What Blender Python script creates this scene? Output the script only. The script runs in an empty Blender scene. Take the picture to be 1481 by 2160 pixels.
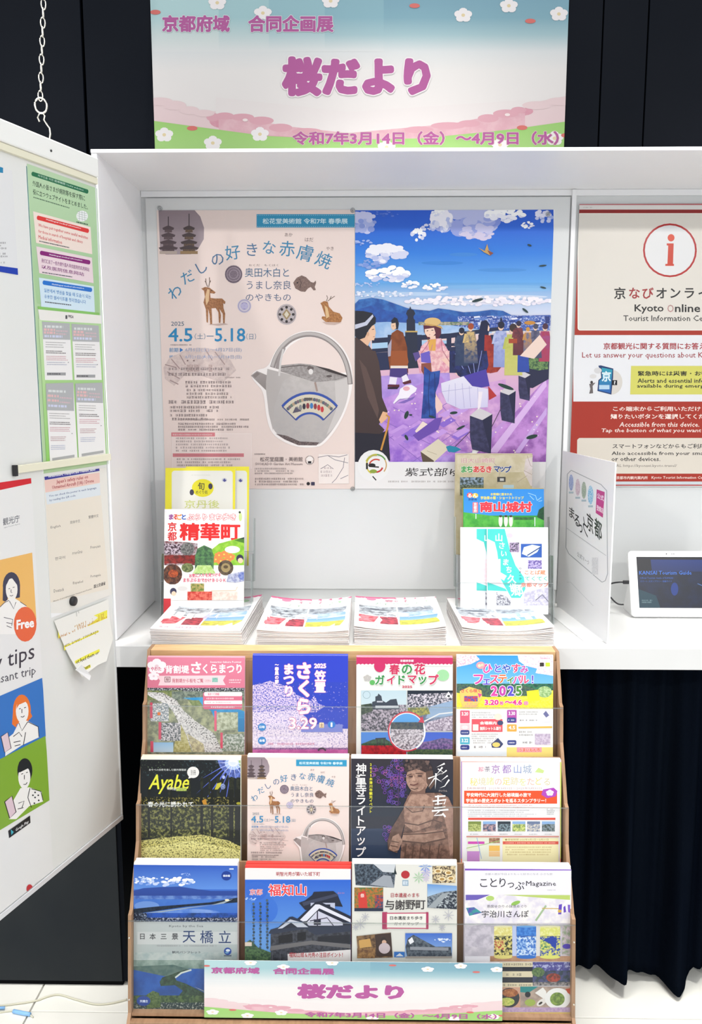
import bpy, bmesh, math, random
from math import sin, cos, radians, pi, atan2, hypot
from mathutils import Vector, Matrix
from mathutils.geometry import tessellate_polygon, delaunay_2d_cdt

SC = bpy.context.scene
COL = SC.collection

# ------------------------------------------------------------------ camera
FOC, PITCH, YAW = 1800.0, radians(8.5), radians(0.9)
cam_data = bpy.data.cameras.new('camera')
cam_data.sensor_fit = 'VERTICAL'; cam_data.sensor_height = 36.0
cam_data.lens = FOC / 2160 * 36.0
cam_data.clip_start = 0.02
cam = bpy.data.objects.new('camera', cam_data)
cam.location = (0, 0, 1.5); cam.rotation_euler = (radians(90) - PITCH, 0, YAW)
COL.objects.link(cam); SC.camera = cam
CAMR = cam.rotation_euler.to_matrix(); CAMP = Vector((0, 0, 1.5))

# ------------------------------------------------------------------ exposure, world, lamps
SC.view_settings.view_transform = 'Standard'; SC.view_settings.look = 'None'
SC.view_settings.exposure = 0.13; SC.view_settings.gamma = 1.0
SC.view_settings.use_curve_mapping = False
world = bpy.data.worlds.new('room_light'); world.use_nodes = True; SC.world = world
bg = world.node_tree.nodes['Background']
bg.inputs[0].default_value = (0.93, 0.96, 1.0, 1); bg.inputs[1].default_value = 1.0

def lamp(name, loc, target, energy, size, color=(1, 0.97, 0.93), spread=180, sy=None):
    l = bpy.data.lights.new(name, 'AREA'); l.energy = energy; l.size = size; l.color = color
    if sy: l.shape = 'RECTANGLE'; l.size_y = sy
    l.spread = radians(spread)
    o = bpy.data.objects.new(name, l); o.location = loc
    o.rotation_euler = (Vector(target) - Vector(loc)).to_track_quat('-Z', 'Y').to_euler()
    COL.objects.link(o); return o
lamp('downlight', (-1.75, -0.9, 2.75), (0.0, 2.1, 1.2), 20, 0.10)
lamp('downlight', (1.75, -0.9, 2.75), (0.0, 2.1, 1.2), 20, 0.10)
for x in (-0.75, 0.1, 0.95): lamp('downlight', (x, 1.50, 2.9), (x, 1.80, 0.9), 3.0, 0.3, (1, 0.98, 0.95), 46)
lamp('ceiling_panel', (0.0, -0.9, 2.95), (0, 0.5, 0.4), 9, 2.6, (1, 0.99, 0.97), 180, 2.2)
# ------------------------------------------------------------------ colour and materials
def lin(c):
    c = c / 255.0
    return c / 12.92 if c <= 0.04045 else ((c + 0.055) / 1.055) ** 2.4
PAPER = 0.89      # reflectance of the inks' white
def hexc(h, k=PAPER):
    return (min(1, lin(int(h[0:2], 16)) * k), min(1, lin(int(h[2:4], 16)) * k), min(1, lin(int(h[4:6], 16)) * k), 1.0)

def mat(name, color=(0.8, 0.8, 0.8), rough=0.5, metal=0.0, spec=0.5, bump=None, mottle=None, emit=None, coat=0.0):
    m = bpy.data.materials.new(name); m.use_nodes = True
    nt = m.node_tree; b = nt.nodes['Principled BSDF']
    if isinstance(color, str): color = hexc(color, 1.0)[:3]
    b.inputs['Base Color'].default_value = (*color, 1); b.inputs['Roughness'].default_value = rough
    b.inputs['Metallic'].default_value = metal; b.inputs['Specular IOR Level'].default_value = spec
    b.inputs['Coat Weight'].default_value = coat
    tc = nt.nodes.new('ShaderNodeTexCoord')
    if mottle:      # (scale, other colour, stretch vector)
        n = nt.nodes.new('ShaderNodeTexNoise'); n.inputs['Scale'].default_value = mottle[0]; n.inputs['Detail'].default_value = 5
        mp = nt.nodes.new('ShaderNodeMapping'); mp.inputs['Scale'].default_value = mottle[2] if len(mottle) > 2 else (1, 1, 1)
        nt.links.new(tc.outputs['Object'], mp.inputs[0]); nt.links.new(mp.outputs[0], n.inputs['Vector'])
        mx = nt.nodes.new('ShaderNodeMix'); mx.data_type = 'RGBA'
        c2 = mottle[1] if not isinstance(mottle[1], str) else hexc(mottle[1], 1.0)[:3]
        mx.inputs['A'].default_value = (*color, 1); mx.inputs['B'].default_value = (*c2, 1)
        mr = nt.nodes.new('ShaderNodeMapRange'); mr.inputs[1].default_value = 0.35; mr.inputs[2].default_value = 0.65
        nt.links.new(n.outputs['Fac'], mr.inputs[0]); nt.links.new(mr.outputs[0], mx.inputs['Factor'])
        nt.links.new(mx.outputs['Result'], b.inputs['Base Color'])
    if bump:
        n = nt.nodes.new('ShaderNodeTexNoise'); n.inputs['Scale'].default_value = bump[0]
        bp = nt.nodes.new('ShaderNodeBump'); bp.inputs['Strength'].default_value = bump[1]; bp.inputs['Distance'].default_value = 0.002
        nt.links.new(tc.outputs['Object'], n.inputs['Vector']); nt.links.new(n.outputs['Fac'], bp.inputs['Height'])
        nt.links.new(bp.outputs[0], b.inputs['Normal'])
    if emit:
        b.inputs['Emission Color'].default_value = (*emit[:3], 1); b.inputs['Emission Strength'].default_value = emit[3]
    return m

def ink_material(name, rough=0.42, emission=0.0, tone=1.0):
    """printed ink: two colours per vertex, blended by a noise whose scale and limits are per vertex too"""
    m = bpy.data.materials.new(name); m.use_nodes = True; nt = m.node_tree; b = nt.nodes['Principled BSDF']
    N = lambda t: nt.nodes.new(t)
    A = N('ShaderNodeAttribute'); A.attribute_name = 'ink_a'
    B = N('ShaderNodeAttribute'); B.attribute_name = 'ink_b'
    T = N('ShaderNodeAttribute'); T.attribute_name = 'grain'
    sp = N('ShaderNodeSeparateXYZ'); nt.links.new(T.outputs['Vector'], sp.inputs[0])
    tc = N('ShaderNodeTexCoord'); no = N('ShaderNodeTexNoise'); no.inputs['Detail'].default_value = 4; no.inputs['Roughness'].default_value = 0.6
    nt.links.new(tc.outputs['Object'], no.inputs['Vector']); mu = N('ShaderNodeMath'); mu.operation = 'MULTIPLY'; mu.inputs[1].default_value = 0.75; nt.links.new(sp.outputs[0], mu.inputs[0]); nt.links.new(mu.outputs[0], no.inputs['Scale'])
    mr = N('ShaderNodeMapRange'); mx = N('ShaderNodeMix'); mx.data_type = 'RGBA'
    mr.interpolation_type = 'SMOOTHSTEP'
    for i_, k_ in ((1, 1.22), (2, -0.22)):       # limits widened by a fifth either side, for softer print
        ma = N('ShaderNodeMath'); ma.operation = 'MULTIPLY'; ma.inputs[1].default_value = k_; mb_ = N('ShaderNodeMath'); mb_.operation = 'MULTIPLY_ADD'; mb_.inputs[1].default_value = 1 - k_
        nt.links.new(sp.outputs[1], ma.inputs[0]); nt.links.new(sp.outputs[2], mb_.inputs[0]); nt.links.new(ma.outputs[0], mb_.inputs[2]); nt.links.new(mb_.outputs[0], mr.inputs[i_])
    nt.links.new(no.outputs['Fac'], mr.inputs[0])
    nt.links.new(mr.outputs[0], mx.inputs['Factor']); nt.links.new(A.outputs['Color'], mx.inputs['A']); nt.links.new(B.outputs['Color'], mx.inputs['B'])
    dm = N('ShaderNodeVectorMath'); dm.operation = 'SCALE'; dm.inputs['Scale'].default_value = tone
    nt.links.new(mx.outputs['Result'], dm.inputs[0]); nt.links.new(dm.outputs[0], b.inputs['Base Color'])
    b.inputs['Roughness'].default_value = rough; b.inputs['Specular IOR Level'].default_value = 0.35
    if emission:
        nt.links.new(mx.outputs['Result'], b.inputs['Emission Color']); b.inputs['Emission Strength'].default_value = emission
    return m

def clear_material(name, tint=(0.97, 0.985, 0.98), gloss=0.07, rough=0.03):
    m = bpy.data.materials.new(name); m.use_nodes = True; nt = m.node_tree; nt.nodes.clear()
    out = nt.nodes.new('ShaderNodeOutputMaterial'); mix = nt.nodes.new('ShaderNodeMixShader')
    t = nt.nodes.new('ShaderNodeBsdfTransparent'); t.inputs[0].default_value = (*tint, 1)
    g = nt.nodes.new('ShaderNodeBsdfGlossy'); g.inputs['Roughness'].default_value = rough
    mix.inputs[0].default_value = gloss
    nt.links.new(t.outputs[0], mix.inputs[1]); nt.links.new(g.outputs[0], mix.inputs[2]); nt.links.new(mix.outputs[0], out.inputs[0])
    return m

M = dict(
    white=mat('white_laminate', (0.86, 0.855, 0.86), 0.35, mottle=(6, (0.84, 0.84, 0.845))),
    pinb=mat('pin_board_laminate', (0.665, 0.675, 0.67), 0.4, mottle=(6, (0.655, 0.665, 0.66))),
    counter=mat('white_counter_top', (0.68, 0.68, 0.668), 0.22, mottle=(9, (0.665, 0.665, 0.65))),
    board=mat('white_steel_board', (0.76, 0.76, 0.73), 0.3, mottle=(4, (0.73, 0.735, 0.70))),
    cream=mat('cream_plastic', (0.78, 0.75, 0.58), 0.4),
    rail=mat('white_rail', (0.84, 0.84, 0.80), 0.35),
    silver=mat('brushed_trim', (0.80, 0.81, 0.82), 0.35, metal=0.25),
    dark=mat('dark_panel', (0.0032, 0.0046, 0.0078), 0.55, spec=0.05, mottle=(3, (0.0045, 0.0058, 0.0090)), bump=(400, 0.05)),
    darkg=mat('dark_grey_panel', (0.019, 0.023, 0.027), 0.5, spec=0.1, mottle=(2.5, (0.028, 0.032, 0.034))),
    void=mat('black_recess', (0.002, 0.002, 0.003), 0.8, spec=0.1),
    curtain=mat('navy_cloth', (0.0022, 0.0036, 0.0075), 0.95, spec=0.0, mottle=(4, (0.0036, 0.0055, 0.0095), (3, 3, .3)), bump=(900, 0.3)),
    wood=mat('rack_plywood', (0.58, 0.36, 0.17), 0.5, mottle=(14, (0.68, 0.44, 0.22), (1, 6, 12))),
    woodd=mat('rack_brown_wood', (0.30, 0.17, 0.09), 0.55, mottle=(14, (0.38, 0.22, 0.12), (10, 3, 1))),
    tile=mat('floor_tile', (0.86, 0.85, 0.78), 0.25, mottle=(5, (0.83, 0.82, 0.76))),
    grout=mat('grout', (0.35, 0.34, 0.31), 0.8),
    paper=mat('paper', (0.83, 0.83, 0.82), 0.6),
    pages=mat('page_edges', (0.80, 0.77, 0.75), 0.7, mottle=(60, (0.70, 0.66, 0.65), (0.2, 0.2, 12))),
    steel=mat('chain_steel', (0.75, 0.72, 0.64), 0.3, metal=0.75),
    black=mat('black_plastic', (0.012, 0.012, 0.014), 0.4),
    tabl=mat('white_tablet_shell', (0.80, 0.80, 0.79), 0.3),
    blue=mat('blue_sleeve', (0.25, 0.5, 0.85), 0.4),
    cable=mat('pale_cable', (0.62, 0.60, 0.47), 0.5),
    clear=clear_material('clear_acrylic', (0.995, 0.998, 0.997), 0.02),
    clearedge=clear_material('acrylic_edge', (0.80, 0.84, 0.82), 0.3, 0.25),
    pin=clear_material('clear_pin', (0.90, 0.91, 0.91), 0.18, 0.12),
    ink=ink_material('printed_ink'),
    inkboard=ink_material('glossy_print', 0.3),
    inkcloth=ink_material('matt_banner_print', 0.7, 0.0, 0.68),
    screen=ink_material('lit_screen', 0.35, 0.45),
)

# ------------------------------------------------------------------ geometry helpers
def link(o, parent=None):
    COL.objects.link(o)
    if parent is not None:
        o.parent = parent
        o.matrix_parent_inverse = PMAT.get(parent.name, Matrix.Identity(4)).inverted()
    PMAT[o.name] = o.matrix_basis.copy() if parent is None else o.matrix_basis.copy()
    return o
PMAT = {}
def tag(o, label, cat, group=None, kind=None):
    if label: o['label'] = label
    if cat: o['category'] = cat
    if group: o['group'] = group
    if kind: o['kind'] = kind
    return o
def thing(name, loc, label, cat, group=None):
    o = bpy.data.objects.new(name, None); o.empty_display_size = 0.05; o.location = loc
    o.matrix_basis = Matrix.Translation(loc); link(o); return tag(o, label, cat, group)
class MB:
    """collects boxes, prisms, tubes in world coordinates; build() links them as one mesh object"""
    def __init__(s): s.bm = bmesh.new()
    def box(s, a, b, mi=0, bev=0.0, R=None):
        r = bmesh.ops.create_cube(s.bm, size=1.0)['verts']
        c = [(a[i] + b[i]) / 2 for i in range(3)]; d = [abs(b[i] - a[i]) for i in range(3)]
        for v in r: v.co = Vector((v.co.x * d[0], v.co.y * d[1], v.co.z * d[2]))
        fs = {f for v in r for f in v.link_faces}
        if bev > 0:
            es = {e for v in r for e in v.link_edges}
            q = bmesh.ops.bevel(s.bm, geom=list(es), offset=bev, segments=2, affect='EDGES', profile=0.5)
            vs = {v for v in q['verts']} | {v for v in r if v.is_valid}
            fs = {f for v in vs for f in v.link_faces}
        else: vs = set(r)
        Mx = Matrix.Translation(c)
        if R is not None: Mx = R @ Mx
        for v in vs: v.co = Mx @ v.co
        for f in fs: f.material_index = mi
        return s
    def prism(s, pts, axis, lo, hi, mi=0):
        """outline pts in the two other axes, extruded along axis from lo to hi"""
        def P(p, t):
            return {0: (t, p[0], p[1]), 1: (p[0], t, p[1]), 2: (p[0], p[1], t)}[axis]
        a = [s.bm.verts.new(P(p, lo)) for p in pts]; b = [s.bm.verts.new(P(p, hi)) for p in pts]
        fs = [s.bm.faces.new(a), s.bm.faces.new(b[::-1])]
        n = len(pts)
        for i in range(n): fs.append(s.bm.faces.new((a[i], b[i], b[(i + 1) % n], a[(i + 1) % n])))
        for f in fs: f.material_index = mi
        bmesh.ops.recalc_face_normals(s.bm, faces=fs); return s
    def tube(s, path, r, seg=8, closed=False, mi=0):
        path = [Vector(p) for p in path]; n = len(path); rings = []
        for i, p in enumerate(path):
            if closed: t = path[(i + 1) % n] - path[i - 1]
            else: t = path[min(i + 1, n - 1)] - path[max(i - 1, 0)]
            t.normalize(); up = Vector((0, 0, 1)) if abs(t.z) < 0.9 else Vector((0, 1, 0))
            x = t.cross(up).normalized(); y = x.cross(t)
            rr = r[i] if isinstance(r, (list, tuple)) else r
            rings.append([s.bm.verts.new(p + rr * (x * cos(2 * pi * k / seg) + y * sin(2 * pi * k / seg))) for k in range(seg)])
        m = n if closed else n - 1; fs = []
        for i in range(m):
            A, B = rings[i], rings[(i + 1) % n]
            for k in range(seg): fs.append(s.bm.faces.new((A[k], A[(k + 1) % seg], B[(k + 1) % seg], B[k])))
        if not closed: fs += [s.bm.faces.new(rings[0][::-1]), s.bm.faces.new(rings[-1])]
        for f in fs: f.material_index = mi; f.smooth = True
        bmesh.ops.recalc_face_normals(s.bm, faces=fs); return s
    def lathe(s, c, prof, seg=20, Rm=None, mi=0):
        """prof: (radius, height) rings about Z at c"""
        Rm = Rm or Matrix.Identity(3); rings = []
        for r, h in prof:
            rings.append([s.bm.verts.new(Vector(c) + Rm @ Vector((max(r, 1e-5) * cos(2 * pi * k / seg), max(r, 1e-5) * sin(2 * pi * k / seg), h))) for k in range(seg)])
        fs = []
        for A, B in zip(rings, rings[1:]):
            for k in range(seg): fs.append(s.bm.faces.new((A[k], A[(k + 1) % seg], B[(k + 1) % seg], B[k])))
        fs += [s.bm.faces.new(rings[0][::-1]), s.bm.faces.new(rings[-1])]
        for f in fs: f.smooth = True; f.material_index = mi
        bmesh.ops.recalc_face_normals(s.bm, faces=fs); return s
    def build(s, name, mats, parent=None, at=None):
        me = bpy.data.meshes.new(name)
        at = Vector(at) if at is not None else Vector((0, 0, 0))
        if at.length: bmesh.ops.translate(s.bm, verts=s.bm.verts, vec=-at)
        s.bm.to_mesh(me); s.bm.free()
        for m in (mats if isinstance(mats, (list, tuple)) else [mats]): me.materials.append(m)
        o = bpy.data.objects.new(name, me); o.matrix_basis = Matrix.Translation(at); link(o, parent); return o
def solid(name, a, b, m, parent=None, bev=0.0):
    c = [(a[i] + b[i]) / 2 for i in range(3)]
    return MB().box(a, b, bev=bev).build(name, m, parent, at=c)
def struct(o, label=None):
    o['kind'] = 'structure'
    if label: o['label'] = label
    return o

# ------------------------------------------------------------------ printed sheets
def ray(px, py):
    return CAMR @ Vector(((px - 740.5) / FOC, -(py - 1080) / FOC, -1.0))
def hitY(px, py, Y):
    r = ray(px, py); return CAMP + r * (Y / r.y)
def hitZ(px, py, z):
    r = ray(px, py); return CAMP + r * ((z - 1.5) / r.z)
_tc = {}
def glyphs(s, bold=0.0, shear=0.0):
    """outline lettering as triangles; bold thickens it by a band along every outline edge"""
    k = (s, bold, shear)
    if k in _tc: return _tc[k]
    if (s, 0.0, shear) not in _tc or bold <= 0:
        cu = bpy.data.curves.new('lettering', 'FONT'); cu.body = s; cu.shear = shear; cu.resolution_u = 2 if len(s) <= 6 or '（' in s else 1
        o = bpy.data.objects.new('lettering', cu); COL.objects.link(o)
        ev = o.evaluated_get(bpy.context.evaluated_depsgraph_get()); me = ev.to_mesh()
        vs = [(v.co.x, v.co.y) for v in me.vertices]; me.calc_loop_triangles()
        ts = [tuple(t.vertices) for t in me.loop_triangles]
        ev.to_mesh_clear(); bpy.data.objects.remove(o); bpy.data.curves.remove(cu)
        _tc[(s, 0.0, shear)] = (vs, ts, min(v[0] for v in vs), min(v[1] for v in vs), max(v[0] for v in vs), max(v[1] for v in vs))
        if bold <= 0: _tc[k] = _tc[(s, 0.0, shear)]; return _tc[k]
    vs, ts, x0, y0, x1, y1 = _tc[(s, 0.0, shear)]
    nb = len(ts); vs, ts = list(vs), list(ts); cnt = {}; rnd_ = len(s) <= 4 and bold >= 0.04; QS = []
    key = [(round(v[0], 5), round(v[1], 5)) for v in vs]
    for t in ts:
        for i in range(3):
            e = (key[t[i - 1]], key[t[i]]); e = e if e[0] < e[1] else (e[1], e[0]); cnt[e] = cnt.get(e, 0) + 1
    for (p, q), n_ in cnt.items():
        if n_ != 1: continue
        d = hypot(q[0] - p[0], q[1] - p[1])
        if d < 1e-5: continue
        tx, ty = (q[0] - p[0]) / d * bold, (q[1] - p[1]) / d * bold; e = 0.55; i = len(vs)
        if rnd_: e = 0.0
        vs += [(p[0] - tx * e - ty, p[1] - ty * e + tx), (p[0] - tx * e + ty, p[1] - ty * e - tx), (q[0] + tx * e + ty, q[1] + ty * e - tx), (q[0] + tx * e - ty, q[1] + ty * e + tx)]
        QS.append((i, i + 1, i + 2, i + 3))
        if rnd_:
            i = len(vs); vs += [(q[0] + bold * cos(a_ * pi / 4), q[1] + bold * sin(a_ * pi / 4)) for a_ in range(8)]; QS.append(tuple(range(i, i + 8)))
            i = len(vs); vs += [(p[0] + bold * cos(a_ * pi / 4), p[1] + bold * sin(a_ * pi / 4)) for a_ in range(8)]; QS.append(tuple(range(i, i + 8)))
    fs = []
    for t in ts[:nb] + QS:
        ar = sum(vs[t[i - 1]][0] * vs[t[i]][1] - vs[t[i]][0] * vs[t[i - 1]][1] for i in range(len(t)))
        if abs(ar) > 1e-9: fs.append(t if ar > 0 else t[::-1])
    r = delaunay_2d_cdt([Vector(v) for v in vs], [], fs, 1, 1e-5)
    vs, ts = [(v.x, v.y) for v in r[0]], [tuple(f) for f, og in zip(r[2], r[5]) if og]
    _tc[k] = (vs, ts, x0 - bold, y0 - bold, x1 + bold, y1 + bold); return _tc[k]
def col(c):
    """'rrggbb' or 'rrggbb>rrggbb' (top to bottom)"""
    if '>' in c: a, b = c.split('>'); return hexc(a), hexc(b)
    h = hexc(c); return h, h
PLAIN = (1.0, 0.4, 0.6)
class Art:
    """flat print on the sheet plane O + a*u + b*up; artwork is given in photo pixels taken to that plane"""
    def __init__(s, O, u, up, w, h, seed=1):
        s.O = Vector(O); s.u = Vector(u).normalized(); s.up = Vector(up).normalized(); s.n = s.u.cross(s.up)
        s.w, s.h = w, h; s.f = []; s.z = 0.00004; s.ox = s.oy = 0.0; s.k = 1.0; s.ky = 1.0; s.rnd = random.Random(seed); s.dz = 0.000012
        s.clipping = True; s.unit = None
    def crop(s, ox, oy, k, ky=None): s.ox, s.oy, s.k, s.ky = ox, oy, k, ky or k; return s
    def loc(s, x, y):
        if s.unit:     # artwork given in its own units over the sheet
            x, y = s.ox + x * s.k, s.oy + y * s.ky; x0, y0, x1, y1 = s.unit; return ((x - x0) / (x1 - x0) * s.w, -(y - y0) / (y1 - y0) * s.h)
        r = ray(s.ox + x * s.k, s.oy + y * s.ky); t = (s.O - CAMP).dot(s.n) / r.dot(s.n)
        d = CAMP + r * t - s.O; return (d.dot(s.u), d.dot(s.up))
    def tri(s, vs, tex, z):
        """vs: list of (a, b, colA, colB) convex; clipped to the sheet"""
        if s.clipping and any(v[0] < 0 or v[0] > s.w or v[1] > 0 or v[1] < -s.h for v in vs):
            for ax, lim, sg in ((0, 0, 1), (0, s.w, -1), (1, 0, -1), (1, -s.h, 1)):
                out = []
                for i in range(len(vs)):
                    p, q = vs[i - 1], vs[i]; dp, dq = sg * (p[ax] - lim), sg * (q[ax] - lim)
                    if (dp >= 0) != (dq >= 0):
                        t = dp / (dp - dq); L = lambda a, b: a + (b - a) * t
                        out.append((L(p[0], q[0]), L(p[1], q[1]), tuple(map(L, p[2], q[2])), tuple(map(L, p[3], q[3]))))
                    if dq >= 0: out.append(q)
                vs = out
                if len(vs) < 3: return
        s.f.append((vs, tex, z))
    def poly(s, pts, c, c2=None, tex=None):
        a0, a1 = col(c); b0, b1 = col(c2) if c2 else (a0, a1); tex = tex or PLAIN
        ys = [p[1] for p in pts]; ya, yb = min(ys), max(ys); g = (yb - ya) or 1
        V = []
        for x, y in pts:
            t = (y - ya) / g; L = lambda p, q: tuple(p[i] + (q[i] - p[i]) * t for i in range(4))
            V.append((*s.loc(x, y), L(a0, a1), L(b0, b1)))
        s.z += s.dz
        if len(pts) <= 4 or getattr(s, '_cvx', 0):
            if len(pts) == 4 or getattr(s, '_cvx', 0): s.tri(V, tex, s.z)
            else: s.tri(V, tex, s.z)
            return
        for t in tessellate_polygon([[Vector((v[0], v[1], 0)) for v in V]]): s.tri([V[i] for i in t], tex, s.z)
    def rect(s, x0, y0, x1, y1, c, c2=None, tex=None, r=0):
        if r:
            P = []
            for cx, cy, a in ((x1 - r, y0 + r, -90), (x1 - r, y1 - r, 0), (x0 + r, y1 - r, 90), (x0 + r, y0 + r, 180)):
                for k in range(5): t = radians(a + k * 22.5); P.append((cx + r * cos(t), cy + r * sin(t)))
            s._cvx = 1; s.poly(P, c, c2, tex); s._cvx = 0
        else: s.poly([(x0, y0), (x1, y0), (x1, y1), (x0, y1)], c, c2, tex)
    def ell(s, cx, cy, rx, ry=None, c='000000', c2=None, tex=None, n=20, rot=0):
        ry = rx if ry is None else ry; s._cvx = 1; R_ = radians(rot)
        s.poly([(cx + rx * cos(t) * cos(R_) - ry * sin(t) * sin(R_), cy + rx * cos(t) * sin(R_) + ry * sin(t) * cos(R_)) for t in [2 * pi * i / n for i in range(n)]], c, c2, tex)
        s._cvx = 0
    def ring(s, cx, cy, r, w, c, a0=0, a1=360, ry=None):
        n = 28; s.stroke([(cx + r * cos(radians(a0 + (a1 - a0) * i / n)), cy + (ry or r) * sin(radians(a0 + (a1 - a0) * i / n))) for i in range(n + 1)], w, c)
    def stroke(s, pts, w, c, taper=False):
        n = len(pts); L, R_ = [], []
        for i, (x, y) in enumerate(pts):
            xa, ya = pts[max(i - 1, 0)]; xb, yb = pts[min(i + 1, n - 1)]
            d = hypot(xb - xa, yb - ya) or 1; nx, ny = -(yb - ya) / d, (xb - xa) / d
            ww = w / 2 * ((1 - i / (n - 1)) if taper else 1) + (0.01 if taper else 0)
            L.append((x + nx * ww, y + ny * ww)); R_.append((x - nx * ww, y - ny * ww))
        z = s.z + s.dz
        for i in range(n - 1):
            s.z = z - s.dz; s.poly([L[i], L[i + 1], R_[i + 1], R_[i]], c)
        s.z = z
    def text(s, t, x0, y0, x1, y1, c, bold=0.0, out=None, ow=0.05, shear=0.0, rot=0):
        """lettering fitted to the box x0..x1, y0..y1 (its ink), optional outline colour"""
        if out:
            e = ow * (y1 - y0) if '\n' not in t else ow * 10
            s.text(t, x0 - e, y0 - e, x1 + e, y1 + e, out, bold + ow, None, 0, shear, rot)
        vs, ts, gx0, gy0, gx1, gy1 = glyphs(t, bold, shear)
        A = hexc(c); s.z += s.dz; cx, cy = (x0 + x1) / 2, (y0 + y1) / 2; cr, sr = cos(radians(rot)), sin(radians(rot))
        P = []
        for vx, vy in vs:
            x = x0 + (vx - gx0) / ((gx1 - gx0) or 1) * (x1 - x0); y = y1 - (vy - gy0) / ((gy1 - gy0) or 1) * (y1 - y0)
            if rot: dx, dy = x - cx, y - cy; x, y = cx + dx * cr - dy * sr, cy + dx * sr + dy * cr
            P.append(s.loc(x, y))
        for i, q in enumerate(ts): s.tri([(*P[j], A, A) for j in q], PLAIN, s.z)
    def chars(s, t, pts, size, c, bold=0.0, out=None, ow=0.05):
        """single characters, each centred on (x, y[, rotation])"""
        for ch, p in zip(t, pts):
            if ch == ' ': continue
            g = glyphs(ch, bold); w, h = (g[4] - g[2]) * size, (g[5] - g[3]) * size
            s.text(ch, p[0] - w / 2, p[1] - h / 2, p[0] + w / 2, p[1] + h / 2, c, bold, out, ow, 0, p[2] if len(p) > 2 else 0)
    def vtext(s, t, x, y0, y1, size, c, bold=0.0, out=None, ow=0.05):
        n = len(t); s.chars(t, [(x, y0 + (y1 - y0) * (i + 0.5) / n) for i in range(n)], size, c, bold, out, ow)
    def lines(s, x0, y0, x1, y1, n, c, fill=0.5, gap=0.25, rag=0.25):
        """rows of print too small to read"""
        v = [int(c[i:i + 2], 16) for i in (0, 2, 4)]
        if sum(v) < 480: c = '%02x%02x%02x' % tuple(int(q * 0.62 + w_ * 0.38) for q, w_ in zip(v, (0xdc, 0xd2, 0xce)))    # thin ink on paper
        h = (y1 - y0) / n; z = s.z; r = s.rnd
        for i in range(n):
            y = y0 + h * (i + 0.5); x = x0; xe = x1 - r.random() * rag * (x1 - x0); cell = h * 0.9
            while x < xe:
                w = cell * fill * r.uniform(0.7, 1.5)
                s.z = z
                if r.random() > gap * 0.4:
                    e = h * fill / 2; xb = min(x + w, xe); q = h * fill * 0.13
                    for yy in ((y - e, y + e * r.uniform(-.3, .3), y + e) if r.random() < .6 else (y - e * .6, y + e * .7)): s.rect(x, yy - q, xb, yy + q, c); s.z = z
                    xm = r.uniform(x + w * .2, xb); s.rect(xm - q, y - e, xm + q, y + e, c)
                x += w + cell * r.uniform(0.12, 0.3)
        s.z = z + s.dz
    def dots(s, x0, y0, x1, y1, n, rx, ry, cols, seed=None):
        r = random.Random(seed) if seed is not None else s.rnd; z0 = s.z
        for i in range(n):
            q = r.uniform(0.6, 1.3); s.ell(r.uniform(x0, x1), r.uniform(y0, y1), rx * q, ry * q, cols[r.randrange(len(cols))], n=7, rot=r.uniform(-40, 40)); s.z = z0 + (i % 12) * 0.000004
        s.z = z0 + 13 * 0.000004
    def flower(s, cx, cy, r, c, cc=None, ry=0.8):
        z = s.z
        for k in range(5):
            t = radians(-90 + 72 * k); s.z = z + k * 0.000002; s.ell(cx + r * 0.55 * cos(t), cy + r * 0.55 * sin(t) * ry, r * 0.5, r * 0.5 * ry, c, n=10)
        s.z = z + 0.000014
        if cc: s.ell(cx, cy, r * 0.22, r * 0.2, cc, n=8)
    def cloud(s, cx, cy, w, h, n, cs=('ffffff', 'f2f2fb', 'd9dcf2')):
        z = s.z
        for i in range(n):
            t = s.rnd.uniform(-1, 1); u_ = s.rnd.uniform(-1, 1) * (1 - t * t) ** .5
            s.z = z + i * 0.000002
            q = s.rnd.uniform(.14, .3)
            s.ell(cx + t * w, cy + u_ * h, min(w, h * 2.2) * q, h * q * 1.2, cs[0 if u_ < -0.1 else s.rnd.choice([0, 1, 1, 2]) % len(cs)], n=12, rot=s.rnd.uniform(-12, 12))
        s.z = z + n * 0.000002
    def build(s, name, parent=None, ink='ink', bend=None, back=None, thick=0.0006, cut=None):
        """mesh in the sheet's own frame; a thin body of paper behind the print unless back is False"""
        V, F, CA, CB, TX, MI = [], [], [], [], [], []
        faces = s.f
        if bend:
            faces = []
            ny = bend[1]
            for vs, tex, z in s.f:
                for i in range(ny):
                    poly = vs
                    lo, hi = -s.h * (i + 1) / ny, -s.h * i / ny
                    for lim, sg in ((hi, -1), (lo, 1)):
                        out = []
                        for j in range(len(poly)):
                            p, q = poly[j - 1], poly[j]; dp, dq = sg * (p[1] - lim), sg * (q[1] - lim)
                            if (dp >= 0) != (dq >= 0):
                                t = dp / (dp - dq); L = lambda a, b: a + (b - a) * t
                                out.append((L(p[0], q[0]), lim, tuple(map(L, p[2], q[2])), tuple(map(L, p[3], q[3]))))
                            if dq >= 0: out.append(q)
                        poly = out
                        if len(poly) < 3: break
                    if len(poly) >= 3: faces.append((poly, tex, z))
        for vs, tex, z in faces:
            i0 = len(V)
            ar = sum(vs[i - 1][0] * vs[i][1] - vs[i][0] * vs[i - 1][1] for i in range(len(vs)))
            if abs(ar) < 1e-10: continue
            if ar < 0: vs = vs[::-1]
            for a, b, ca, cb in vs:
                V.append((a, b, z + (bend[0](a, b) if bend else 0))); CA.extend(ca); CB.extend(cb); TX.extend(tex)
            F.append(tuple(range(i0, i0 + len(vs)))); MI.append(0)
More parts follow.
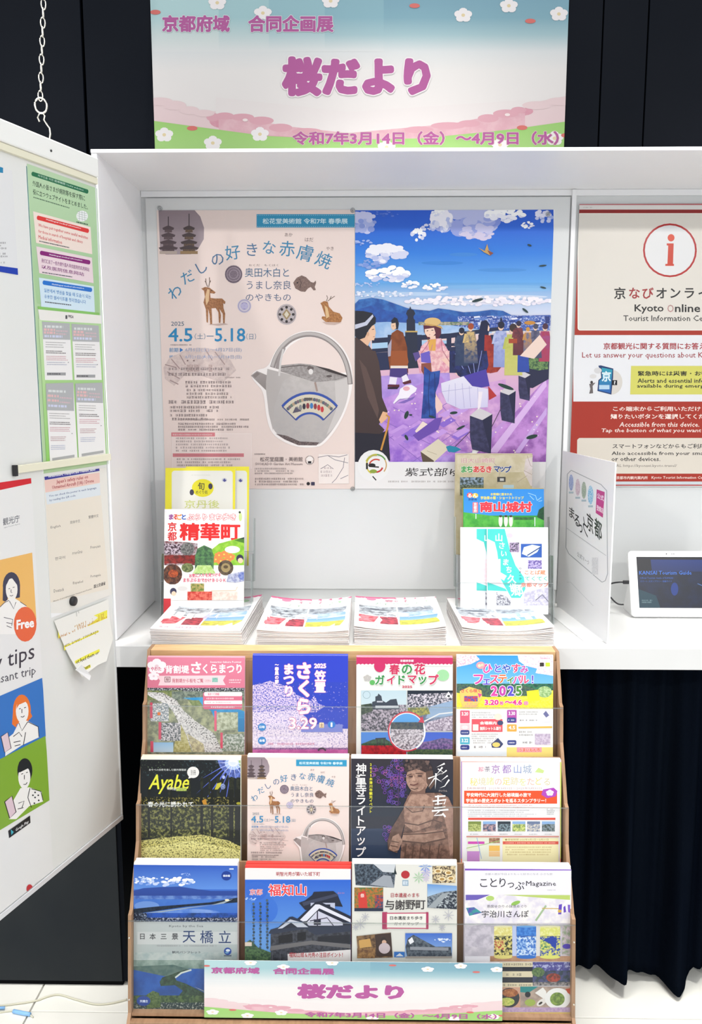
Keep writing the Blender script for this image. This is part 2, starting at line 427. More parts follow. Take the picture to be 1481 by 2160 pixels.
        if back is not False:
            w_, h_, t = s.w, s.h, thick; i0 = len(V); W = hexc('f4f4f2')
            ny = bend[1] if bend else 1
            for i in range(ny + 1):
                b = -h_ * i / ny
                for a in (0, w_):
                    for zz in (0, -t): V.append((a, b, zz + (bend[0](a, b) if bend else 0))); CA.extend(W); CB.extend(W); TX.extend(PLAIN)
            for i in range(ny):
                q = i0 + i * 4; r_ = q + 4
                for f in ((q, r_, r_ + 2, q + 2), (q + 1, q + 3, r_ + 3, r_ + 1), (q, q + 1, r_ + 1, r_), (q + 2, r_ + 2, r_ + 3, q + 3)): F.append(f); MI.append(1)
            q = i0; F.append((q, q + 2, q + 3, q + 1)); MI.append(1)
            q = i0 + ny * 4; F.append((q, q + 1, q + 3, q + 2)); MI.append(1)
        me = bpy.data.meshes.new(name); me.from_pydata(V, [], F)
        for nm, dt, dat, key in (('ink_a', 'FLOAT_COLOR', CA, 'color'), ('ink_b', 'FLOAT_COLOR', CB, 'color'), ('grain', 'FLOAT_VECTOR', TX, 'vector')):
            at = me.attributes.new(nm, dt, 'POINT'); at.data.foreach_set(key, dat)
        me.materials.append(M[ink]); me.materials.append(back if back else M['paper'])
        me.polygons.foreach_set('material_index', MI); me.update()
        o = bpy.data.objects.new(name, me)
        Mx = Matrix((( *s.u, 0), (*s.up, 0), (*s.n, 0), (0, 0, 0, 1))).transposed(); Mx.translation = s.O
        o.matrix_basis = Mx; link(o, parent); return o
def facing(x0, y0, x1, y1, Y, seed=1):
    """upright sheet facing the room at distance Y, from its photo rectangle"""
    a, b = hitY(x0, y0, Y), hitY(x1, y0, Y); c, d = hitY(x0, y1, Y), hitY(x1, y1, Y)
    L, R_ = (a.x + c.x) / 2, (b.x + d.x) / 2; T, B = (a.z + b.z) / 2, (c.z + d.z) / 2
    return Art((L, Y, T), (1, 0, 0), (0, 0, 1), R_ - L, T - B, seed)
def leaning(x, y, Y, w, h, tilt=8.0, seed=1, turn=0.0):
    """sheet leaning back, top left corner seen at photo point (x, y) at distance Y"""
    t = radians(tilt); O = hitY(x, y, Y); R_ = Matrix.Rotation(radians(turn), 3, 'Y')
    return Art(O, R_ @ Vector((1, 0, 0)), Vector((0, sin(t), cos(t))) if not turn else R_ @ Vector((0, sin(t), cos(t))), w, h, seed)
# ------------------------------------------------------------------ the setting
XL, XR, YF, YB, ZC, ZT = -0.568, 1.30, 1.89, 2.25, 0.917, 1.984     # booth: sides, front, back, counter top, ceiling
fl = struct(solid('floor', (-1.9, -0.9, -0.03), (1.9, 2.75, -0.004), M['grout']), 'pale tiled floor')
TS, TD = 0.60, 0.298
ti = None
rows = [(1.852 + 0.3 * k, 1.852 + 0.3 * k + TD) for k in range(-4, 3)]
for ri, (ya, yb) in enumerate(rows):
    off = -0.806 if ri in (3, 4) else -0.5
    for k in range(-1, 4):
        xa = off + TS * k + 0.0015; xb = xa + TS - 0.004
        xa, xb = max(xa, -1.9), min(xb, 1.9)
        if xb - xa < 0.05: continue
        full = abs(xb - xa - (TS - 0.004)) < 1e-6
        if ti is None or not full:
            o = solid('tile', (xa, ya, -0.012), (xb, yb, 0.0), M['tile'], fl, 0.0015)
            if full: ti = o
        else:
            o = ti.copy(); o.matrix_basis = Matrix.Translation(((xa + xb) / 2, (ya + yb) / 2, -0.006)); COL.objects.link(o)
# dark panelled wall above, beside and below the booth
wb = struct(solid('wall_back', (-1.9, 2.42, 0), (1.9, 2.47, 3.0), M['void']), 'black wall behind the display booth')
wu = struct(solid('wall_upper', (-0.602, 1.9655, ZT + 0.012), (1.9, 1.99, 3.0), M['void']), 'dark panelled wall above the display booth')
wl = struct(solid('wall_left', (-1.9, 1.9655, 0.0), (-0.606, 1.99, 3.0), M['void']), 'dark panelled wall left of the display booth')
for xa, xb, za, zb, w_ in ((-1.9, -0.834, 1.3, 3.0, wl), (-0.831, -0.606, 1.3, 3.0, wl), (-0.600, 0.5, ZT + 0.012, 3.0, wu), (0.503, 0.595, ZT + 0.012, 3.0, wu),
                       (0.598, 1.9, ZT + 0.012, 3.0, wu)):
    solid('wall_panel', (xa, 1.94, za), (xb, 1.965, zb), M['dark'], w_, 0.001)
solid('wall_panel', (-1.9, 1.94, 0.014), (-0.606, 1.965, 1.297), M['darkg'], wl, 0.001)
bs = struct(solid('baseboard_left', (-1.9, 1.946, 0.0), (-0.606, 1.962, 0.012), M['void']), 'black kick strip under the dark wall panel')
tr = MB().box((-0.606, 1.944, 0.012), (-0.594, 2.3, 1.3)).build('trim_1', M['dark'], at=(-0.6, 1.95, 0.6)); struct(tr, 'black edge strip of the dark wall panel')

# ------------------------------------------------------------------ display booth and counter
B = thing('display_booth', (0.36, YB, ZC), 'white built-in display booth with side wall, canopy and back, on the dark wall', 'booth')
MB().prism([(YF, ZC + 0.002), (YB, ZC + 0.002), (YB, ZT + 0.006), (YF, ZT + 0.006)], 0, XL - 0.012, XL).build('side_panel', M['white'], B)
MB().box((XL - 0.012, YF - 0.004, ZT - 0.0), (XR, YB, ZT + 0.0075), bev=0.001).build('top_panel', M['white'], B)
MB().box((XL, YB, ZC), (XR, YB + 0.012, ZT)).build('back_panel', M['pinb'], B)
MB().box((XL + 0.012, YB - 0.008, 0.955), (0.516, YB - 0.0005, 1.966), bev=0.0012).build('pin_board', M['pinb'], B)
MB().box((0.519, YB - 0.012, ZC + 0.002), (0.530, YB - 0.0005, 1.983), bev=0.001).build('joint_strip', M['white'], B)
MB().box((XL + 0.001, YB - 0.006, 1.969), (XR, YB - 0.0005, 1.9835)).build('top_batten', M['white'], B)
MB().box((XR, YF, ZC), (XR + 0.012, YB, ZT)).build('side_panel', M['white'], B)
ct = tag(solid('counter', (-0.576, 1.85, ZC - 0.05), (XR + 0.02, YB + 0.02, ZC), M['counter'], None, 0.0012), 'long white counter worktop running through the display booth', 'counter')

# ------------------------------------------------------------------ navy curtain under the counter
def curtain():
    bm = bmesh.new(); nx, nz = 150, 30; rr = random.Random(5)
    x0, x1 = 0.385, 1.32
    def fold(t, z):
        e = 1 - z / 0.87
        return 0.022 * sin(t * 41) * (0.5 + e) + 0.012 * sin(t * 83 + 1.3) * (0.3 + e) + 0.006 * sin(t * 150 + z * 3)
    hem = [(0, .015), (.06, -.004 + .012), (.16, .04), (.26, .045), (.33, .03), (.42, .012), (.465, .010), (.48, .045), (1, .05)]
    def H(t):
        for (a, p), (b, q) in zip(hem, hem[1:]):
            if a <= t <= b: return p + (q - p) * (t - a) / (b - a)
        return .05
    V = []
    for i in range(nx + 1):
        t = i / nx; zb = H(t)
        V.append([bm.verts.new((x0 + (x1 - x0) * t, 1.955 + fold(t, zb + (ZC - 0.052 - zb) * j / nz), zb + (ZC - 0.052 - zb) * j / nz)) for j in range(nz + 1)])
    for i in range(nx):
        for j in range(nz):
            f = bm.faces.new((V[i][j], V[i + 1][j], V[i + 1][j + 1], V[i][j + 1])); f.smooth = True
    me = bpy.data.meshes.new('curtain'); bm.to_mesh(me); bm.free(); me.materials.append(M['curtain'])
    o = bpy.data.objects.new('curtain', me); link(o)
    md = o.modifiers.new('s', 'SOLIDIFY'); md.thickness = 0.002
    return tag(o, 'dark navy pleated curtain hanging below the counter to the floor', 'curtain')
curtain()

# ------------------------------------------------------------------ brochure rack
RX0, RX1 = -0.4745, 0.4245
TIER = [(1.769, 0.921), (1.690, 0.733), (1.602, 0.541)]     # top edge of the front covers (Y, Z)
TILT = radians(8); TU = Vector((0, sin(TILT), cos(TILT))); TN = Vector((0, -cos(TILT), sin(TILT)))
RK = thing('brochure_rack', (0, 1.62, 0), 'stepped wooden floor rack with three clear-fronted tiers of brochures before the counter', 'rack')
def side(x, nm):
    p = [(1.838, 0.0), (1.838, 0.925), (1.797, 0.925)]
    for (Y, z), a in zip(TIER, (0, 1, 2)):
        F_ = Vector((0, Y, z)) - TU * 0.102 + TN * 0.014; G = Vector((0, Y, z)) - TU * 0.178 + TN * 0.014
        if a == 2: G = Vector((0, Y, z)) - TU * 0.30 + TN * 0.014
        p += [(F_.y + 0.012, F_.z + 0.004), (F_.y, F_.z), (G.y, G.z)]
    p += [(1.53, 0.23), (1.53, 0.0)]
    MB().prism(p, 0, x, x + 0.007).build(nm, M['woodd'], RK)
side(RX0, 'side_panel'); side(RX1 - 0.007, 'side_panel')
MB().box((RX0 + 0.007, 1.797, 0.0), (RX1 - 0.007, 1.838, 0.925), bev=0.001).build('back_board', M['wood'], RK)
MB().box((RX0 + 0.007, 1.532, 0.0), (RX1 - 0.007, 1.545, 0.236), bev=0.001).build('plinth', M['woodd'], RK)
for k, (Y, z) in enumerate(TIER):
    Rt = Matrix.Translation((0, Y, z)) @ Matrix.Rotation(-TILT, 4, 'X')    # local Z runs down the tilted back
    # sloping wooden board behind the brochures, floor of the pocket, clear front
    d = 0.020 if k == 0 else 0.034
    L = 0.30
    MB().box((RX0 + 0.0075, d, -L), (RX1 - 0.0075, d + 0.005, -0.012), R=Rt).build('tier_board', M['woodd'], RK)
    MB().box((RX0 + 0.0075, -0.014, -L - 0.006), (RX1 - 0.0075, d + 0.005, -L), R=Rt).build('tier_floor', M['woodd'], RK)
    top = (-0.104, -0.101, -0.112)[k]; bot = (-0.182, -0.182, -0.298)[k]
    m = MB(); m.box((RX0 + (0 if k == 2 else 0.002), -0.0175, bot), (RX1 - (0 if k == 2 else 0.002), -0.0145, top - 0.0012), R=Rt)
    m.build('clear_front', M['clear'], RK)
    MB().box((RX0 + 0.001, -0.0176, top - 0.0012), (RX1 - 0.001, -0.0144, top), R=Rt).build('clear_edge', M['clearedge'], RK)
    for j in (1, 2, 3):
        xd = (-0.2545, -0.0275, 0.1985)[j - 1]
        MB().box((xd - 0.0015, -0.0140, -L), (xd + 0.0015, d, top - 0.02), R=Rt).build('pocket_divider', M['clear'], RK)
    if k == 2:
        for xs in (RX0 + 0.004, RX1 - 0.004):
            for zz in (-0.145, -0.27):
                MB().lathe(Rt @ Vector((xs, -0.018, zz)), [(0.0016, 0), (0.0016, 0.002), (0.001, 0.003)], 8, Matrix.Rotation(radians(90), 3, 'X')).build('screw', M['steel'], RK)
# ------------------------------------------------------------------ hanging white board at the left
BA = radians(18.2); BD = Vector((sin(BA), cos(BA), 0)); BN = Vector((cos(BA), -sin(BA), 0)); UPZ = Vector((0, 0, 1))
BP = hitY(258, 1727, 1.80); BP.z = 0
def bpt(s, d, z): return BP - BD * s + BN * d + UPZ * z      # s metres back from the far edge, d proud of the face
def onboard(px, py, d=0.0):
    r = ray(px, py); t = (BP + BN * d - CAMP).dot(BN) / r.dot(BN); q = CAMP + r * t
    return (-(q - BP).dot(BD), q.z)
BR = Matrix.Translation(BP) @ Matrix(((*BN, 0), (*(-BD), 0), (0, 0, 1, 0), (0, 0, 0, 1))).transposed()   # x proud, y toward the room, z up
BLEN = 0.85; BZ0, BZ1 = 0.527, 1.951
def bsheet(x0, y0, x1, y1, d=0.0004, seed=1):
    """sheet lying on the board face, from photo points of its top-left and bottom-right corners"""
    a, c = onboard(x0, y0, d), onboard(x1, y1, d)
    O = BP - BD * a[0] + BN * d; O.z = a[1]
    return Art(O, BD, UPZ, a[0] - c[0], a[1] - c[1], seed)
WB = thing('notice_board', BP - BD * 0.3 + UPZ * BZ0, 'large white notice board hanging from a chain at the left', 'board')
MB().box((-0.022, 0.003, BZ0 + 0.012), (0, BLEN, BZ1 - 0.05), R=BR).build('board_face', M['board'], WB)
MB().box((-0.024, 0.0, BZ0), (0.003, BLEN, BZ0 + 0.011), bev=0.001, R=BR).build('bottom_trim', M['silver'], WB)
MB().box((-0.024, 0.0, BZ0 + 0.0115), (0.002, 0.003, BZ1 - 0.05), R=BR).build('edge_trim', M['silver'], WB)
MB().box((-0.024, 0.0, BZ1 - 0.038), (0.010, BLEN, BZ1), bev=0.003, R=BR).build('top_rail', M['rail'], WB)
MB().box((-0.020, 0.001, BZ1 - 0.051), (0.007, BLEN, BZ1 - 0.0385), bev=0.001, R=BR).build('rail_lip', M['cream'], WB)
sc_, zc_ = onboard(107, 318, 0.010)
MB().lathe(bpt(sc_, 0.0105, zc_), [(0.0022, 0), (0.0022, 0.0012), (0.001, 0.0016)], 10, BR.to_3x3() @ Matrix.Rotation(radians(90), 3, 'Y')).build('rail_hole', M['black'], WB)
# chain and hook
s_, z_ = onboard(107, 312, 0.004)
hk = bpt(s_, -0.004, BZ1 + 0.002)
CH = thing('hanging_chain', hk + UPZ * 0.05, 'thin metal link chain with a ring and hook holding the white board', 'chain')
hp = [(-0.009, .030), (-.012, .037), (-.009, .044), (-.002, .045), (.001, .040), (-.001, .033), (.004, .026), (.009, .018), (.010, .008), (.008, -.002), (.004, -.010)]
MB().tube([hk + Vector((x - 0.002, -0.002, z)) for x, z in hp], 0.0016, 8).build('hook', M['steel'], CH)
def ringpts(c, rx, rz, rot, n=20):
    return [c + Matrix.Rotation(rot, 3, 'Z') @ Vector((rx * cos(2 * pi * k / n), 0, rz * sin(2 * pi * k / n))) for k in range(n)]
rc = hk + Vector((-0.007, -0.002, 0.058))
MB().tube(ringpts(rc, 0.0105, 0.0135, 0.3), 0.0018, 8, True).build('ring', M['steel'], CH)
c0 = rc + UPZ * 0.017; topx = hitY(92, 0, c0.y)
lk = None
n = 24; e = Vector((topx.x, c0.y, topx.z)); stp = 0.0158; dirn = (e - c0).normalized()
for i in range(26):
    c = c0 + dirn * (stp * i)
    if i < 2:
        o = MB().tube([p - c for p in ringpts(c, 0.0040, 0.0094, 0.25 + (i % 2) * 1.5, 12)], 0.00125, 6, True).build('chain_link', M['steel'], CH)
        o.matrix_basis = Matrix.Translation(c); lk = (lk or []) + [o]
    else:
        o = lk[i % 2].copy(); o.matrix_basis = Matrix.Translation(c); COL.objects.link(o)

# green multilingual poster held by two plastic bars
def green_poster():
    a = bsheet(57, 345, 229, 975, 0.001, 11); a.h = a.h + 0.004
    a.rect(0, 300, 260, 1020, 'b9d7a6')
    a.crop(0, 240, .1852)
    a.poly([(300, 560), (1130, 780), (1130, 2300), (420, 2160), (300, 1200)], 'bfdcb4>a9cf96')
    T = lambda t, x0, y0, x1, y1, c, b=0.0: None
    def line(t, xa, ya, xb, yb, h, c, b=0.0):
        """slanting line of print along the sheet: start, end of its middle axis and height"""
        vs, ts, gx0, gy0, gx1, gy1 = glyphs(t, b); A = hexc(c); a.z += a.dz; P = []
        for vx, vy in vs:
            s = (vx - gx0) / (gx1 - gx0); q = 0.5 - (vy - gy0) / (gy1 - gy0)
            P.append(a.loc(xa + (xb - xa) * s, ya + (yb - ya) * s + h * q))
        for q in ts: a.tri([(*P[j], A, A) for j in q], PLAIN, a.z)
    def band(xa, ya, xb, yb, h, c): a.poly([(xa, ya - h / 2), (xb, yb - h / 2), (xb, yb + h / 2), (xa, ya + h / 2)], c); a.ell(xa, ya, h * .35, h / 2, c); a.ell(xb, yb, h * .35, h / 2, c)
    def para(xa, ya, xb, yb, n, dy, h, c, rag=.2):
        for i in range(n):
            x = xa; r = a.rnd; e = xb - r.random() * rag * (xb - xa); z = a.z
            while x < e:
                w = h * r.uniform(.6, 1.6); f = lambda X: ya + i * dy + (yb - ya) * (X - xa) / (xb - xa)
                X2 = min(x + w, e); a.z = z; a.poly([(x, f(x) - h / 2), (X2, f(X2) - h / 2), (X2, f(X2) + h / 2), (x, f(x) + h / 2)], c); x += w + h * r.uniform(.2, .5)
    band(375, 685, 990, 885, 50, '187048'); line('외국인을 위한 医療機関 Useful websites', 430, 700, 950, 868, 26, 'd8eedd')
    line('外国人の皆さまが病院等を探す際に', 372, 790, 968, 965, 62, '2c4435', .01)
    line('役に立つウェブサイトをまとめました。', 375, 885, 1000, 1065, 62, '2c4435', .01)
    para(380, 950, 830, 1085, 1, 10, 12, '5b7a5f')
    a.ell(935, 1165, 66, 62, 'f4f6f4'); 
    for k in (-40, -15, 10, 35): a.stroke([(880, 1160 + k - 8), (990, 1170 + k + 8)], 5, 'bcc4be')
    for k in (-30, 0, 30): a.stroke([(932 + k, 1110), (936 + k, 1222)], 5, 'bcc4be')
    para(870, 1232, 1000, 1262, 1, 10, 14, '45594c', 0)
    for (y0, y1, yb0, yb1, fill, bc, tc, t1, t2, t3, x0, xx1) in (
        (1110, 1290, 1470, 1600, 'f8e6d9', 'e43a34', 'd8484c', 'We have put together some useful websites', 'for those in search of hospitals and clinics', 'Medical information', 375, 1050),
        (1510, 1640, 1815, 1930, 'f2dde0', '8c1d74', '8f4a80', '我们汇总了一些方便外国人寻找医院的实用网站', '以及医院信息网站', None, 410, 1065),
        (1865, 1965, 2300, 2380, 'd9ecf6', '2675cf', '4b88c4', '일본에서 병원을 찾을 때 도움이 되는', '유용한 웹사이트를 정리했습니다', None, 440, 1085)):
        a.poly([(x0, y0), (xx1 - 20, y1), (xx1, yb1), (x0 + 35, yb0)], fill)
        by = y0 + 75 if y0 < 1800 else y0 + 58
        band(x0 + 60, by, xx1 - 55, by + (y1 - y0) * .82, 50, bc)
        line('Multilingual medical information', x0 + 150, by + 20, xx1 - 130, by + (y1 - y0) * .68, 20, 'ffffff', .01)
        sl = (y1 - y0) * .85
        line(t1, x0 + 60, by + 85, xx1 - 50, by + 80 + sl, 46, tc, .012); line(t2, x0 + 62, by + 155, xx1 - 110, by + 150 + sl * .85, 44, tc, .012)
        if t3: line(t3, x0 + 62, by + 215, x0 + 330, by + 212 + sl * .45, 40, tc, .01)
        para(x0 + 70, by + (265 if t3 else 220), x0 + 420, by + (265 if t3 else 220) + sl * .5, 1, 1, 12, '54585a')
    a.crop(0, 620, .1852)
    a.poly([(425, 140), (1130, 215), (1130, 250), (430, 175)], '8cc867')
    a.poly([(430, 175), (1150, 245), (1160, 345), (450, 305)], 'f3f0e8'); a.rect(742, 243, 765, 285, '5a5a5a'); line('PMDA', 775, 255, 835, 262, 34, '4a3f45', .03)
    a.poly([(450, 300), (1160, 340), (1240, 1880), (540, 1960)], 'b8dca0>9ad46c')
    a.poly([(435, 280), (470, 300), (575, 1975), (530, 1975)], 'cfe8b8>8fd060')
    for (x0, y0, x1, y1, dx, hh) in ((475, 315, 790, 985, 35, 200), (810, 340, 1120, 985, 35, 200), (515, 1020, 830, 1930, 50, 305), (850, 1020, 1160, 1880, 40, 215)):
        bt = (y1 - 5) if y0 < 1000 else y1
        a.poly([(x0, y0), (x1, y0 + (22 if y0 < 1000 else -10)), (x1 + dx, bt - (0 if y0 < 1000 else 45)), (x0 + dx, bt)], 'f6f4f1')
        a.poly([(x0, y0), (x1, y0 + (22 if y0 < 1000 else -10)), (x1 + 8, y0 + hh + 8), (x0 + 12, y0 + hh)], 'b7b9b9')
        q = hh / 200
        para(x0 + 30, y0 + 55 * q, x1 - 60, y0 + 62 * q, 1, 1, 26, 'dfe3e0', .1); para(x0 + 22, y0 + 90 * q, x0 + 150, y0 + 96 * q, 2, 34 * q, 26, 'e9bdbb', .1); para(x0 + 160, y0 + 105 * q, x1 - 15, y0 + 112 * q, 2, 34 * q, 16, 'd8bcc0', .2)
        para(x0 + 28, y0 + 165 * q, x1 - 60, y0 + 172 * q, 1, 1, 26, 'd5d9ee', .1)
        yy = y0 + hh + 35; sh = dx * .15
        para(x0 + 40, yy, x1 - 30, yy + 8, 3, 26, 8, 'a9a7a5', .3); para(x0 + 45, yy + 100, x1 - 10, yy + 106, 2, 20, 10, '77706f', .3)
        para(x0 + 48, yy + 160, x1 - 20, yy + 163, 3, 20, 9, 'dcaeb4', .2)
        if y0 < 1000:
            para(x0 + 55, yy + 230, x1 - 5, yy + 233, 2, 24, 9, 'b9bccb', .2); a.rect(x0 + 55, yy + 345, x0 + 270, yy + 378, 'a7a8a8'); para(x0 + 62, yy + 360, x0 + 220, yy + 362, 1, 1, 14, '5a5a5c')
        else:
            para(x0 + 55, yy + 270, x1 - 70, yy + 268, 3, 20, 9, 'c9a9ab', .2); para(x0 + 60, yy + 370, x1 - 60, yy + 364, 3, 20, 9, 'bfc4d6', .2)
            a.poly([(x0 + 72, bt - 60), (x1 + 12, bt - 100), (x1 + 12, bt - 70), (x0 + 74, bt - 30)], 'b2b3b3')
        line('▶', x1 - 20, yy + 230, x1 - 8, yy + 230, 12, '55585a')
    o = a.build('poster', None, 'inkboard'); return tag(o, 'tall green multilingual poster of medical websites on the notice board', 'poster')
green_poster()
# teal strip of an older poster behind it
a = bsheet(55, 350, 105, 985, 0.0004, 12); a.rect(0, 300, 200, 1100, '5f9a8c>2f6a68', '3f7f78>255456', (30, .4, .6)); a.h += .01
tag(a.build('backing_sheet', None), 'teal strip of a sheet showing behind the green poster', 'sheet')
s0, z0 = onboard(37, 996, 0.008); s1, z1 = onboard(231, 963, 0.008)
m = MB().box((0.0025, s1 - 0.002, z1 - 0.008), (0.011, s0, z1 + 0.006), bev=0.001, R=BR)
m.box((0.0025, s0 + 0.0002, z1 - 0.013), (0.0095, s0 + 0.007, z1 + 0.007), mi=1, R=BR)
tag(m.build('holder_bar', [M['cream'], M['black']], at=bpt(s1, 0, z1)), 'pale cream magnetic bar with a black end under the green poster', 'bar')

def skewline(a, t, xa, ya, xb, yb, h, c, b=0.0):
    vs, ts, gx0, gy0, gx1, gy1 = glyphs(t, b); A = hexc(c); a.z += a.dz; P = []
    for vx, vy in vs:
        s = (vx - gx0) / (gx1 - gx0); q = 0.5 - (vy - gy0) / (gy1 - gy0)
        P.append(a.loc(xa + (xb - xa) * s, ya + (yb - ya) * s + h * q))
    for q in ts: a.tri([(*P[j], A, A) for j in q], PLAIN, a.z)
# safety rules sheet (its square codes are left out)
def rules_sheet():
    a = bsheet(92, 1006, 236, 1246, 0.0008, 13); a.h += .008
    a.crop(0, 960, .2222); a.rect(300, 0, 1170, 1500, 'eeebe2')
    a.poly([(418, 190), (940, 108), (945, 150), (425, 237)], '3b3a98'); skewline(a, 'Infrastructure, Transport and Tourism, Japan', 460, 205, 905, 138, 30, 'ffffff', .02)
    a.poly([(422, 238), (945, 165), (948, 262), (430, 355)], 'f2cdc2'); skewline(a, "Japan's safety rules on", 535, 258, 835, 208, 44, 'b0494c', .02); skewline(a, 'Unmanned Aircraft (UA) / Drone', 495, 312, 890, 246, 44, 'b0494c', .02)
    a.poly([(430, 356), (948, 264), (1030, 1270), (480, 1400)], 'efe6d6'); a.poly([(430, 358), (948, 266), (955, 380), (445, 470)], 'e3eaee')
    skewline(a, 'You can check the poster in each language', 465, 392, 915, 312, 26, '4d6391', .01); skewline(a, 'by reading the QR code.', 470, 432, 720, 384, 26, '4d6391', .01)
    for t, x, y in (('English', 480, 690), ('简体中文', 665, 640), ('繁體中文', 840, 590), ('한국어', 522, 985), ('ภาษาไทย', 685, 930), ('Français', 858, 880), ('Deutsch', 510, 1290), ('Español', 692, 1218), ('Português', 860, 1155)):
        skewline(a, t, x, y, x + 95, y - 16, 30, '6a6562')
    skewline(a, '国土交通省', 890, 1248, 1000, 1215, 34, '5b5552', .02); skewline(a, 'Ministry of Land, Infrastructure, Transport and Tourism', 505, 1390, 870, 1270, 16, '5b5552')
    tag(a.build('notice_sheet', None, 'inkboard'), 'cream sheet of drone safety rules in many languages under the cream bar', 'notice')
rules_sheet()
s_, z_ = onboard(155, 1268, 0.004)
MB().lathe(bpt(s_, 0.001, z_), [(0.0095, 0), (0.0100, 0.002), (0.0095, 0.006), (0.0075, 0.0075)], 20, BR.to_3x3() @ Matrix.Rotation(radians(90), 3, 'Y')).build('magnet', M['black'])
tag(bpy.data.objects['magnet'], 'small round black magnet below the drone rules sheet', 'magnet')

# curling note about wild animals
def note():
    a0 = onboard(112, 1300, 0.002); c0_ = onboard(232, 1275, 0.002)
    O = BP - BD * a0[0] + BN * 0.002; O.z = onboard(232, 1262, .002)[1]
    a = Art(O, BD, UPZ, a0[0] - c0_[0], 0.20, 14); a.clipping = False
    a.crop(0, 960, .2222)
    pts = [(500, 1560), (660, 1470), (1015, 1330), (1030, 1500), (1050, 1740), (960, 1950), (870, 1990), (720, 2100), (640, 1920)]
    a.poly(pts, 'f3f2ea'); 
    for xa, ya, xb, yb, h in ((545, 1702, 1010, 1508, 78), (595, 1815, 925, 1660, 76), (680, 1965, 915, 1860, 50), (728, 2030, 812, 1985, 46)): a.poly([(xa, ya - h / 2), (xb, yb - h / 2), (xb, yb + h / 2), (xa, ya + h / 2)], 'f3ec4c')
    skewline(a, 'aware of Wild animal like', 550, 1712, 1010, 1512, 58, 'c48a2e', .01); skewline(a, 'ers, Deer, Monkeys', 600, 1812, 920, 1665, 56, '9a8a30', .01)
    skewline(a, 'ot feed them or', 690, 1962, 905, 1868, 36, '5c5a20', .02); skewline(a, 'them', 738, 2028, 808, 1990, 32, '5c5a20', .02)
    for nm in range(1): a.stroke([(720, 1530), (715, 1480), (735, 1465), (740, 1500)], 8, 'c9c9c2')
    bend = lambda u, v: 0.002 + 0.028 * max(0, (-v - 0.03) / 0.15) ** 2
    o = a.build('note', None, 'ink', bend=(bend, 10), back=False); o.data.materials[1] = M['paper']
    return tag(o, 'curling white note with yellow highlighted lines warning of wild animals', 'note')
note()
m = MB(); q0 = bpt(*[onboard(160, 1424, .03)[0]], 0.03, onboard(160, 1424, .03)[1])
fold = [onboard(x, y, 0.02) for x, y in ((152, 1412), (160, 1400), (184, 1424), (178, 1434))]
vs = [m.bm.verts.new(bpt(s, 0.028 + 0.004 * (i % 2), z)) for i, (s, z) in enumerate(fold)]; m.bm.faces.new(vs)
m.bm.faces.ensure_lookup_table(); r_ = bmesh.ops.extrude_face_region(m.bm, geom=m.bm.faces[:]); bmesh.ops.translate(m.bm, verts=[v for v in r_['geom'] if isinstance(v, bmesh.types.BMVert)], vec=BN * 0.001)
o = m.build('folded_corner', M['paper'], bpy.data.objects['note'])
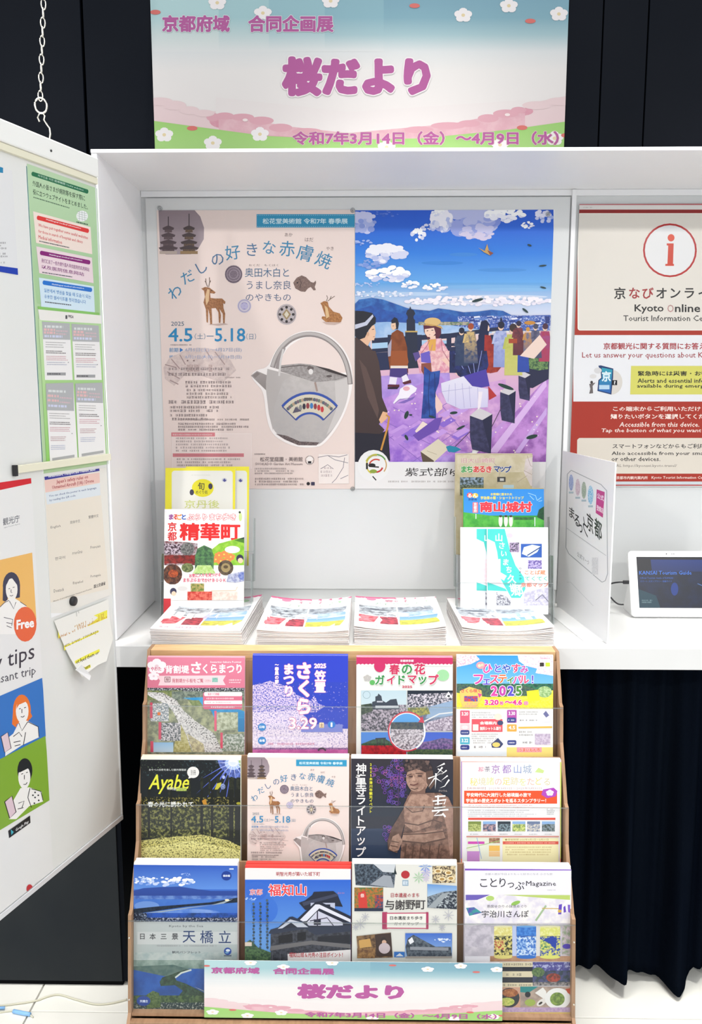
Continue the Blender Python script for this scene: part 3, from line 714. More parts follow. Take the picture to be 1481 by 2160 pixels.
# app poster with drawn people
def tips_poster():
    a = bsheet(-95, 1030, 68, 1860, 0.001, 15)
    a.h = a.h; a.w += 0.0
    zt = onboard(65, 1008, .001)[1]; s_, zb = onboard(100, 1860, .001); sl, _ = onboard(-95, 1000, .001); s65 = onboard(66, 1020, .001)[0]
    O = BP - BD * sl + BN * 0.001; O.z = zt; sR = onboard(112, 1835, .001)[0]
    a = Art(O, BD, UPZ, sl - sR, zt - onboard(112, 1835, .001)[1], 15)
    a.crop(0, 0, 1); a.rect(-400, 900, 300, 2200, 'efeeeb')
    a.crop(0, 960, .2222)
    e = lambda pts: [(x, y) for x, y in pts]
    a.poly([(-500, 415), (-500, 330), (295, 218), (298, 268), (0, 332)], 'd8232f')
    skewline(a, '観光庁', 28, 635, 185, 600, 70, '5d5f66', .01); skewline(a, 'Japan Tourism Agency', 38, 690, 190, 652, 14, '6d6f76')
    a.poly([(-500, 1110), (305, 925), (345, 1560), (-500, 1650)], 'f3bd68')
    # woman with bobbed hair
    a.ell(108, 1240, 82, 130, '3b3a52'); a.poly([(28, 1230), (25, 1380), (70, 1400), (75, 1230)], '3b3a52'); a.poly([(150, 1200), (190, 1230), (188, 1350), (150, 1360)], '3b3a52')
    a.ell(110, 1275, 56, 105, 'fbf6ee'); a.poly([(62, 1230), (100, 1150), (160, 1230), (158, 1180), (110, 1120), (65, 1170)], '3b3a52')
    a.poly([(85, 1360), (140, 1360), (190, 1390), (250, 1430), (260, 1700), (-60, 1700), (-60, 1500), (40, 1400)], 'fbf8f3')
    for p in ([(80, 1270), (95, 1265)], [(120, 1258), (138, 1252)], [(105, 1275), (102, 1300), (114, 1306)], [(92, 1332), (108, 1338), (124, 1328)], [(88, 1385), (130, 1460), (150, 1395)], [(-60, 1500), (40, 1402), (85, 1378)], [(190, 1392), (250, 1432)], [(35, 1540), (120, 1560), (110, 1620)], [(60, 1590), (110, 1600)], [(62, 1620), (110, 1640)]): a.stroke(p, 6, '4a4450')
    a.ell(238, 1605, 108, 166, 'ee6a3e'); skewline(a, 'Free', 155, 1612, 322, 1588, 92, 'ffffff', .035)
    skewline(a, 'y tips', -60, 2010, 325, 1880, 190, '3c3a40', -.006); skewline(a, 'for a pleasant trip', -380, 2230, 340, 2050, 110, '55535a', -.012)
    a.crop(0, 1300, .3056)
    a.poly([(-400, 720), (290, 425), (325, 825), (0, 985), (-400, 1180)], '3478c8')
    a.ell(150, 650, 62, 110, 'f07a2c'); a.poly([(90, 640), (82, 745), (110, 768), (125, 700)], 'f07a2c'); a.poly([(190, 620), (222, 690), (205, 712), (180, 690)], 'f07a2c')
    a.ell(152, 655, 44, 82, 'fbf8f3'); a.poly([(112, 640), (125, 560), (178, 556), (200, 620), (175, 590), (130, 610)], 'f07a2c')
    a.poly([(130, 730), (185, 720), (262, 760), (268, 835), (150, 890), (35, 965), (40, 850), (90, 810)], 'fbf8f3')
    for p in ([(130, 640), (142, 636)], [(165, 632), (178, 628)], [(150, 640), (150, 668)], [(142, 692), (156, 696), (168, 686)], [(128, 735), (150, 790), (190, 728)], [(90, 830), (130, 800), (150, 830)], [(92, 870), (140, 860)], [(100, 895), (140, 885)], [(190, 728), (262, 762), (268, 832)], [(160, 890), (175, 800)]): a.stroke(p, 5, '26242c')
    a.poly([(5, 830), (52, 800), (75, 910), (30, 940)], 'e9cfd6'); a.stroke([(5, 830), (52, 800), (75, 910), (30, 940), (5, 830)], 5, '2a2a36')
    a.poly([(-400, 1180), (0, 985), (312, 825), (348, 1265), (0, 1475), (-400, 1700)], '86b038')
    a.ell(170, 1065, 52, 86, '20242a'); a.ell(166, 1110, 42, 80, 'fbf8f3'); a.poly([(120, 1080), (130, 1005), (200, 1000), (218, 1070), (190, 1050), (140, 1075)], '20242a')
    a.poly([(140, 1185), (200, 1180), (285, 1210), (295, 1278), (200, 1310), (110, 1400), (60, 1400), (85, 1280)], 'fbf8f3')
    for p in ([(145, 1090), (158, 1084)], [(178, 1080), (190, 1075)], [(166, 1095), (166, 1125)], [(160, 1160), (176, 1160), (186, 1146)], [(125, 1290), (165, 1275), (150, 1320)], [(120, 1330), (160, 1320)], [(205, 1185), (190, 1250), (215, 1320)], [(215, 1190), (280, 1208), (295, 1270)]): a.stroke(p, 5, '26242c')
    for x, y in ((240, 1215), (262, 1235), (240, 1250), (265, 1270), (235, 1290), (225, 1235)): a.ell(x, y, 6, 6, '34353c', n=8)
    a.poly([(30, 1280), (80, 1240), (108, 1350), (65, 1395)], 'e6ccd6'); a.stroke([(30, 1280), (80, 1240), (108, 1350), (65, 1395), (30, 1280)], 6, '26242c')
    a.poly([(55, 1480), (205, 1375), (208, 1425), (62, 1530)], '1b1b1f'); a.poly([(72, 1470), (92, 1488), (76, 1510)], '3fb6c8'); skewline(a, 'Google Play', 105, 1478, 195, 1418, 26, 'ffffff', .01)
    a.ell(203, 1880, 22, 30, 'c83a40'); skewline(a, '公式アプリ Official app', 240, 1850, 330, 1790, 10, '55535a')
    tag(a.build('poster', None, 'inkboard'), 'app poster with red top band and three drawn people on coloured grounds', 'poster')
tips_poster()
# white sheet with a blue band at the frame edge
def white_sheet():
    a = bsheet(-80, 325, 38, 580, 0.001, 16); s3 = onboard(38, 566, .001)
    a.crop(0, 240, .1852); a.rect(-600, 300, 400, 2300, 'e9e9e8'); a.poly([(-500, 200), (0, 455), (35, 465), (35, 675), (-500, 600)], '2388b4'); a.poly([(-500, 180), (35, 440), (35, 475), (-500, 300)], '2c6b5a')
    a.lines(-300, 1455, 100, 1640, 6, '5d5f64'); a.lines(-300, 1680, 100, 1710, 1, '9a9ca0')
    a.poly([(-500, 1690), (0, 1733), (203, 1760), (205, 1848), (0, 1815), (-500, 1780)], '1d3fb0')
    tag(a.build('notice_sheet', None, 'inkboard'), 'white notice sheet with a deep blue bottom band, far left on the board', 'notice')
white_sheet()
# ------------------------------------------------------------------ header banner artwork (also printed small for the rack strip)
PUR = 'b45c9a'
def art_banner(a, small=False):
    a.crop(300, 0, .6212)
    for y0, y1, c in ((-8, 60, '7fa9ba>84aebc'), (60, 120, '84aebc>a9c6cc'), (120, 175, 'a9c6cc>dfe2e2'), (175, 240, 'dfe2e2>ece8e5'), (240, 520, 'ece8e5>ebe3e1')): a.rect(20, y0, 1460, y1, c)
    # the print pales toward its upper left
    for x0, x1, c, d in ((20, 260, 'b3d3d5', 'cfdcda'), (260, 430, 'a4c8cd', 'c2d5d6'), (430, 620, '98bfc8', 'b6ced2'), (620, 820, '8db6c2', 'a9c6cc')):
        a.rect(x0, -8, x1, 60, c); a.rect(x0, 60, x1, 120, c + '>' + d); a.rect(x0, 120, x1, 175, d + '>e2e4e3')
    a.poly([(20, 330), (120, 345), (180, 380), (260, 378), (330, 395), (500, 440), (700, 452), (1050, 420), (1160, 400), (1200, 375), (1320, 350), (1460, 322), (1460, 520), (20, 520)], 'e9d3d3>e6c8cb')
    for cx, cy, rx, ry in ((270, 410, 42, 25), (320, 400, 45, 22), (370, 412, 50, 24), (425, 425, 48, 26), (480, 455, 60, 22), (580, 455, 80, 20), (960, 450, 70, 22), (1060, 435, 70, 22), (1140, 420, 50, 20), (1190, 400, 42, 20), (1240, 385, 45, 18), (1290, 378, 38, 15)):
        a.ell(cx, cy, rx, ry, 'dfa9b4', 'd998a8', (60, .4, .6))
    a.poly([(260, 405), (1300, 385), (1300, 450), (750, 480), (260, 450)], 'dfadb7', 'e6bcc3', (40, .4, .6))
    a.poly([(250, 385), (500, 430), (700, 452), (1050, 420), (1300, 372), (1300, 340), (700, 380), (250, 330)], 'ebe3e1>ebe4e2')
    for cx, cy, rx, ry in ((240, 398, 22, 14), (280, 394, 32, 12), (340, 398, 40, 12), (405, 410, 42, 14), (470, 434, 40, 14), (560, 447, 52, 12), (940, 441, 50, 12), (1040, 427, 60, 12), (1110, 420, 38, 12), (1175, 402, 36, 14), (1235, 386, 44, 14), (1278, 374, 26, 11)):
        a.ell(cx, cy, rx, ry, 'dfa9b4')
    for cx, cy, rx, ry in ((60, 345, 45, 14), (110, 358, 40, 16), (160, 375, 34, 14), (210, 385, 36, 12), (1340, 358, 50, 14), (1420, 345, 50, 14)): a.ell(cx, cy, rx, ry, 'e9d0d1')
    a.poly([(20, 408), (180, 430), (420, 462), (700, 475), (950, 470), (1250, 440), (1460, 410), (1460, 530), (20, 530)], '9fcf72>a9d382')
    for x, y in ((75, 458), (240, 486), (400, 456), (1090, 52), (1245, 20), (1415, 48), (255, 10), (640, 4), (410, 45), (830, 500), (1215, 492), (1400, 470)): a.flower(x, y, 30, 'f3eeee', 'e6d3a8')
    for x, y in ((925, 20), (1318, 72), (170, 436), (1290, 434), (1440, 460), (45, 42)): a.ell(x, y, 18, 8, 'd9736c')
    for x, y in ((350, 408), (1240, 390)): a.ell(x, y, 9, 5, 'f6e6e4')
    o = 'dbe7e6' if not small else None
    a.text('京都府域', 68, 52, 298, 110, PUR, .042, o, .03)
    a.text('合同企画展', 360, 52, 650, 110, PUR, .042, o, .03)
    a.text('桜だより', 474, 192, 980, 328, PUR, .066, 'f5eeee', .03)
    a.text('令和7年3月14日（金）～4月9日（水）', 510, 446, 1415, 493, PUR, .036, 'e3d3c6' if not small else None, .03)
BNR = facing(322, -6, 1195, 315, 1.936, 21); art_banner(BNR)
tag(BNR.build('banner', None, 'inkcloth'), 'wide pastel banner with purple lettering on the dark wall above the booth', 'banner')

# ------------------------------------------------------------------ pottery exhibition poster
def rounded(p, closed=True, n=2):
    for _ in range(n):
        q = [] if closed else [p[0]]
        for i in range(len(p) if closed else len(p) - 1):
            (x0, y0), (x1, y1) = p[i], p[(i + 1) % len(p)]
            q += [(x0 * .75 + x1 * .25, y0 * .75 + y1 * .25), (x0 * .25 + x1 * .75, y0 * .25 + y1 * .75)]
        p = q if closed else q + [p[-1]]
    return p
def art_pots(a):
    INKB = '3d86ae'; N = '4a3c3c'
    a.crop(0, 0, 1); a.rect(300, 400, 800, 1100, 'ecdad3>ead7cf')
    a.crop(320, 430, .2971)
    a._cvx = 1; a.poly([(48, 40), (300, 40), (345, 90), (372, 170), (370, 250), (330, 320), (280, 358), (100, 360), (60, 330)], '8f7f86>a89aa0'); a._cvx = 0
    for cx, c1, c2 in ((118, '55474c', '6b5a5c'), (265, '4d4142', '7a6248')):
        a.stroke([(cx, 70 if cx > 200 else 90), (cx, 160)], 6, '3a3034')
        for i, y in enumerate((165, 215, 265, 305)):
            w = 42 + i * 9; a.poly([(cx - w, y + 6), (cx - w * .5, y - 4), (cx, y - 12), (cx + w * .5, y - 4), (cx + w, y + 6), (cx + w * .85, y + 20), (cx - w * .85, y + 20)], c1)
            a.rect(cx - w * .62, y + 18, cx + w * .62, y + 38, c2, c1, (600, .4, .6))
        a.rect(cx - 62, 335, cx + 62, 356, 'b9a99f' if cx < 200 else '9b7f5c')
    a.rect(745, 73, 1450, 168, '2d94bd'); z = a.z
    for i in range(46): a.rect(750 + i * 15.2, 79, 758 + i * 15.2, 82, 'a9d6e6'); a.z = z; a.rect(750 + i * 15.2, 160, 758 + i * 15.2, 163, 'a9d6e6'); a.z = z
    a.z += .00003
    a.text('松花堂美術館 令和7年 春季展', 788, 103, 1392, 143, 'd6eef4', .02)
    for ch, x, y, s, r in (('わ', 165, 625, 105, -38), ('だ', 255, 520, 100, -26), ('し', 355, 450, 100, 8 - 38), ('の', 468, 395, 105, -14), ('好', 575, 345, 112, -8), ('き', 712, 325, 105, 2), ('な', 835, 310, 105, 12), ('赤', 962, 318, 118, 4), ('膚', 1090, 348, 125, 14), ('焼', 1222, 398, 118, 22)):
        a.chars(ch, [(x, y, r)], s, INKB if ch not in 'しのき' else '4f7398', .004)
    a.text('あか', 945, 206, 1000, 232, '6b5a5a'); a.text('はだ', 1088, 240, 1148, 268, '6b5a5a'); a.text('やき', 1240, 304, 1292, 330, '6b5a5a')
    a.text('おくだ　もくはく', 690, 428, 900, 444, '7b6a6a')
    a.text('奥田木白と', 662, 455, 975, 520, '44688a', .002); a.text('うまし奈良', 675, 545, 990, 608, '5a6a88', .002); a.text('のやきもの', 668, 638, 988, 690, '5a6a88', .002)
    a.ell(582, 500, 62, 64, '6d5c6a', '8d7f8a', (900, .4, .6)); a.ring(582, 500, 48, 4, 'a596a0'); a.ring(582, 500, 30, 4, 'a596a0'); a.ring(582, 500, 56, 3, '4a3c4a')
    a.ell(658, 725, 50, 50, 'cdc6d2'); a.ring(658, 725, 42, 5, '9c93bb'); a.ell(658, 725, 26, 26, '8c82b8'); a.flower(658, 725, 28, 'b9b2d2')
    a.ell(958, 785, 70, 74, 'b8aeb0'); a.ring(958, 785, 60, 4, '6d5f62')
    for k in range(8): a.ell(958 + 47 * cos(k * pi / 4), 785 + 50 * sin(k * pi / 4), 10, 10, '2f292c', n=8)
    a.poly([(958, 745), (990, 785), (958, 825), (926, 785)], '9c8560'); a.poly([(958, 760), (975, 785), (958, 810), (941, 785)], 'd6cdb8')
    # fish
    a.poly([(1005, 560), (1030, 525), (1065, 508), (1095, 520), (1130, 555), (1150, 560), (1165, 545), (1168, 560), (1158, 590), (1166, 612), (1150, 615), (1130, 590), (1110, 600), (1090, 625), (1060, 622), (1020, 600)], '6b544f', '8c736a', (500, .4, .6)); a.ell(1035, 560, 6, 6, '2f2628', n=8); a.stroke([(1050, 530), (1062, 560), (1052, 600)], 4, '4a3a38')
    # standing deer
    D, D2 = 'a9744a', '8a5a38'
    a.poly([(352, 602), (380, 590), (410, 595), (455, 628), (445, 638), (415, 634), (418, 668), (450, 672), (500, 672), (524, 695), (520, 712), (508, 706), (510, 740), (522, 780), (518, 850), (508, 852), (505, 780), (480, 745), (492, 790), (488, 845), (478, 845), (474, 770), (455, 740), (425, 742), (428, 790), (430, 858), (416, 860), (412, 790), (402, 745), (400, 845), (390, 840), (385, 750), (368, 700), (378, 660), (372, 618)], D, D2, (300, .42, .6))
    a.poly([(395, 605), (412, 610), (405, 690), (388, 720), (380, 660)], 'd8b48a'); 
    for p in ([(398, 590), (385, 560), (384, 530)], [(405, 590), (412, 555), (410, 522)], [(388, 562), (378, 548)], [(412, 560), (420, 545)]): a.stroke(p, 5, '6b5648')
    a.ell(425, 615, 4, 4, '2b201c', n=8); a.poly([(400, 855), (520, 848), (545, 856), (470, 866)], 'c4aca4')
    # lying deer
    a.poly([(1198, 705), (1225, 690), (1250, 695), (1258, 730), (1290, 765), (1335, 778), (1355, 810), (1345, 838), (1290, 852), (1235, 838), (1205, 812), (1212, 798), (1235, 800), (1215, 745), (1208, 722)], 'b9804c', '966036', (300, .42, .6)); a.poly([(1228, 720), (1250, 740), (1262, 800), (1240, 815)], 'dcb888')
    for p in ([(1240, 690), (1250, 668), (1242, 650)], [(1250, 690), (1275, 672), (1300, 655)], [(1265, 678), (1275, 655)]): a.stroke(p, 4, '6b5648')
    a.poly([(1210, 838), (1350, 842), (1300, 860), (1240, 856)], 'c9b0a6')
    a.text('2025', 138, 836, 230, 866, '4f6c84')
    a.text('4.5', 118, 882, 290, 978, '2c88bb', .012); a.text('（土）', 306, 920, 382, 962, '6a87a0'); a.rect(390, 936, 440, 942, '6a87a0'); a.text('5.18', 448, 882, 665, 978, '2c88bb', .012); a.text('（日）', 672, 920, 742, 964, '6a87a0')
    a.crop(320, 680, .2971)
    a.text('前期', 125, 180, 190, 212, '6f9cc4', .01); a.text('後期', 125, 232, 190, 262, '6f9cc4', .01); a.poly([(200, 180), (224, 196), (200, 212)], '2c78c0'); a.poly([(200, 230), (224, 246), (200, 262)], '2c78c0')
    a.poly([(85, 320), (130, 250), (250, 195), (380, 180), (480, 200), (560, 270), (600, 340), (500, 430), (420, 400), (260, 350), (160, 450), (95, 400)], 'cfbcb8', 'dccac3', (120, .4, .6))
    for p in ([(95, 300), (175, 320)], [(140, 260), (200, 330)], [(110, 350), (200, 400)], [(130, 410), (190, 440)], [(450, 210), (520, 300)], [(380, 190), (430, 270)], [(200, 230), (240, 300)]): a.stroke(p, 7, 'a9928f')
    for x in (255, 300): a.ell(x, 272, 7, 6, '8c7674', n=8)
    for x, w in ((250, 45), (300, 40), (405, 26)): a.rect(x, 300, x + w, 350, 'b39c98', 'c9b4ae', (300, .4, .6))
    a.text('4月5日(土)〜4月27日(日)', 236, 180, 640, 212, '9aa6c4', .004); a.text('4月29日(火祝)〜5月18日(日)', 236, 232, 640, 262, '9aa6c4', .004)
    a.lines(125, 152, 345, 168, 1, '9a8f96')
    a.lines(118, 318, 660, 342, 1, '7d6a6a', .6); a.lines(118, 355, 640, 382, 1, '7d6a6a', .6); a.lines(520, 385, 645, 398, 1, 'a08e8c'); a.lines(240, 412, 640, 466, 2, '7d6a6a'); a.lines(248, 468, 600, 545, 3, '8d7a78')
    a.lines(120, 550, 660, 580, 1, '7d6a6a', .6); a.lines(130, 590, 520, 640, 2, '7d6a6a', .55); a.lines(130, 646, 415, 700, 2, '7d6a6a', .5, rag=.1); a.lines(190, 680, 705, 700, 1, '8d7a78'); a.lines(188, 710, 690, 772, 3, '7d6a6a', .5)
    a.rect(145, 788, 712, 1040, 'f1e2dc'); a.rect(150, 793, 707, 1040, 'ecdad3'); a.rect(140, 782, 450, 810, 'd57f86'); a.lines(150, 790, 440, 804, 1, 'f6dcd8', .6, rag=0); a.lines(172, 812, 560, 922, 5, '7d6a6a', .45)
    a.rect(150, 930, 655, 955, 'd57f86'); a.lines(160, 936, 645, 950, 1, 'a9525a', .6, rag=0); a.lines(178, 960, 640, 1026, 3, '7d6a6a', .45)
    # teapot with white halo
    body = [(822, 330), (1000, 375), (1160, 425), (1400, 392), (1398, 520), (1355, 650), (1290, 760), (1215, 850), (1170, 874), (1040, 872), (945, 832), (862, 770), (832, 650), (812, 480), (812, 420)]
    halo = [(700, 378), (745, 335), (825, 322), (870, 215), (920, 150), (1000, 82), (1110, 52), (1240, 76), (1345, 155), (1412, 270), (1432, 400), (1415, 520), (1370, 655), (1305, 770), (1225, 865), (1170, 890), (1035, 888), (930, 848), (845, 782), (812, 660), (795, 490), (745, 440)]
    a.poly(rounded(halo), 'f6efec'); a.poly(rounded([(870, 330), (905, 300), (925, 250), (965, 180), (1040, 125), (1120, 98), (1225, 122), (1310, 190), (1360, 280), (1388, 380), (1160, 300)], True, 1), 'ecdad3')
    G = 'bdb6b3>a8a19f'
    a.poly([(705, 378), (748, 345), (830, 380), (812, 482)], 'a59c99>8f8683'); a.poly([(715, 378), (748, 352), (770, 365), (735, 395)], '8a7f7c')
    a.poly([body[0], body[1], body[2], body[3]] + rounded(body[3:], False), 'c7c1be>b1abaa', 'bbb5b2', (80, .4, .6)); a.poly([(822, 330), (1000, 375), (930, 420), (870, 600), (862, 770), (832, 650), (812, 480), (812, 420)], 'bab3b0')
    a.poly([(1300, 420), (1398, 396)] + rounded([(1398, 396), (1396, 520), (1353, 650), (1290, 755), (1240, 800)], False) + [(1310, 620)], 'cec8c5')
    a.poly([(880, 790), (960, 805), (1050, 845), (1190, 852), (1170, 874), (1040, 872), (945, 832)], '574a4a', '7a6a68', (300, .45, .6))
    a.poly([(915, 305), (1050, 292), (1135, 300), (1250, 335), (1398, 388), (1300, 412), (1160, 425), (1000, 375), (900, 345)], '8f8886', 'a8a2a0', (200, .4, .6))
    a.poly([(1150, 305), (1260, 330), (1398, 380), (1396, 392), (1260, 352)], '3a3232'); a.stroke([(920, 320), (1050, 305), (1130, 312)], 6, '5c5352')
    a.ell(1128, 325, 24, 14, '6a605e'); a.ell(1130, 350, 16, 20, 'e4dfdc'); a.stroke([(1160, 425), (1175, 490)], 14, 'a28d84'); a.ell(1260, 382, 20, 8, '5c5352')
    H = [(858, 320), (880, 250), (920, 180), (1000, 108), (1115, 78), (1230, 104), (1325, 180), (1378, 270), (1405, 380), (1410, 440)]
    H = rounded(H, False); a.stroke(H, 36, '8f8684'); a.stroke([(x - 3, y - 5) for x, y in H], 20, 'bcb5b2'); a.stroke([(890, 330), (910, 250), (940, 180)], 26, '9b9290'); a.stroke([(905, 380), (915, 280), (935, 190)], 14, 'd5d0cd')
    def arc(r, n=14, a0=222, a1=318, cy=790, cx=1122): return [(cx + r * cos(radians(a0 + (a1 - a0) * i / n)), cy + r * 1.1 * sin(radians(a0 + (a1 - a0) * i / n))) for i in range(n + 1)]
    a.poly(arc(268) + arc(125)[::-1], 'd4cbb6'); a.stroke(arc(262), 18, '3551a4'); a.stroke(arc(132), 15, '3551a4')
    for i in (0, -1): a.stroke([arc(262)[i], arc(130)[i]], 8, '3c4a86')
    q = arc(222, 22)[1:-1]; [a.ell(x, y, 12, 13, ('5a6470', '7a6470', '6b7c70', 'b59a80')[i % 4], n=7) for i, (x, y) in enumerate(q)]
    q = arc(180, 9, 232, 308)[1:-1]; [a.ell(x, y, 12, 22, ('8a8a88', '8a8a88', '2f2c3c', '8c3a40', '3d78b4', '8c3a40', 'c23a40', 'c23a40')[i % 8], n=8) for i, (x, y) in enumerate(q)]
    a.poly([(1000, 645), (1022, 600), (1065, 630)], '5a5466'); a.rect(1085, 535, 1140, 552, '5a5452')
    a.crop(320, 680, .2971)
    a.lines(730, 928, 825, 942, 1, '6b5a5a'); a.text('松花堂庭園・美術館', 770, 955, 1072, 988, '6b5c5c', .004); a.text('SHOKADO Garden Art Museum', 735, 996, 1072, 1014, '8d7d7c', .004)
    a.poly([(1090, 975), (1122, 940), (1156, 975), (1140, 975), (1140, 1005), (1104, 1005), (1104, 975)], 'f4ebe6'); a.ring(1122, 978, 30, 3, '6b5a5a'); a.rect(1110, 985, 1134, 1002, '2a2326')
    a.lines(732, 1030, 1010, 1080, 3, 'a08f8c'); a.lines(735, 1100, 1090, 1160, 3, '8d7a78'); a.ell(1112, 1145, 12, 12, '1f1c20'); a.rect(1132, 1133, 1158, 1157, '3a3550', r=4)
    a.rect(1185, 935, 1400, 1145, 'f1e6e0'); 
    for p in ([(1180, 958), (1250, 945), (1300, 975), (1395, 998)], [(1245, 945), (1330, 955), (1390, 940)], [(1370, 960), (1360, 1030), (1310, 1110), (1280, 1140)], [(1395, 1085), (1340, 1110)], [(1200, 1040), (1250, 1010), (1290, 1040)]): a.stroke(p, 4, '7a7480')
    a.lines(1200, 1020, 1290, 1100, 3, 'cdbcbc')
PP = facing(340, 443, 748, 1031, 2.2405, 22); PP.dz = .000006; art_pots(PP)
tag(PP.build('poster', None, 'ink'), 'pale pink pottery exhibition poster with a large teapot, left on the booth back', 'poster')

# ------------------------------------------------------------------ illustrated bridge poster
def art_bridge(a):
    a.crop(740, 430, .2971); a.dz = .000004
    for y0, y1, c in ((0, 150, '2558cc>2462d4'), (150, 350, '2462d4>3080e0'), (350, 560, '3080e0>66aaea'), (560, 690, '5fa4e2>b4cbe9'), (690, 860, 'b4cbe9>eae4ee')): a.rect(20, y0, 1440, y1, c)
    for y, x0, x1, c in ((590, 600, 1400, '7db4e6'), (640, 50, 700, 'b9d2ee'), (610, 900, 1420, '88bbe8'), (470, 900, 1250, '4a90da'), (420, 500, 800, '3b86d8'), (660, 700, 1400, 'cfdcf0'), (700, 500, 1400, 'dfe0f0'), (360, 700, 900, '3f88da')): a.ell((x0 + x1) / 2, y, (x1 - x0) / 2, 14, c)
    a.cloud(820, 110, 200, 110, 90, ('b9bfe8', '9aa6e2', '7e90da')); a.cloud(900, 200, 110, 50, 50, ('c9c9ec', 'd8cfe8', 'b4b8e2')); a.cloud(640, 120, 70, 80, 50, ('f4f2fb', 'dcdff4', 'b8c2ea')); a.cloud(480, 215, 45, 45, 30); a.cloud(80, 130, 100, 70, 60, ('c9cdf0', 'aab6e8', '8c9fe0')); a.cloud(250, 70, 90, 20, 14, ('5a7cd8', '4a70d0', '3d66cc'))
    a.cloud(620, 60, 40, 26, 24); a.cloud(1100, 80, 130, 45, 60); a.cloud(1260, 150, 45, 22, 24); a.cloud(1370, 90, 60, 40, 30, ('e6e6f8', 'c9d0f0', '9fb0e6')); a.cloud(560, 170, 50, 26, 20, ('dfe2f6', 'c9cff0', 'b0bcea'))
    a.cloud(250, 350, 130, 60, 60, ('f4f4fc', 'd9dcf4', 'b9c4ec')); a.cloud(130, 430, 70, 30, 26, ('8fa8e2', '7d9be0', '6f92dc')); a.cloud(260, 500, 140, 50, 60, ('ffffff', 'e6e6f6', 'c4cdee')); a.cloud(420, 570, 60, 30, 24); a.cloud(600, 590, 80, 28, 30); a.cloud(120, 575, 110, 16, 24, ('b6c8f0', 'cdd8f4', 'a0b8ec')); a.cloud(220, 640, 220, 22, 40, ('e6eaf8', 'c9d6f2', 'f4f4fb'))
    a.cloud(900, 690, 520, 34, 150, ('f6f0f6', 'ece6f2', 'f9f6fa')); a.cloud(80, 275, 70, 18, 20, ('a9bdf0', '8fa9ea', '7c9ae4'))
    a.poly([(20, 720), (60, 680), (150, 668), (230, 680), (330, 715), (400, 740), (450, 750), (560, 760), (620, 742), (700, 752), (800, 770), (900, 765), (1000, 752), (1080, 760), (1140, 790), (1300, 800), (1420, 790), (1420, 900), (20, 900)], '3c78c0>2f5fae', '24509c', (60, .42, .62))
    a.poly([(20, 760), (150, 720), (260, 760), (420, 790), (520, 790), (640, 770), (760, 800), (860, 830), (860, 900), (20, 900)], '2b5db0', '2a4e9c', (90, .4, .6))
    a.poly([(760, 800), (1420, 790), (1420, 900), (760, 880)], '3f5cae', 'c9d2ee', (330, .5, .62)); 
    for i in range(26): a.poly([(x := a.rnd.uniform(770, 1330), y := a.rnd.uniform(795, 850)), (x + 40, y - 4), (x + 46, y + 8), (x, y + 12)], a.rnd.choice(['e6e6f4', '35509c', '6d8ccc', '2b3f86', '5a7ac0']))
    a.poly([(20, 850), (260, 838), (700, 860), (900, 890), (1000, 900), (1000, 1000), (20, 1100)], 'a9c6e8>c3d3ec', '8fb4e0', (40, .4, .6)); a.rect(480, 838, 840, 862, 'b9ad9a', '5a7a60', (160, .4, .6))
    a.poly([(140, 960), (1420, 900), (1420, 1200), (140, 1200)], 'e9cfcc>e6c3c4'); a.rect(150, 970, 700, 1030, 'a8cbe8'); 
    R0 = '1f2848'
    a.poly([(150, 955), (700, 920), (1080, 870), (1085, 892), (700, 955), (150, 990)], R0); a.poly([(150, 1030), (780, 985), (780, 1005), (150, 1060)], R0)
    for x in (262, 470, 680, 740, 905, 990): a.rect(x, 930, x + 34, 1200, R0)
    a.poly([(150, 1060), (800, 1010), (800, 1110), (150, 1200)], '232c50')
    # lamp post finial
    a.poly([(392, 780), (402, 755), (415, 748), (422, 728), (430, 748), (448, 756), (458, 780), (445, 800), (446, 815), (456, 826), (458, 905), (472, 912), (475, 1200), (385, 1200), (386, 912), (396, 905), (396, 826), (404, 815), (404, 800)], '232a40'); a.rect(386, 902, 474, 912, 'c9a860')
    # ground
    a.crop(740, 740, .2971)
    a.poly([(30, 150), (1460, 60), (1460, 380), (1000, 620), (30, 620)], 'e4b9c6>b98ad8'); a.poly([(30, 190), (700, 150), (760, 800), (30, 800)], 'a98ad6>8f68cc', 'b99ae0', (40, .4, .62))
    a.poly([(230, 340), (640, 180), (850, 420), (860, 720), (230, 800)], 'b484d4>8a5cc8', 'c79ae0', (30, .4, .62)); a.poly([(620, 300), (1100, 200), (1100, 480), (850, 720), (620, 700)], 'cf9ccf>a06cc0', 'd8a8d6', (40, .42, .6))
    a.poly([(1000, 620), (1390, 190), (1460, 120), (1460, 800), (820, 800)], 'b07cc8>8a4fa0', 'c890d8', (30, .4, .6)); a.poly([(980, 720), (1385, 200), (1390, 250), (1040, 725)], 'd9b4e6'); a.poly([(1160, 725), (1390, 400), (1390, 450), (1200, 725)], 'caa6e0')
    for p in ([(240, 500), (640, 700)], [(300, 400), (800, 640)], [(240, 640), (700, 360)], [(420, 800), (830, 520)], [(640, 380), (900, 700)], [(30, 420), (520, 800)], [(560, 790), (850, 560)]): a.stroke(p, 4, '8460b8')
    for i in range(16): a.poly([(x := a.rnd.uniform(250, 800), y := a.rnd.uniform(380, 720)), (x + 90, y - 50), (x + 130, y - 30), (x + 40, y + 22)], a.rnd.choice(['9c78d4', 'b488d8', '8a66cc', 'c49ae0']))
    for i in range(60): a.ell(a.rnd.uniform(230, 1380), a.rnd.uniform(280, 780), 6, 5, a.rnd.choice(['f0d4f0', 'f6e6d0', 'e2c0ee']), n=7)
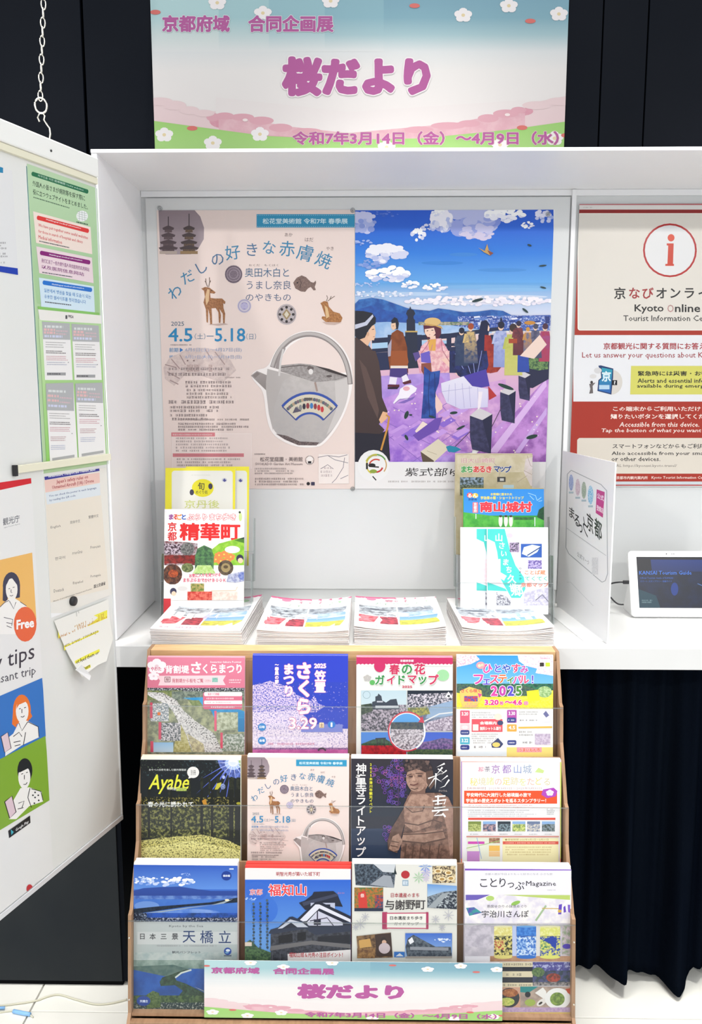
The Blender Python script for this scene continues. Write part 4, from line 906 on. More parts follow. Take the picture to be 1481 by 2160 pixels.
    # planter, bollards
    a.poly([(1190, 120), (1440, 60), (1440, 180), (1290, 265), (1195, 250)], '232644'); a.poly([(1200, 110), (1260, 20), (1330, -10), (1400, 20), (1400, 130), (1330, 140)], '33553f', '7a9a5c', (260, .42, .6))
    for x, y, w, h in ((1190, 155, 85, 200), (1060, 265, 110, 250), (845, 420, 160, 310)):
        a.poly([(x, y + w * .25), (x + w, y + w * .18), (x + w * .93, y + h), (x + w * .1, y + h - w * .2), (x, y + h * .6)], '2a2a4c', '3c3a60', (120, .4, .6)); a.poly([(x, y + w * .25), (x + w * .4, y - w * .1), (x + w, y + w * .18), (x + w * .55, y + w * .45)], 'd2ccd0'); a.poly([(x + w * .55, y + w * .45), (x + w, y + w * .18), (x + w * .93, y + h)], '1f2040')
    a.stroke([(700, 720), (850, 570)], 5, '4a3050'); a.stroke([(1000, 540), (1070, 400)], 5, '4a3050')
    a.poly([(495, 715), (620, 625), (700, 690), (590, 790), (510, 780)], 'd9cfb8'); a.poly([(495, 715), (510, 790), (590, 800), (590, 780)], '5a4a3a'); a.stroke([(540, 710), (610, 735)], 3, 'a89a80')
    a.poly([(675, 680), (700, 672), (750, 682), (785, 700), (735, 722), (690, 715)], '1f86a8')
    # man in the foreground
    a.crop(740, 430, .2971)
    a.poly([(30, 950), (60, 935), (130, 1010), (170, 1060), (200, 1200), (30, 1200)], '4a3836')
    a.poly([(90, 930), (165, 900), (175, 950), (140, 972), (120, 1010), (60, 960)], 'e6b99a'); a.poly([(130, 870), (168, 860), (178, 915), (165, 970), (120, 965)], 'ecc2a4')
    a.poly([(30, 760), (90, 762), (150, 775), (178, 810), (176, 850), (150, 868), (125, 900), (100, 950), (60, 965), (30, 940)], '20202c'); a.poly([(30, 858), (100, 840), (155, 785), (162, 800), (115, 862), (30, 890)], 'c6c9dc')
    a.crop(740, 740, .2971)
    a.poly([(30, 0), (175, 0), (200, 80), (215, 180), (222, 330), (262, 430), (230, 470), (200, 520), (240, 560), (210, 600), (30, 600)], '4c3a37>3c2c2c'); a.poly([(60, 60), (110, 120), (160, 260), (200, 420), (190, 480), (120, 330)], '5c4742')
    a.poly([(30, 580), (205, 590), (265, 560), (280, 780), (30, 790)], '1d1b2a'); a.poly([(228, 430), (262, 440), (258, 480), (215, 518), (200, 490)], 'e6b48c'); a.stroke([(250, 455), (272, 470), (262, 540), (215, 705)], 13, 'c98f3c')
    # monk in brown
    a.crop(740, 430, .2971)
    a.poly([(288, 828), (310, 805), (330, 815), (342, 850), (335, 890), (300, 892), (290, 860)], '1f2230'); a.poly([(286, 850), (318, 845), (322, 885), (300, 898), (286, 880)], 'eac4a4')
    a.poly([(290, 920), (330, 892), (372, 915), (400, 1020), (408, 1200), (280, 1200), (262, 1060)], '8c4a24', '7a3c1c', (60, .4, .6)); a.poly([(262, 1010), (290, 960), (285, 1080), (265, 1085)], 'a8a4b8')
    a.crop(740, 740, .2971)
    a.poly([(285, 0), (395, 0), (410, 80), (395, 118), (280, 112)], '9c5228'); a.rect(282, 106, 405, 124, 'e9dccf'); a.poly([(280, 124), (400, 124), (405, 175), (350, 190), (275, 180)], '46367c'); a.poly([(278, 185), (330, 190), (320, 240), (270, 235)], 'ece6f2'); a.poly([(360, 185), (395, 165), (415, 210), (370, 225)], 'ece6f2'); a.rect(262, 240, 345, 256, '5c1e2c'); a.poly([(365, 225), (425, 205), (430, 228), (380, 240)], '5c1e2c'); a.poly([(262, 258), (345, 254), (330, 272), (262, 272)], '2a1830')
    # white dog
    a.poly([(300, 370), (340, 310), (350, 270), (390, 245), (430, 240), (470, 265), (460, 290), (430, 310), (400, 345), (350, 340), (310, 378)], 'f2ecf6'); a.ell(395, 268, 24, 16, 'e6a9b4'); a.stroke([(310, 375), (345, 345), (420, 335)], 4, '8a7ab0'); a.poly([(330, 372), (460, 320), (440, 345), (380, 372)], '8064b8')
    # woman with straw hat
    a.crop(740, 430, .2971)
    a.poly([(515, 862), (535, 845), (600, 850), (640, 880), (642, 920), (620, 960), (575, 950), (545, 960), (520, 910)], '5c2438'); a.poly([(524, 890), (590, 880), (602, 920), (580, 945), (545, 945), (526, 920)], 'f4d0bc'); a.ell(580, 838, 58, 30, 'dcb878'); a.poly([(512, 862), (540, 850), (640, 868), (655, 890), (600, 868)], 'c9a05c'); a.poly([(560, 945), (600, 935), (605, 970), (570, 975)], 'f0c8b0')
    a.poly([(500, 1010), (560, 960), (640, 955), (690, 1040), (730, 1120), (700, 1200), (490, 1200), (470, 1110)], 'dc8fa4', 'f0c4c8', (110, .42, .6)); a.poly([(545, 965), (605, 960), (600, 1060), (560, 1060)], 'e0a850'); a.poly([(440, 1060), (480, 1050), (500, 1080), (460, 1120)], '5a4a8c')
    a.crop(740, 740, .2971)
    a.poly([(480, 0), (700, 0), (725, 45), (640, 80), (620, 160), (580, 150), (560, 60), (500, 60)], 'e0a0a8', 'f2cdc8', (120, .42, .6)); a.poly([(495, 20), (560, 0), (570, 90), (500, 80)], '6a5cc0'); a.poly([(640, 60), (700, 50), (770, 165), (760, 180)], 'f0c8b8'); a.poly([(500, 90), (570, 85), (575, 165), (520, 175), (500, 140)], '8c4a3c')
    a.poly([(520, 110), (570, 150), (635, 140), (625, 230), (600, 300), (605, 480), (500, 480), (515, 300)], '1c3c8c>1a3480', '2a56a8', (60, .42, .6)); a.poly([(600, 300), (618, 330), (650, 380), (650, 410), (610, 445), (600, 400)], 'ecc8c0'); a.poly([(455, 570), (510, 500), (545, 520), (530, 570), (470, 585)], 'efdcd0'); a.poly([(440, 600), (600, 480), (650, 470), (620, 560), (480, 640)], '6848a8')
    a.crop(740, 430, .2971); a.stroke([(538, 903), (550, 900)], 5, '3a2230'); a.stroke([(572, 898), (586, 897)], 5, '3a2230'); a.stroke([(555, 930), (564, 929)], 3, 'a04850'); a.ell(590, 915, 9, 5, 'eebcac'); a.stroke([(500, 1060), (540, 1010), (560, 965)], 5, 'b0687c'); a.stroke([(640, 960), (650, 1040), (700, 1120)], 5, 'b0687c'); a.stroke([(560, 1075), (580, 1000)], 4, 'c07890'); a.crop(740, 740, .2971); a.stroke([(560, 160), (550, 320), (560, 470)], 5, '142c68'); a.stroke([(595, 160), (600, 330)], 5, '142c68')
    a.crop(740, 430, .2971); a.stroke([(150, 893), (166, 890)], 4, '2c2028'); a.ell(122, 925, 9, 16, 'd8a888'); a.stroke([(158, 945), (170, 943)], 3, '8c4c40'); a.stroke([(296, 868), (306, 866)], 3, '2c2028')
    # woman with very long dark hair
    a.crop(740, 430, .2971)
    a.poly([(925, 835), (960, 825), (985, 855), (978, 930), (985, 1000), (975, 1100), (960, 1200), (700, 1200), (700, 1050), (800, 1050), (870, 1010), (905, 960), (915, 880)], '141a3c>1c2858'); a.poly([(975, 860), (985, 880), (980, 905), (970, 900)], 'f0cdb8')
    a.poly([(950, 930), (990, 935), (1020, 1030), (1010, 1200), (940, 1200)], 'a8322c', '8c2424', (60, .4, .6))
    a.crop(740, 740, .2971)
    a.poly([(700, 0), (1000, 0), (985, 80), (960, 150), (980, 240), (850, 230), (760, 175), (720, 100)], '151b42', '232f6c', (60, .42, .6)); 
    for p in ([(740, 20), (800, 130)], [(800, 0), (850, 160)], [(860, 0), (880, 170)], [(760, 90), (850, 40)], [(930, 0), (900, 150)]): a.stroke(p, 4, '8f98d8')
    a.poly([(800, 180), (960, 130), (985, 250), (880, 270)], '4a3ca0'); a.poly([(640, 230), (800, 180), (860, 250), (975, 270), (972, 400), (900, 405), (780, 415), (680, 370), (645, 290)], 'e6e2f0>cfcae8')
    for p in ([(700, 240), (690, 360)], [(740, 230), (745, 395)], [(790, 230), (805, 405)], [(840, 250), (850, 400)], [(900, 262), (905, 400)], [(645, 290), (860, 262)]): a.stroke(p, 3, 'a9a4d0')
    a.poly([(965, 0), (1010, 0), (1040, 60), (1072, 110), (1040, 150), (985, 160)], 'b0402c', '8c2c24', (80, .4, .6)); a.poly([(975, 250), (1035, 320), (980, 350)], 'b23030'); a.poly([(905, 290), (935, 290), (920, 400), (900, 420)], 'f0e6ee')
    # strollers behind
    a.crop(740, 430, .2971)
    for x, y, s, hair, top, low in ((785, 900, 1.0, '1c2038', '3c4a66', '2a3a5c'), (850, 870, 1.05, 'a04a2c', 'd8b878', '3c4a6c'), (1065, 860, 1.2, '1c2038', 'b4bce0', '8c98cc'), (1150, 880, 1.35, '3a2c2c', 'b8bc58', 'c8c470'), (1222, 970, .9, '5a4030', '3450b0', '2c48a0'), (1190, 850, .9, '2c2440', '7c3a40', '5c2c38'), (1378, 870, 1.0, '4a2c40', '9c4a80', 'a83a58'), (1310, 870, .9, '4a4a5c', '6a6a84', '4a4a64'), (1255, 890, .7, 'c89040', 'c89040', '6a6a84')):
        a.poly([(x - 30 * s, y + 35 * s), (x + 30 * s, y + 35 * s), (x + 42 * s, y + 120 * s), (x + 50 * s, y + 250 * s), (x - 45 * s, y + 250 * s), (x - 42 * s, y + 110 * s)], top + '>' + low, low, (120, .45, .6)); a.ell(x, y + 12 * s, 17 * s, 22 * s, 'ecc8b0', n=12); a.ell(x + 2, y, 20 * s, 22 * s, hair, n=12)
        a.stroke([(x - 34 * s, y + 50 * s), (x - 48 * s, y + 110 * s), (x - 14 * s, y + 100 * s)], 14 * s, top)
    a.poly([(1058, 830), (1066, 800), (1076, 830)], '1c2038'); a.rect(1120, 958, 1180, 990, 'a84a2c'); a.ell(1270, 845, 40, 14, 'c88a3c'); a.poly([(1380, 800), (1410, 800), (1410, 850), (1380, 850)], '2c3a7c'); a.poly([(1200, 1080), (1340, 930), (1390, 1000), (1300, 1100)], 'ecd2c4')
    # bird and drifting leaves
    a.poly([(905, 312), (950, 335), (968, 285), (978, 330), (1010, 352), (990, 368), (945, 345)], 'c9a060'); a.poly([(968, 330), (1012, 350), (990, 368)], '8c4a3c')
    for x, y, w, h, r in ((900, 685, 42, 10, -14), (1268, 295, 16, 7, 20), (1362, 440, 28, 6, -6), (1365, 595, 22, 6, 14), (1238, 758, 26, 8, 38)): a.ell(x, y, w, h, '1f3a3c', n=12, rot=r)
    a.crop(740, 740, .2971)
    for x, y, w, h, r in ((1100, 255, 60, 13, 20), (1285, 610, 42, 14, -14), (730, 440, 28, 10, -6), (780, 545, 34, 8, -26), (395, 455, 14, 30, 20), (395, 615, 10, 22, -28), (575, 468, 24, 7, 16), (425, 455, 12, 6, 0)): a.ell(x, y, w, h, '1c3a34', n=12, rot=r)
    # white foot with calligraphy and a round emblem
    a.rect(20, 788, 1420, 1060, 'e9e7e6'); a.ell(162, 815, 112, 112, 'ecebea')
    a.text('紫式部ゆかりのまち', 382, 830, 1290, 890, '2a2626', .004, shear=.12); a.lines(265, 918, 1000, 936, 1, '8d8887', .5, rag=0)
    a.ring(180, 810, 72, 15, 'b8b23c', 200, 275); a.ring(180, 810, 74, 10, '5f9a4a', 275, 330); a.ring(180, 810, 68, 10, 'd8c84c', 120, 200); a.ring(180, 820, 50, 10, 'c8402c', 200, 300); a.ring(180, 810, 72, 8, 'c9a060', 330, 400); a.ring(180, 812, 48, 12, 'c43a34', 20, 110); a.ell(150, 812, 26, 14, '1f1c1c'); a.ell(160, 855, 26, 14, '8ca03c'); a.rect(108, 795, 122, 840, '1f1c1c'); a.stroke([(130, 820), (200, 825)], 9, '1f1c1c'); a.stroke([(155, 890), (180, 918)], 8, '1f1c1c')
    a.lines(120, 742, 210, 752, 1, '9a9796', .4, rag=0); a.z += 0
PB = facing(749, 443, 1159, 1031, 2.2412, 23); art_bridge(PB)
tag(PB.build('poster', None, 'ink'), 'illustrated poster of people on a riverside bridge under blue sky, right of the teapot poster', 'poster')

# ------------------------------------------------------------------ red information poster
def art_info(a):
    RD, IV, WH = 'a93222', 'e2dcd2', 'e8e8ea'
    a.crop(1180, 400, .2032); a.rect(100, 100, 3400, 3600, RD); a.crop(1180, 400, .2032)
    a.rect(205, 152, 3000, 207, 'e4e0dc'); a.rect(205, 150, 3000, 160, 'c26a70'); a.rect(150, 208, 3000, 240, '8c1c1c'); a.lines(245, 178, 365, 192, 1, 'b0acaa')
    a.rect(190, 245, 3000, 1462, 'f2efe6', r=26); a.rect(200, 252, 3000, 1455, IV, r=22)
    a.rect(165, 1470, 3000, 1505, RD); a.rect(145, 1510, 3000, 2200, WH)
    a.ell(1148, 630, 282, 282, 'f4f0ea', n=40); a.ell(1148, 630, 260, 258, 'e6e6e6', n=40); a.ring(1148, 630, 270, 20, 'b32424')
    a.ell(1160, 500, 36, 38, 'd9492c'); a.poly([(1115, 558), (1187, 558), (1180, 770), (1190, 772), (1190, 792), (1100, 792), (1100, 772), (1122, 770), (1130, 582), (1115, 578)], 'cc3f28')
    K, R2 = '2c2a2a', 'a02c30'
    for ch, x, c in (('京', 628, K), ('な', 780, R2), ('び', 920, R2), ('オ', 1060, K), ('ン', 1205, K), ('ラ', 1350, K), ('イ', 1495, K), ('ン', 1640, K)): a.chars(ch, [(x, 1075)], 128, c, .018)
    a.text('Kyoto ', 780, 1192, 1082, 1288, K, .016); a.text('O', 1122, 1195, 1186, 1272, 'b88a88', .006); a.text('nline', 1200, 1190, 1462, 1272, K, .016); a.text('Tourist Information Center', 665, 1305, 1640, 1365, '3c3a3a', .008)
    a.crop(1180, 680, .2032)
    a.text('京都観光に関する質問にお答えします。', 458, 212, 1780, 282, 'a83038', .02); a.text('Let us answer your questions about Kyoto', 236, 310, 1640, 384, 'a0323a', .004)
    a.ell(540, 620, 115, 130, 'd8d2ca'); a.poly([(405, 450), (430, 446), (560, 480), (558, 570), (540, 750), (395, 712), (405, 600), (435, 575), (430, 520)], '1d3a6c'); a.poly([(440, 470), (550, 490), (530, 735), (410, 705), (415, 605), (445, 580)], '2fa0b4>2a5fb0'); a.text('京', 440, 505, 535, 615, 'dff0f4', .03); a.rect(412, 650, 520, 695, 'b8d4e8'); a.rect(545, 600, 600, 652, '16161c'); a.text('?', 566, 608, 584, 644, 'e6e6e6', .03)
    a.ell(400, 500, 40, 30, 'd6d4d4'); a.ell(350, 560, 35, 22, 'd9d6d4'); a.ell(335, 622, 14, 16, '3a3434', n=10); a.poly([(310, 640), (375, 625), (345, 660), (350, 735), (310, 740), (322, 690)], '6c6464')
    a.poly([(745, 452), (3000, 452), (3000, 748), (735, 748)], 'd6d266'); a.text('緊急時には災害・お役立ち情報', 815, 505, 1840, 556, '2f2f24', .026); a.text('Alerts and essential information', 812, 582, 1730, 628, '33332a', .018); a.text('available during emergency', 806, 640, 1640, 690, '33332a', .018)
    a.rect(60, 822, 3000, 3000, RD)
    W = 'f4dfd6'
    a.text('この端末からご利用いただけます。', 556, 872, 1640, 922, W, .022); a.text('知りたいボタンを選択してください。', 532, 950, 1680, 1004, W, .022); a.text('Accessible from this device.', 622, 1035, 1452, 1085, W, .014, shear=.15); a.text('Tap the button of what you want to know', 438, 1102, 1760, 1152, W, .014, shear=.15)
    a.poly([(205, 1200), (3000, 1200), (3000, 1570), (180, 1570), (185, 1220)], 'dfd6c8')
    a.text('スマートフォンなどからもご利用いただけます', 552, 1260, 1900, 1310, K, .014); a.text('Also accessible from your smartphone', 542, 1340, 1750, 1388, K, .012); a.text('or other devices.', 540, 1395, 1048, 1440, K, .012); a.text('URL https://kyonavi.kyoto.travel/', 560, 1472, 1220, 1510, '77706a', 0, shear=.1)
    a.text('京都市内観光案内所', 592, 1596, 918, 1630, W, .016); a.text('Kyoto Tourist Information Center', 955, 1596, 1560, 1632, W, .012, shear=.1)
    a.rect(40, 1652, 3000, 1684, 'cbd2d6'); a.rect(40, 1684, 3000, 1696, 'b23a3a'); a.rect(40, 1696, 3000, 1800, 'dcdad6')
RI = facing(1211, 430, 1560, 1026, 2.2440, 24); art_info(RI)
tag(RI.build('poster', None, 'inkboard'), 'red framed information poster with a circled letter i at the right', 'poster')

# clear push pins holding the posters
pin = None
for i, (x, y, lb) in enumerate(((338, 440, 'clear round pin at the top left corner of the teapot poster'), (744, 444, 'clear round pin at the top between the two back posters'), (1156, 452, 'clear round pin at the top right corner of the bridge poster'), (744, 1031, 'clear round pin at the bottom between the two back posters'))):
    c = hitY(x, y, 2.2395)
    if pin is None:
        pin = MB().lathe((0, 0, 0), [(0.0062, 0), (0.0060, 0.0012), (0.0036, 0.003), (0.0034, 0.006), (0.0058, 0.008), (0.0058, 0.0095)], 18, Matrix.Rotation(radians(90), 3, 'X')).build('push_pin', M['pin']); o = pin
        nd = MB().lathe((0, -0.0005, 0), [(0.0013, 0), (0.0013, 0.0012)], 8, Matrix.Rotation(radians(90), 3, 'X')).build('pin_tip', M['black'], pin)
    else: o = pin.copy(); COL.objects.link(o); d_ = nd.copy(); d_.parent = o; COL.objects.link(d_)
    o.matrix_basis = Matrix.Translation(c); tag(o, lb, 'push pin', 'clear pins on the back panel')
# ------------------------------------------------------------------ brochures
_tint = {}
def tint(c):
    if c not in _tint: _tint[c] = mat('paper_tint_' + c, hexc(c)[:3], 0.6)
    return _tint[c]
def slab(name, a, back, thick, m, grow=0.0, dx=0.0, up=0.0, short=0.0):
    """a booklet body in the frame of sheet a, its front face `back` behind the sheet plane"""
    bm = bmesh.new(); r = bmesh.ops.create_cube(bm, size=1.0)['verts']
    w, h = a.w + grow, a.h - short
    for v in r: v.co = Vector((v.co.x * w + a.w / 2 + dx, v.co.y * h - a.h / 2 + up + short / 2, v.co.z * thick - back - thick / 2))
    me = bpy.data.meshes.new(name); bm.to_mesh(me); bm.free()
    for q in (m if isinstance(m, (list, tuple)) else [m]): me.materials.append(q)
    o = bpy.data.objects.new(name, me)
    Mx = Matrix(((*a.u, 0), (*a.up, 0), (*a.n, 0), (0, 0, 0, 1))).transposed(); Mx.translation = a.O
    o.matrix_basis = Mx; return o
def brochure(a, label, cat='brochure', pages=0.0025, spares=0, spare_col='f2f2f0', spare_label=None, group=None, step=0.0042, name=None, up=0.001, pad=0.0003):
    name = name or cat.replace(' ', '_')
    t = thing(name, a.O - a.up * a.h + a.u * a.w / 2, label, cat, None)
    a.build('cover', t, 'ink', thick=0.0003)
    o = slab('pages', a, 0.00035, pages, M['pages'], -0.0006, 0, -0.0004); link(o, t)
    if spares:
        first = None; r = random.Random(hash(spare_col) % 7 + int(a.O.x * 100) + 50)
        for i in range(spares):
            if first is None: first = slab(name, a, 0, step - 0.0006, tint(spare_col)); o = first
            else: o = first.copy()
            Mx = first.matrix_basis.copy() if i else first.matrix_basis.copy()
            if i == 0: base = first.matrix_basis.copy()
            off = a.n * (-(pages + 0.0009 + step * i)) + a.up * (up + r.uniform(-0.0006, 0.0012)) + a.u * r.uniform(-0.0006, 0.0006)
            o.matrix_basis = Matrix.Translation(off) @ base; COL.objects.link(o)
            tag(o, spare_label, cat, group or spare_label)
    return t
W0, H0 = 0.210, 0.297
def pocket(k, x, y, w=W0, h=0.296, seed=1): return leaning(x, y, TIER[k][0], w, h, 8.0, seed)

# ---- top tier
def c_sewari(a):
    a.crop(280, 1350, .3173); a.rect(80, 90, 800, 1400, 'd97c93')
    a.rect(95, 100, 760, 318, 'dc7f98>d6758c'); a.flower(160, 175, 62, 'f6ebee', 'e5c6cf'); a.flower(140, 240, 36, 'f6ebee', 'e5c6cf'); a.text('やわた', 120, 178, 190, 205, 'd0607c', .03)
    W = 'fbf4f5'
    a.text('背割堤', 216, 168, 375, 222, W, .025); a.text('さ', 388, 145, 455, 222, W, .035); a.text('くらまつり', 465, 160, 725, 222, W, .03); a.text('Sewaritei Sakura Festival', 515, 140, 720, 152, W, .01)
    a.poly([(158, 238), (620, 235), (600, 268), (618, 300), (170, 302), (182, 270)], 'f0cdd2'); a.rect(212, 244, 250, 280, '6b3a42'); a.rect(216, 248, 246, 276, 'f0d3d6'); a.text('桜', 220, 250, 243, 274, '7a4048', .02); a.text('背割堤から桜をご覧', 262, 256, 470, 284, 'b8566a', .015); a.text('ください', 480, 262, 520, 280, 'b8566a', .01); a.rect(528, 250, 566, 280, '9cc8b8', '6fa8a0', (500, .4, .6)); a.lines(640, 258, 722, 290, 2, 'f4dde2')
    a.rect(95, 318, 760, 342, '2a2c34', 'c9ccd0', (500, .5, .6)); a.rect(95, 340, 760, 1400, '6f7564', 'a8aa86', (90, .4, .6))
    a.rect(95, 335, 330, 400, '8a9058', '5d6e48', (160, .4, .6)); a.rect(260, 340, 760, 400, '54605a', '8a9484', (200, .4, .6))
    a.poly([(330, 385), (400, 400), (520, 470), (545, 520), (700, 580), (760, 620), (760, 480), (470, 380)], '2f8cc4>2b78ac', '4a9cc8', (60, .4, .6)); a.poly([(370, 400), (440, 400), (470, 440), (400, 440)], '8a9468', '6b7a50', (200, .4, .6)); a.rect(700, 520, 760, 610, '2b78ac')
    a.poly([(100, 345), (200, 350), (290, 400), (340, 470), (420, 540), (540, 620), (600, 745), (400, 745), (340, 620), (280, 500), (230, 410), (100, 365)], 'd6d2d0', '3c3a3c', (420, .50, .62))
    a.poly([(110, 350), (225, 385), (290, 460), (330, 520), (300, 520), (240, 440), (110, 372)], 'e2dedd', '6d6a68', (300, .5, .64)); a.poly([(330, 540), (470, 640), (585, 745), (520, 745), (420, 660), (330, 580)], 'dcd8d6', 'a8a4a6', (300, .45, .6))
    a.poly([(320, 560), (360, 640), (390, 745), (270, 745), (290, 620)], '9c9458', 'c0b888', (200, .4, .6)); a.poly([(360, 620), (470, 690), (480, 745), (400, 745)], 'c9bf98', '9a9078', (200, .4, .6))
    a.rect(120, 420, 240, 540, '7d8890', 'e6e2e0', (420, .45, .58)); a.rect(115, 415, 132, 520, 'd05068'); a.rect(165, 480, 185, 500, 'e07a30'); a.rect(175, 550, 320, 670, '4c5458', 'd9d3d6', (380, .44, .58)); a.rect(172, 545, 190, 660, 'd05068')
    a.rect(130, 680, 270, 745, '8db4d8>c2d6e4'); a.rect(118, 672, 138, 745, 'd05068'); a.rect(560, 480, 700, 600, '8f9478', 'c4c8b0', (160, .4, .6)); a.rect(543, 470, 558, 605, 'd8607a'); a.rect(592, 625, 745, 740, '6d7a68', 'c9cac4', (280, .42, .6)); a.rect(583, 615, 599, 720, 'd05068')
    a.rect(468, 345, 728, 460, 'd66c86', r=14); a.rect(475, 345, 728, 373, 'f4e9ea', r=10); a.rect(475, 402, 728, 426, 'f4e9ea', r=6); a.text('桜まつり詳細', 500, 350, 575, 368, 'd05c78', .02); a.lines(490, 380, 720, 396, 1, 'f6dde2'); a.lines(490, 408, 700, 420, 1, 'c9a0aa'); a.lines(520, 438, 690, 454, 1, 'f6dde2')
    a.rect(60, 745, 800, 1600, 'a8a890', '6d7260', (120, .4, .6))
def c_kasagi(a):
    a.crop(280, 1350, .3173); a.rect(700, 60, 1500, 1600, '2a3ec0>3247b4')
    a.rect(795, 280, 1440, 700, '2c42b6', 'e0cbe4', (230, .62, .70))
    def bl(pts, t=(420, .40, .56), c='2c40b4', d='e2cfe6'): a.poly(pts, c, d, t)
    bl([(795, 300), (860, 290), (910, 270), (1000, 300), (1080, 350), (1100, 420), (1090, 500), (1040, 560), (795, 560)]); bl([(1080, 360), (1180, 400), (1210, 370), (1230, 420), (1280, 440), (1220, 480), (1100, 480)], (420, .44, .58)); bl([(795, 480), (1100, 470), (1160, 520), (1180, 600), (795, 620)], (420, .36, .52), '4c50b0', 'ead9ea'); bl([(795, 600), (1200, 590), (1440, 590), (1440, 725), (795, 725)], (360, .34, .52), '8074b4', 'ecdde8')
    bl([(795, 640), (1300, 640), (1300, 715), (795, 715)], (300, .3, .55), 'a894c4', 'f0e4ee'); a.rect(795, 716, 1440, 730, '6c4a80', 'b088ac', (500, .4, .6)); a.rect(795, 728, 1440, 1600, 'd070ac', 'b85898', (80, .4, .6))
    o = 'e87aa4'
    a.text('2025', 1206, 156, 1286, 188, 'fdf3f6', .04, o, .03); a.vtext('笠置', 1246, 200, 352, 76, 'fdf3f6', .03, o, .03); a.vtext('さくら', 1138, 145, 500, 118, 'fdf3f6', .045, o, .03); a.vtext('まつり', 1038, 158, 375, 78, 'fdf3f6', .04, o, .03)
    a.vtext('〜春風の夢〜', 958, 150, 320, 28, 'fdf3f6', .03, o, .03)
    a.rect(1120, 560, 1395, 612, '7c84cc'); a.text('3.29', 1040, 515, 1225, 592, 'fdf3f6', .02, 'd85c88', .03); a.rect(1240, 548, 1272, 584, 'e8d0a8', r=5); a.text('土', 1245, 553, 1268, 580, '8a5a40', .02); a.ell(1322, 562, 26, 24, '2b78c8'); a.text('1', 1316, 548, 1328, 578, 'f4f6fa', .04)
    a.text('2025年', 900, 545, 1020, 585, 'e9ddf0', .02)
    for y in (578, 668): a.ell(860, y, 27, 26, '3a86c8'); a.text('日時' if y < 600 else '会場', 842, y - 9, 878, y + 9, 'f0f6fa', .03)
    a.lines(900, 615, 1290, 640, 1, 'f2e8f2', rag=.1); a.lines(890, 655, 1290, 672, 1, 'f2e8f2', rag=0); a.lines(900, 680, 1280, 700, 1, 'd76a9a', rag=.2); a.ring(1258, 745, 26, 10, '4a4a4e', 200, 340)
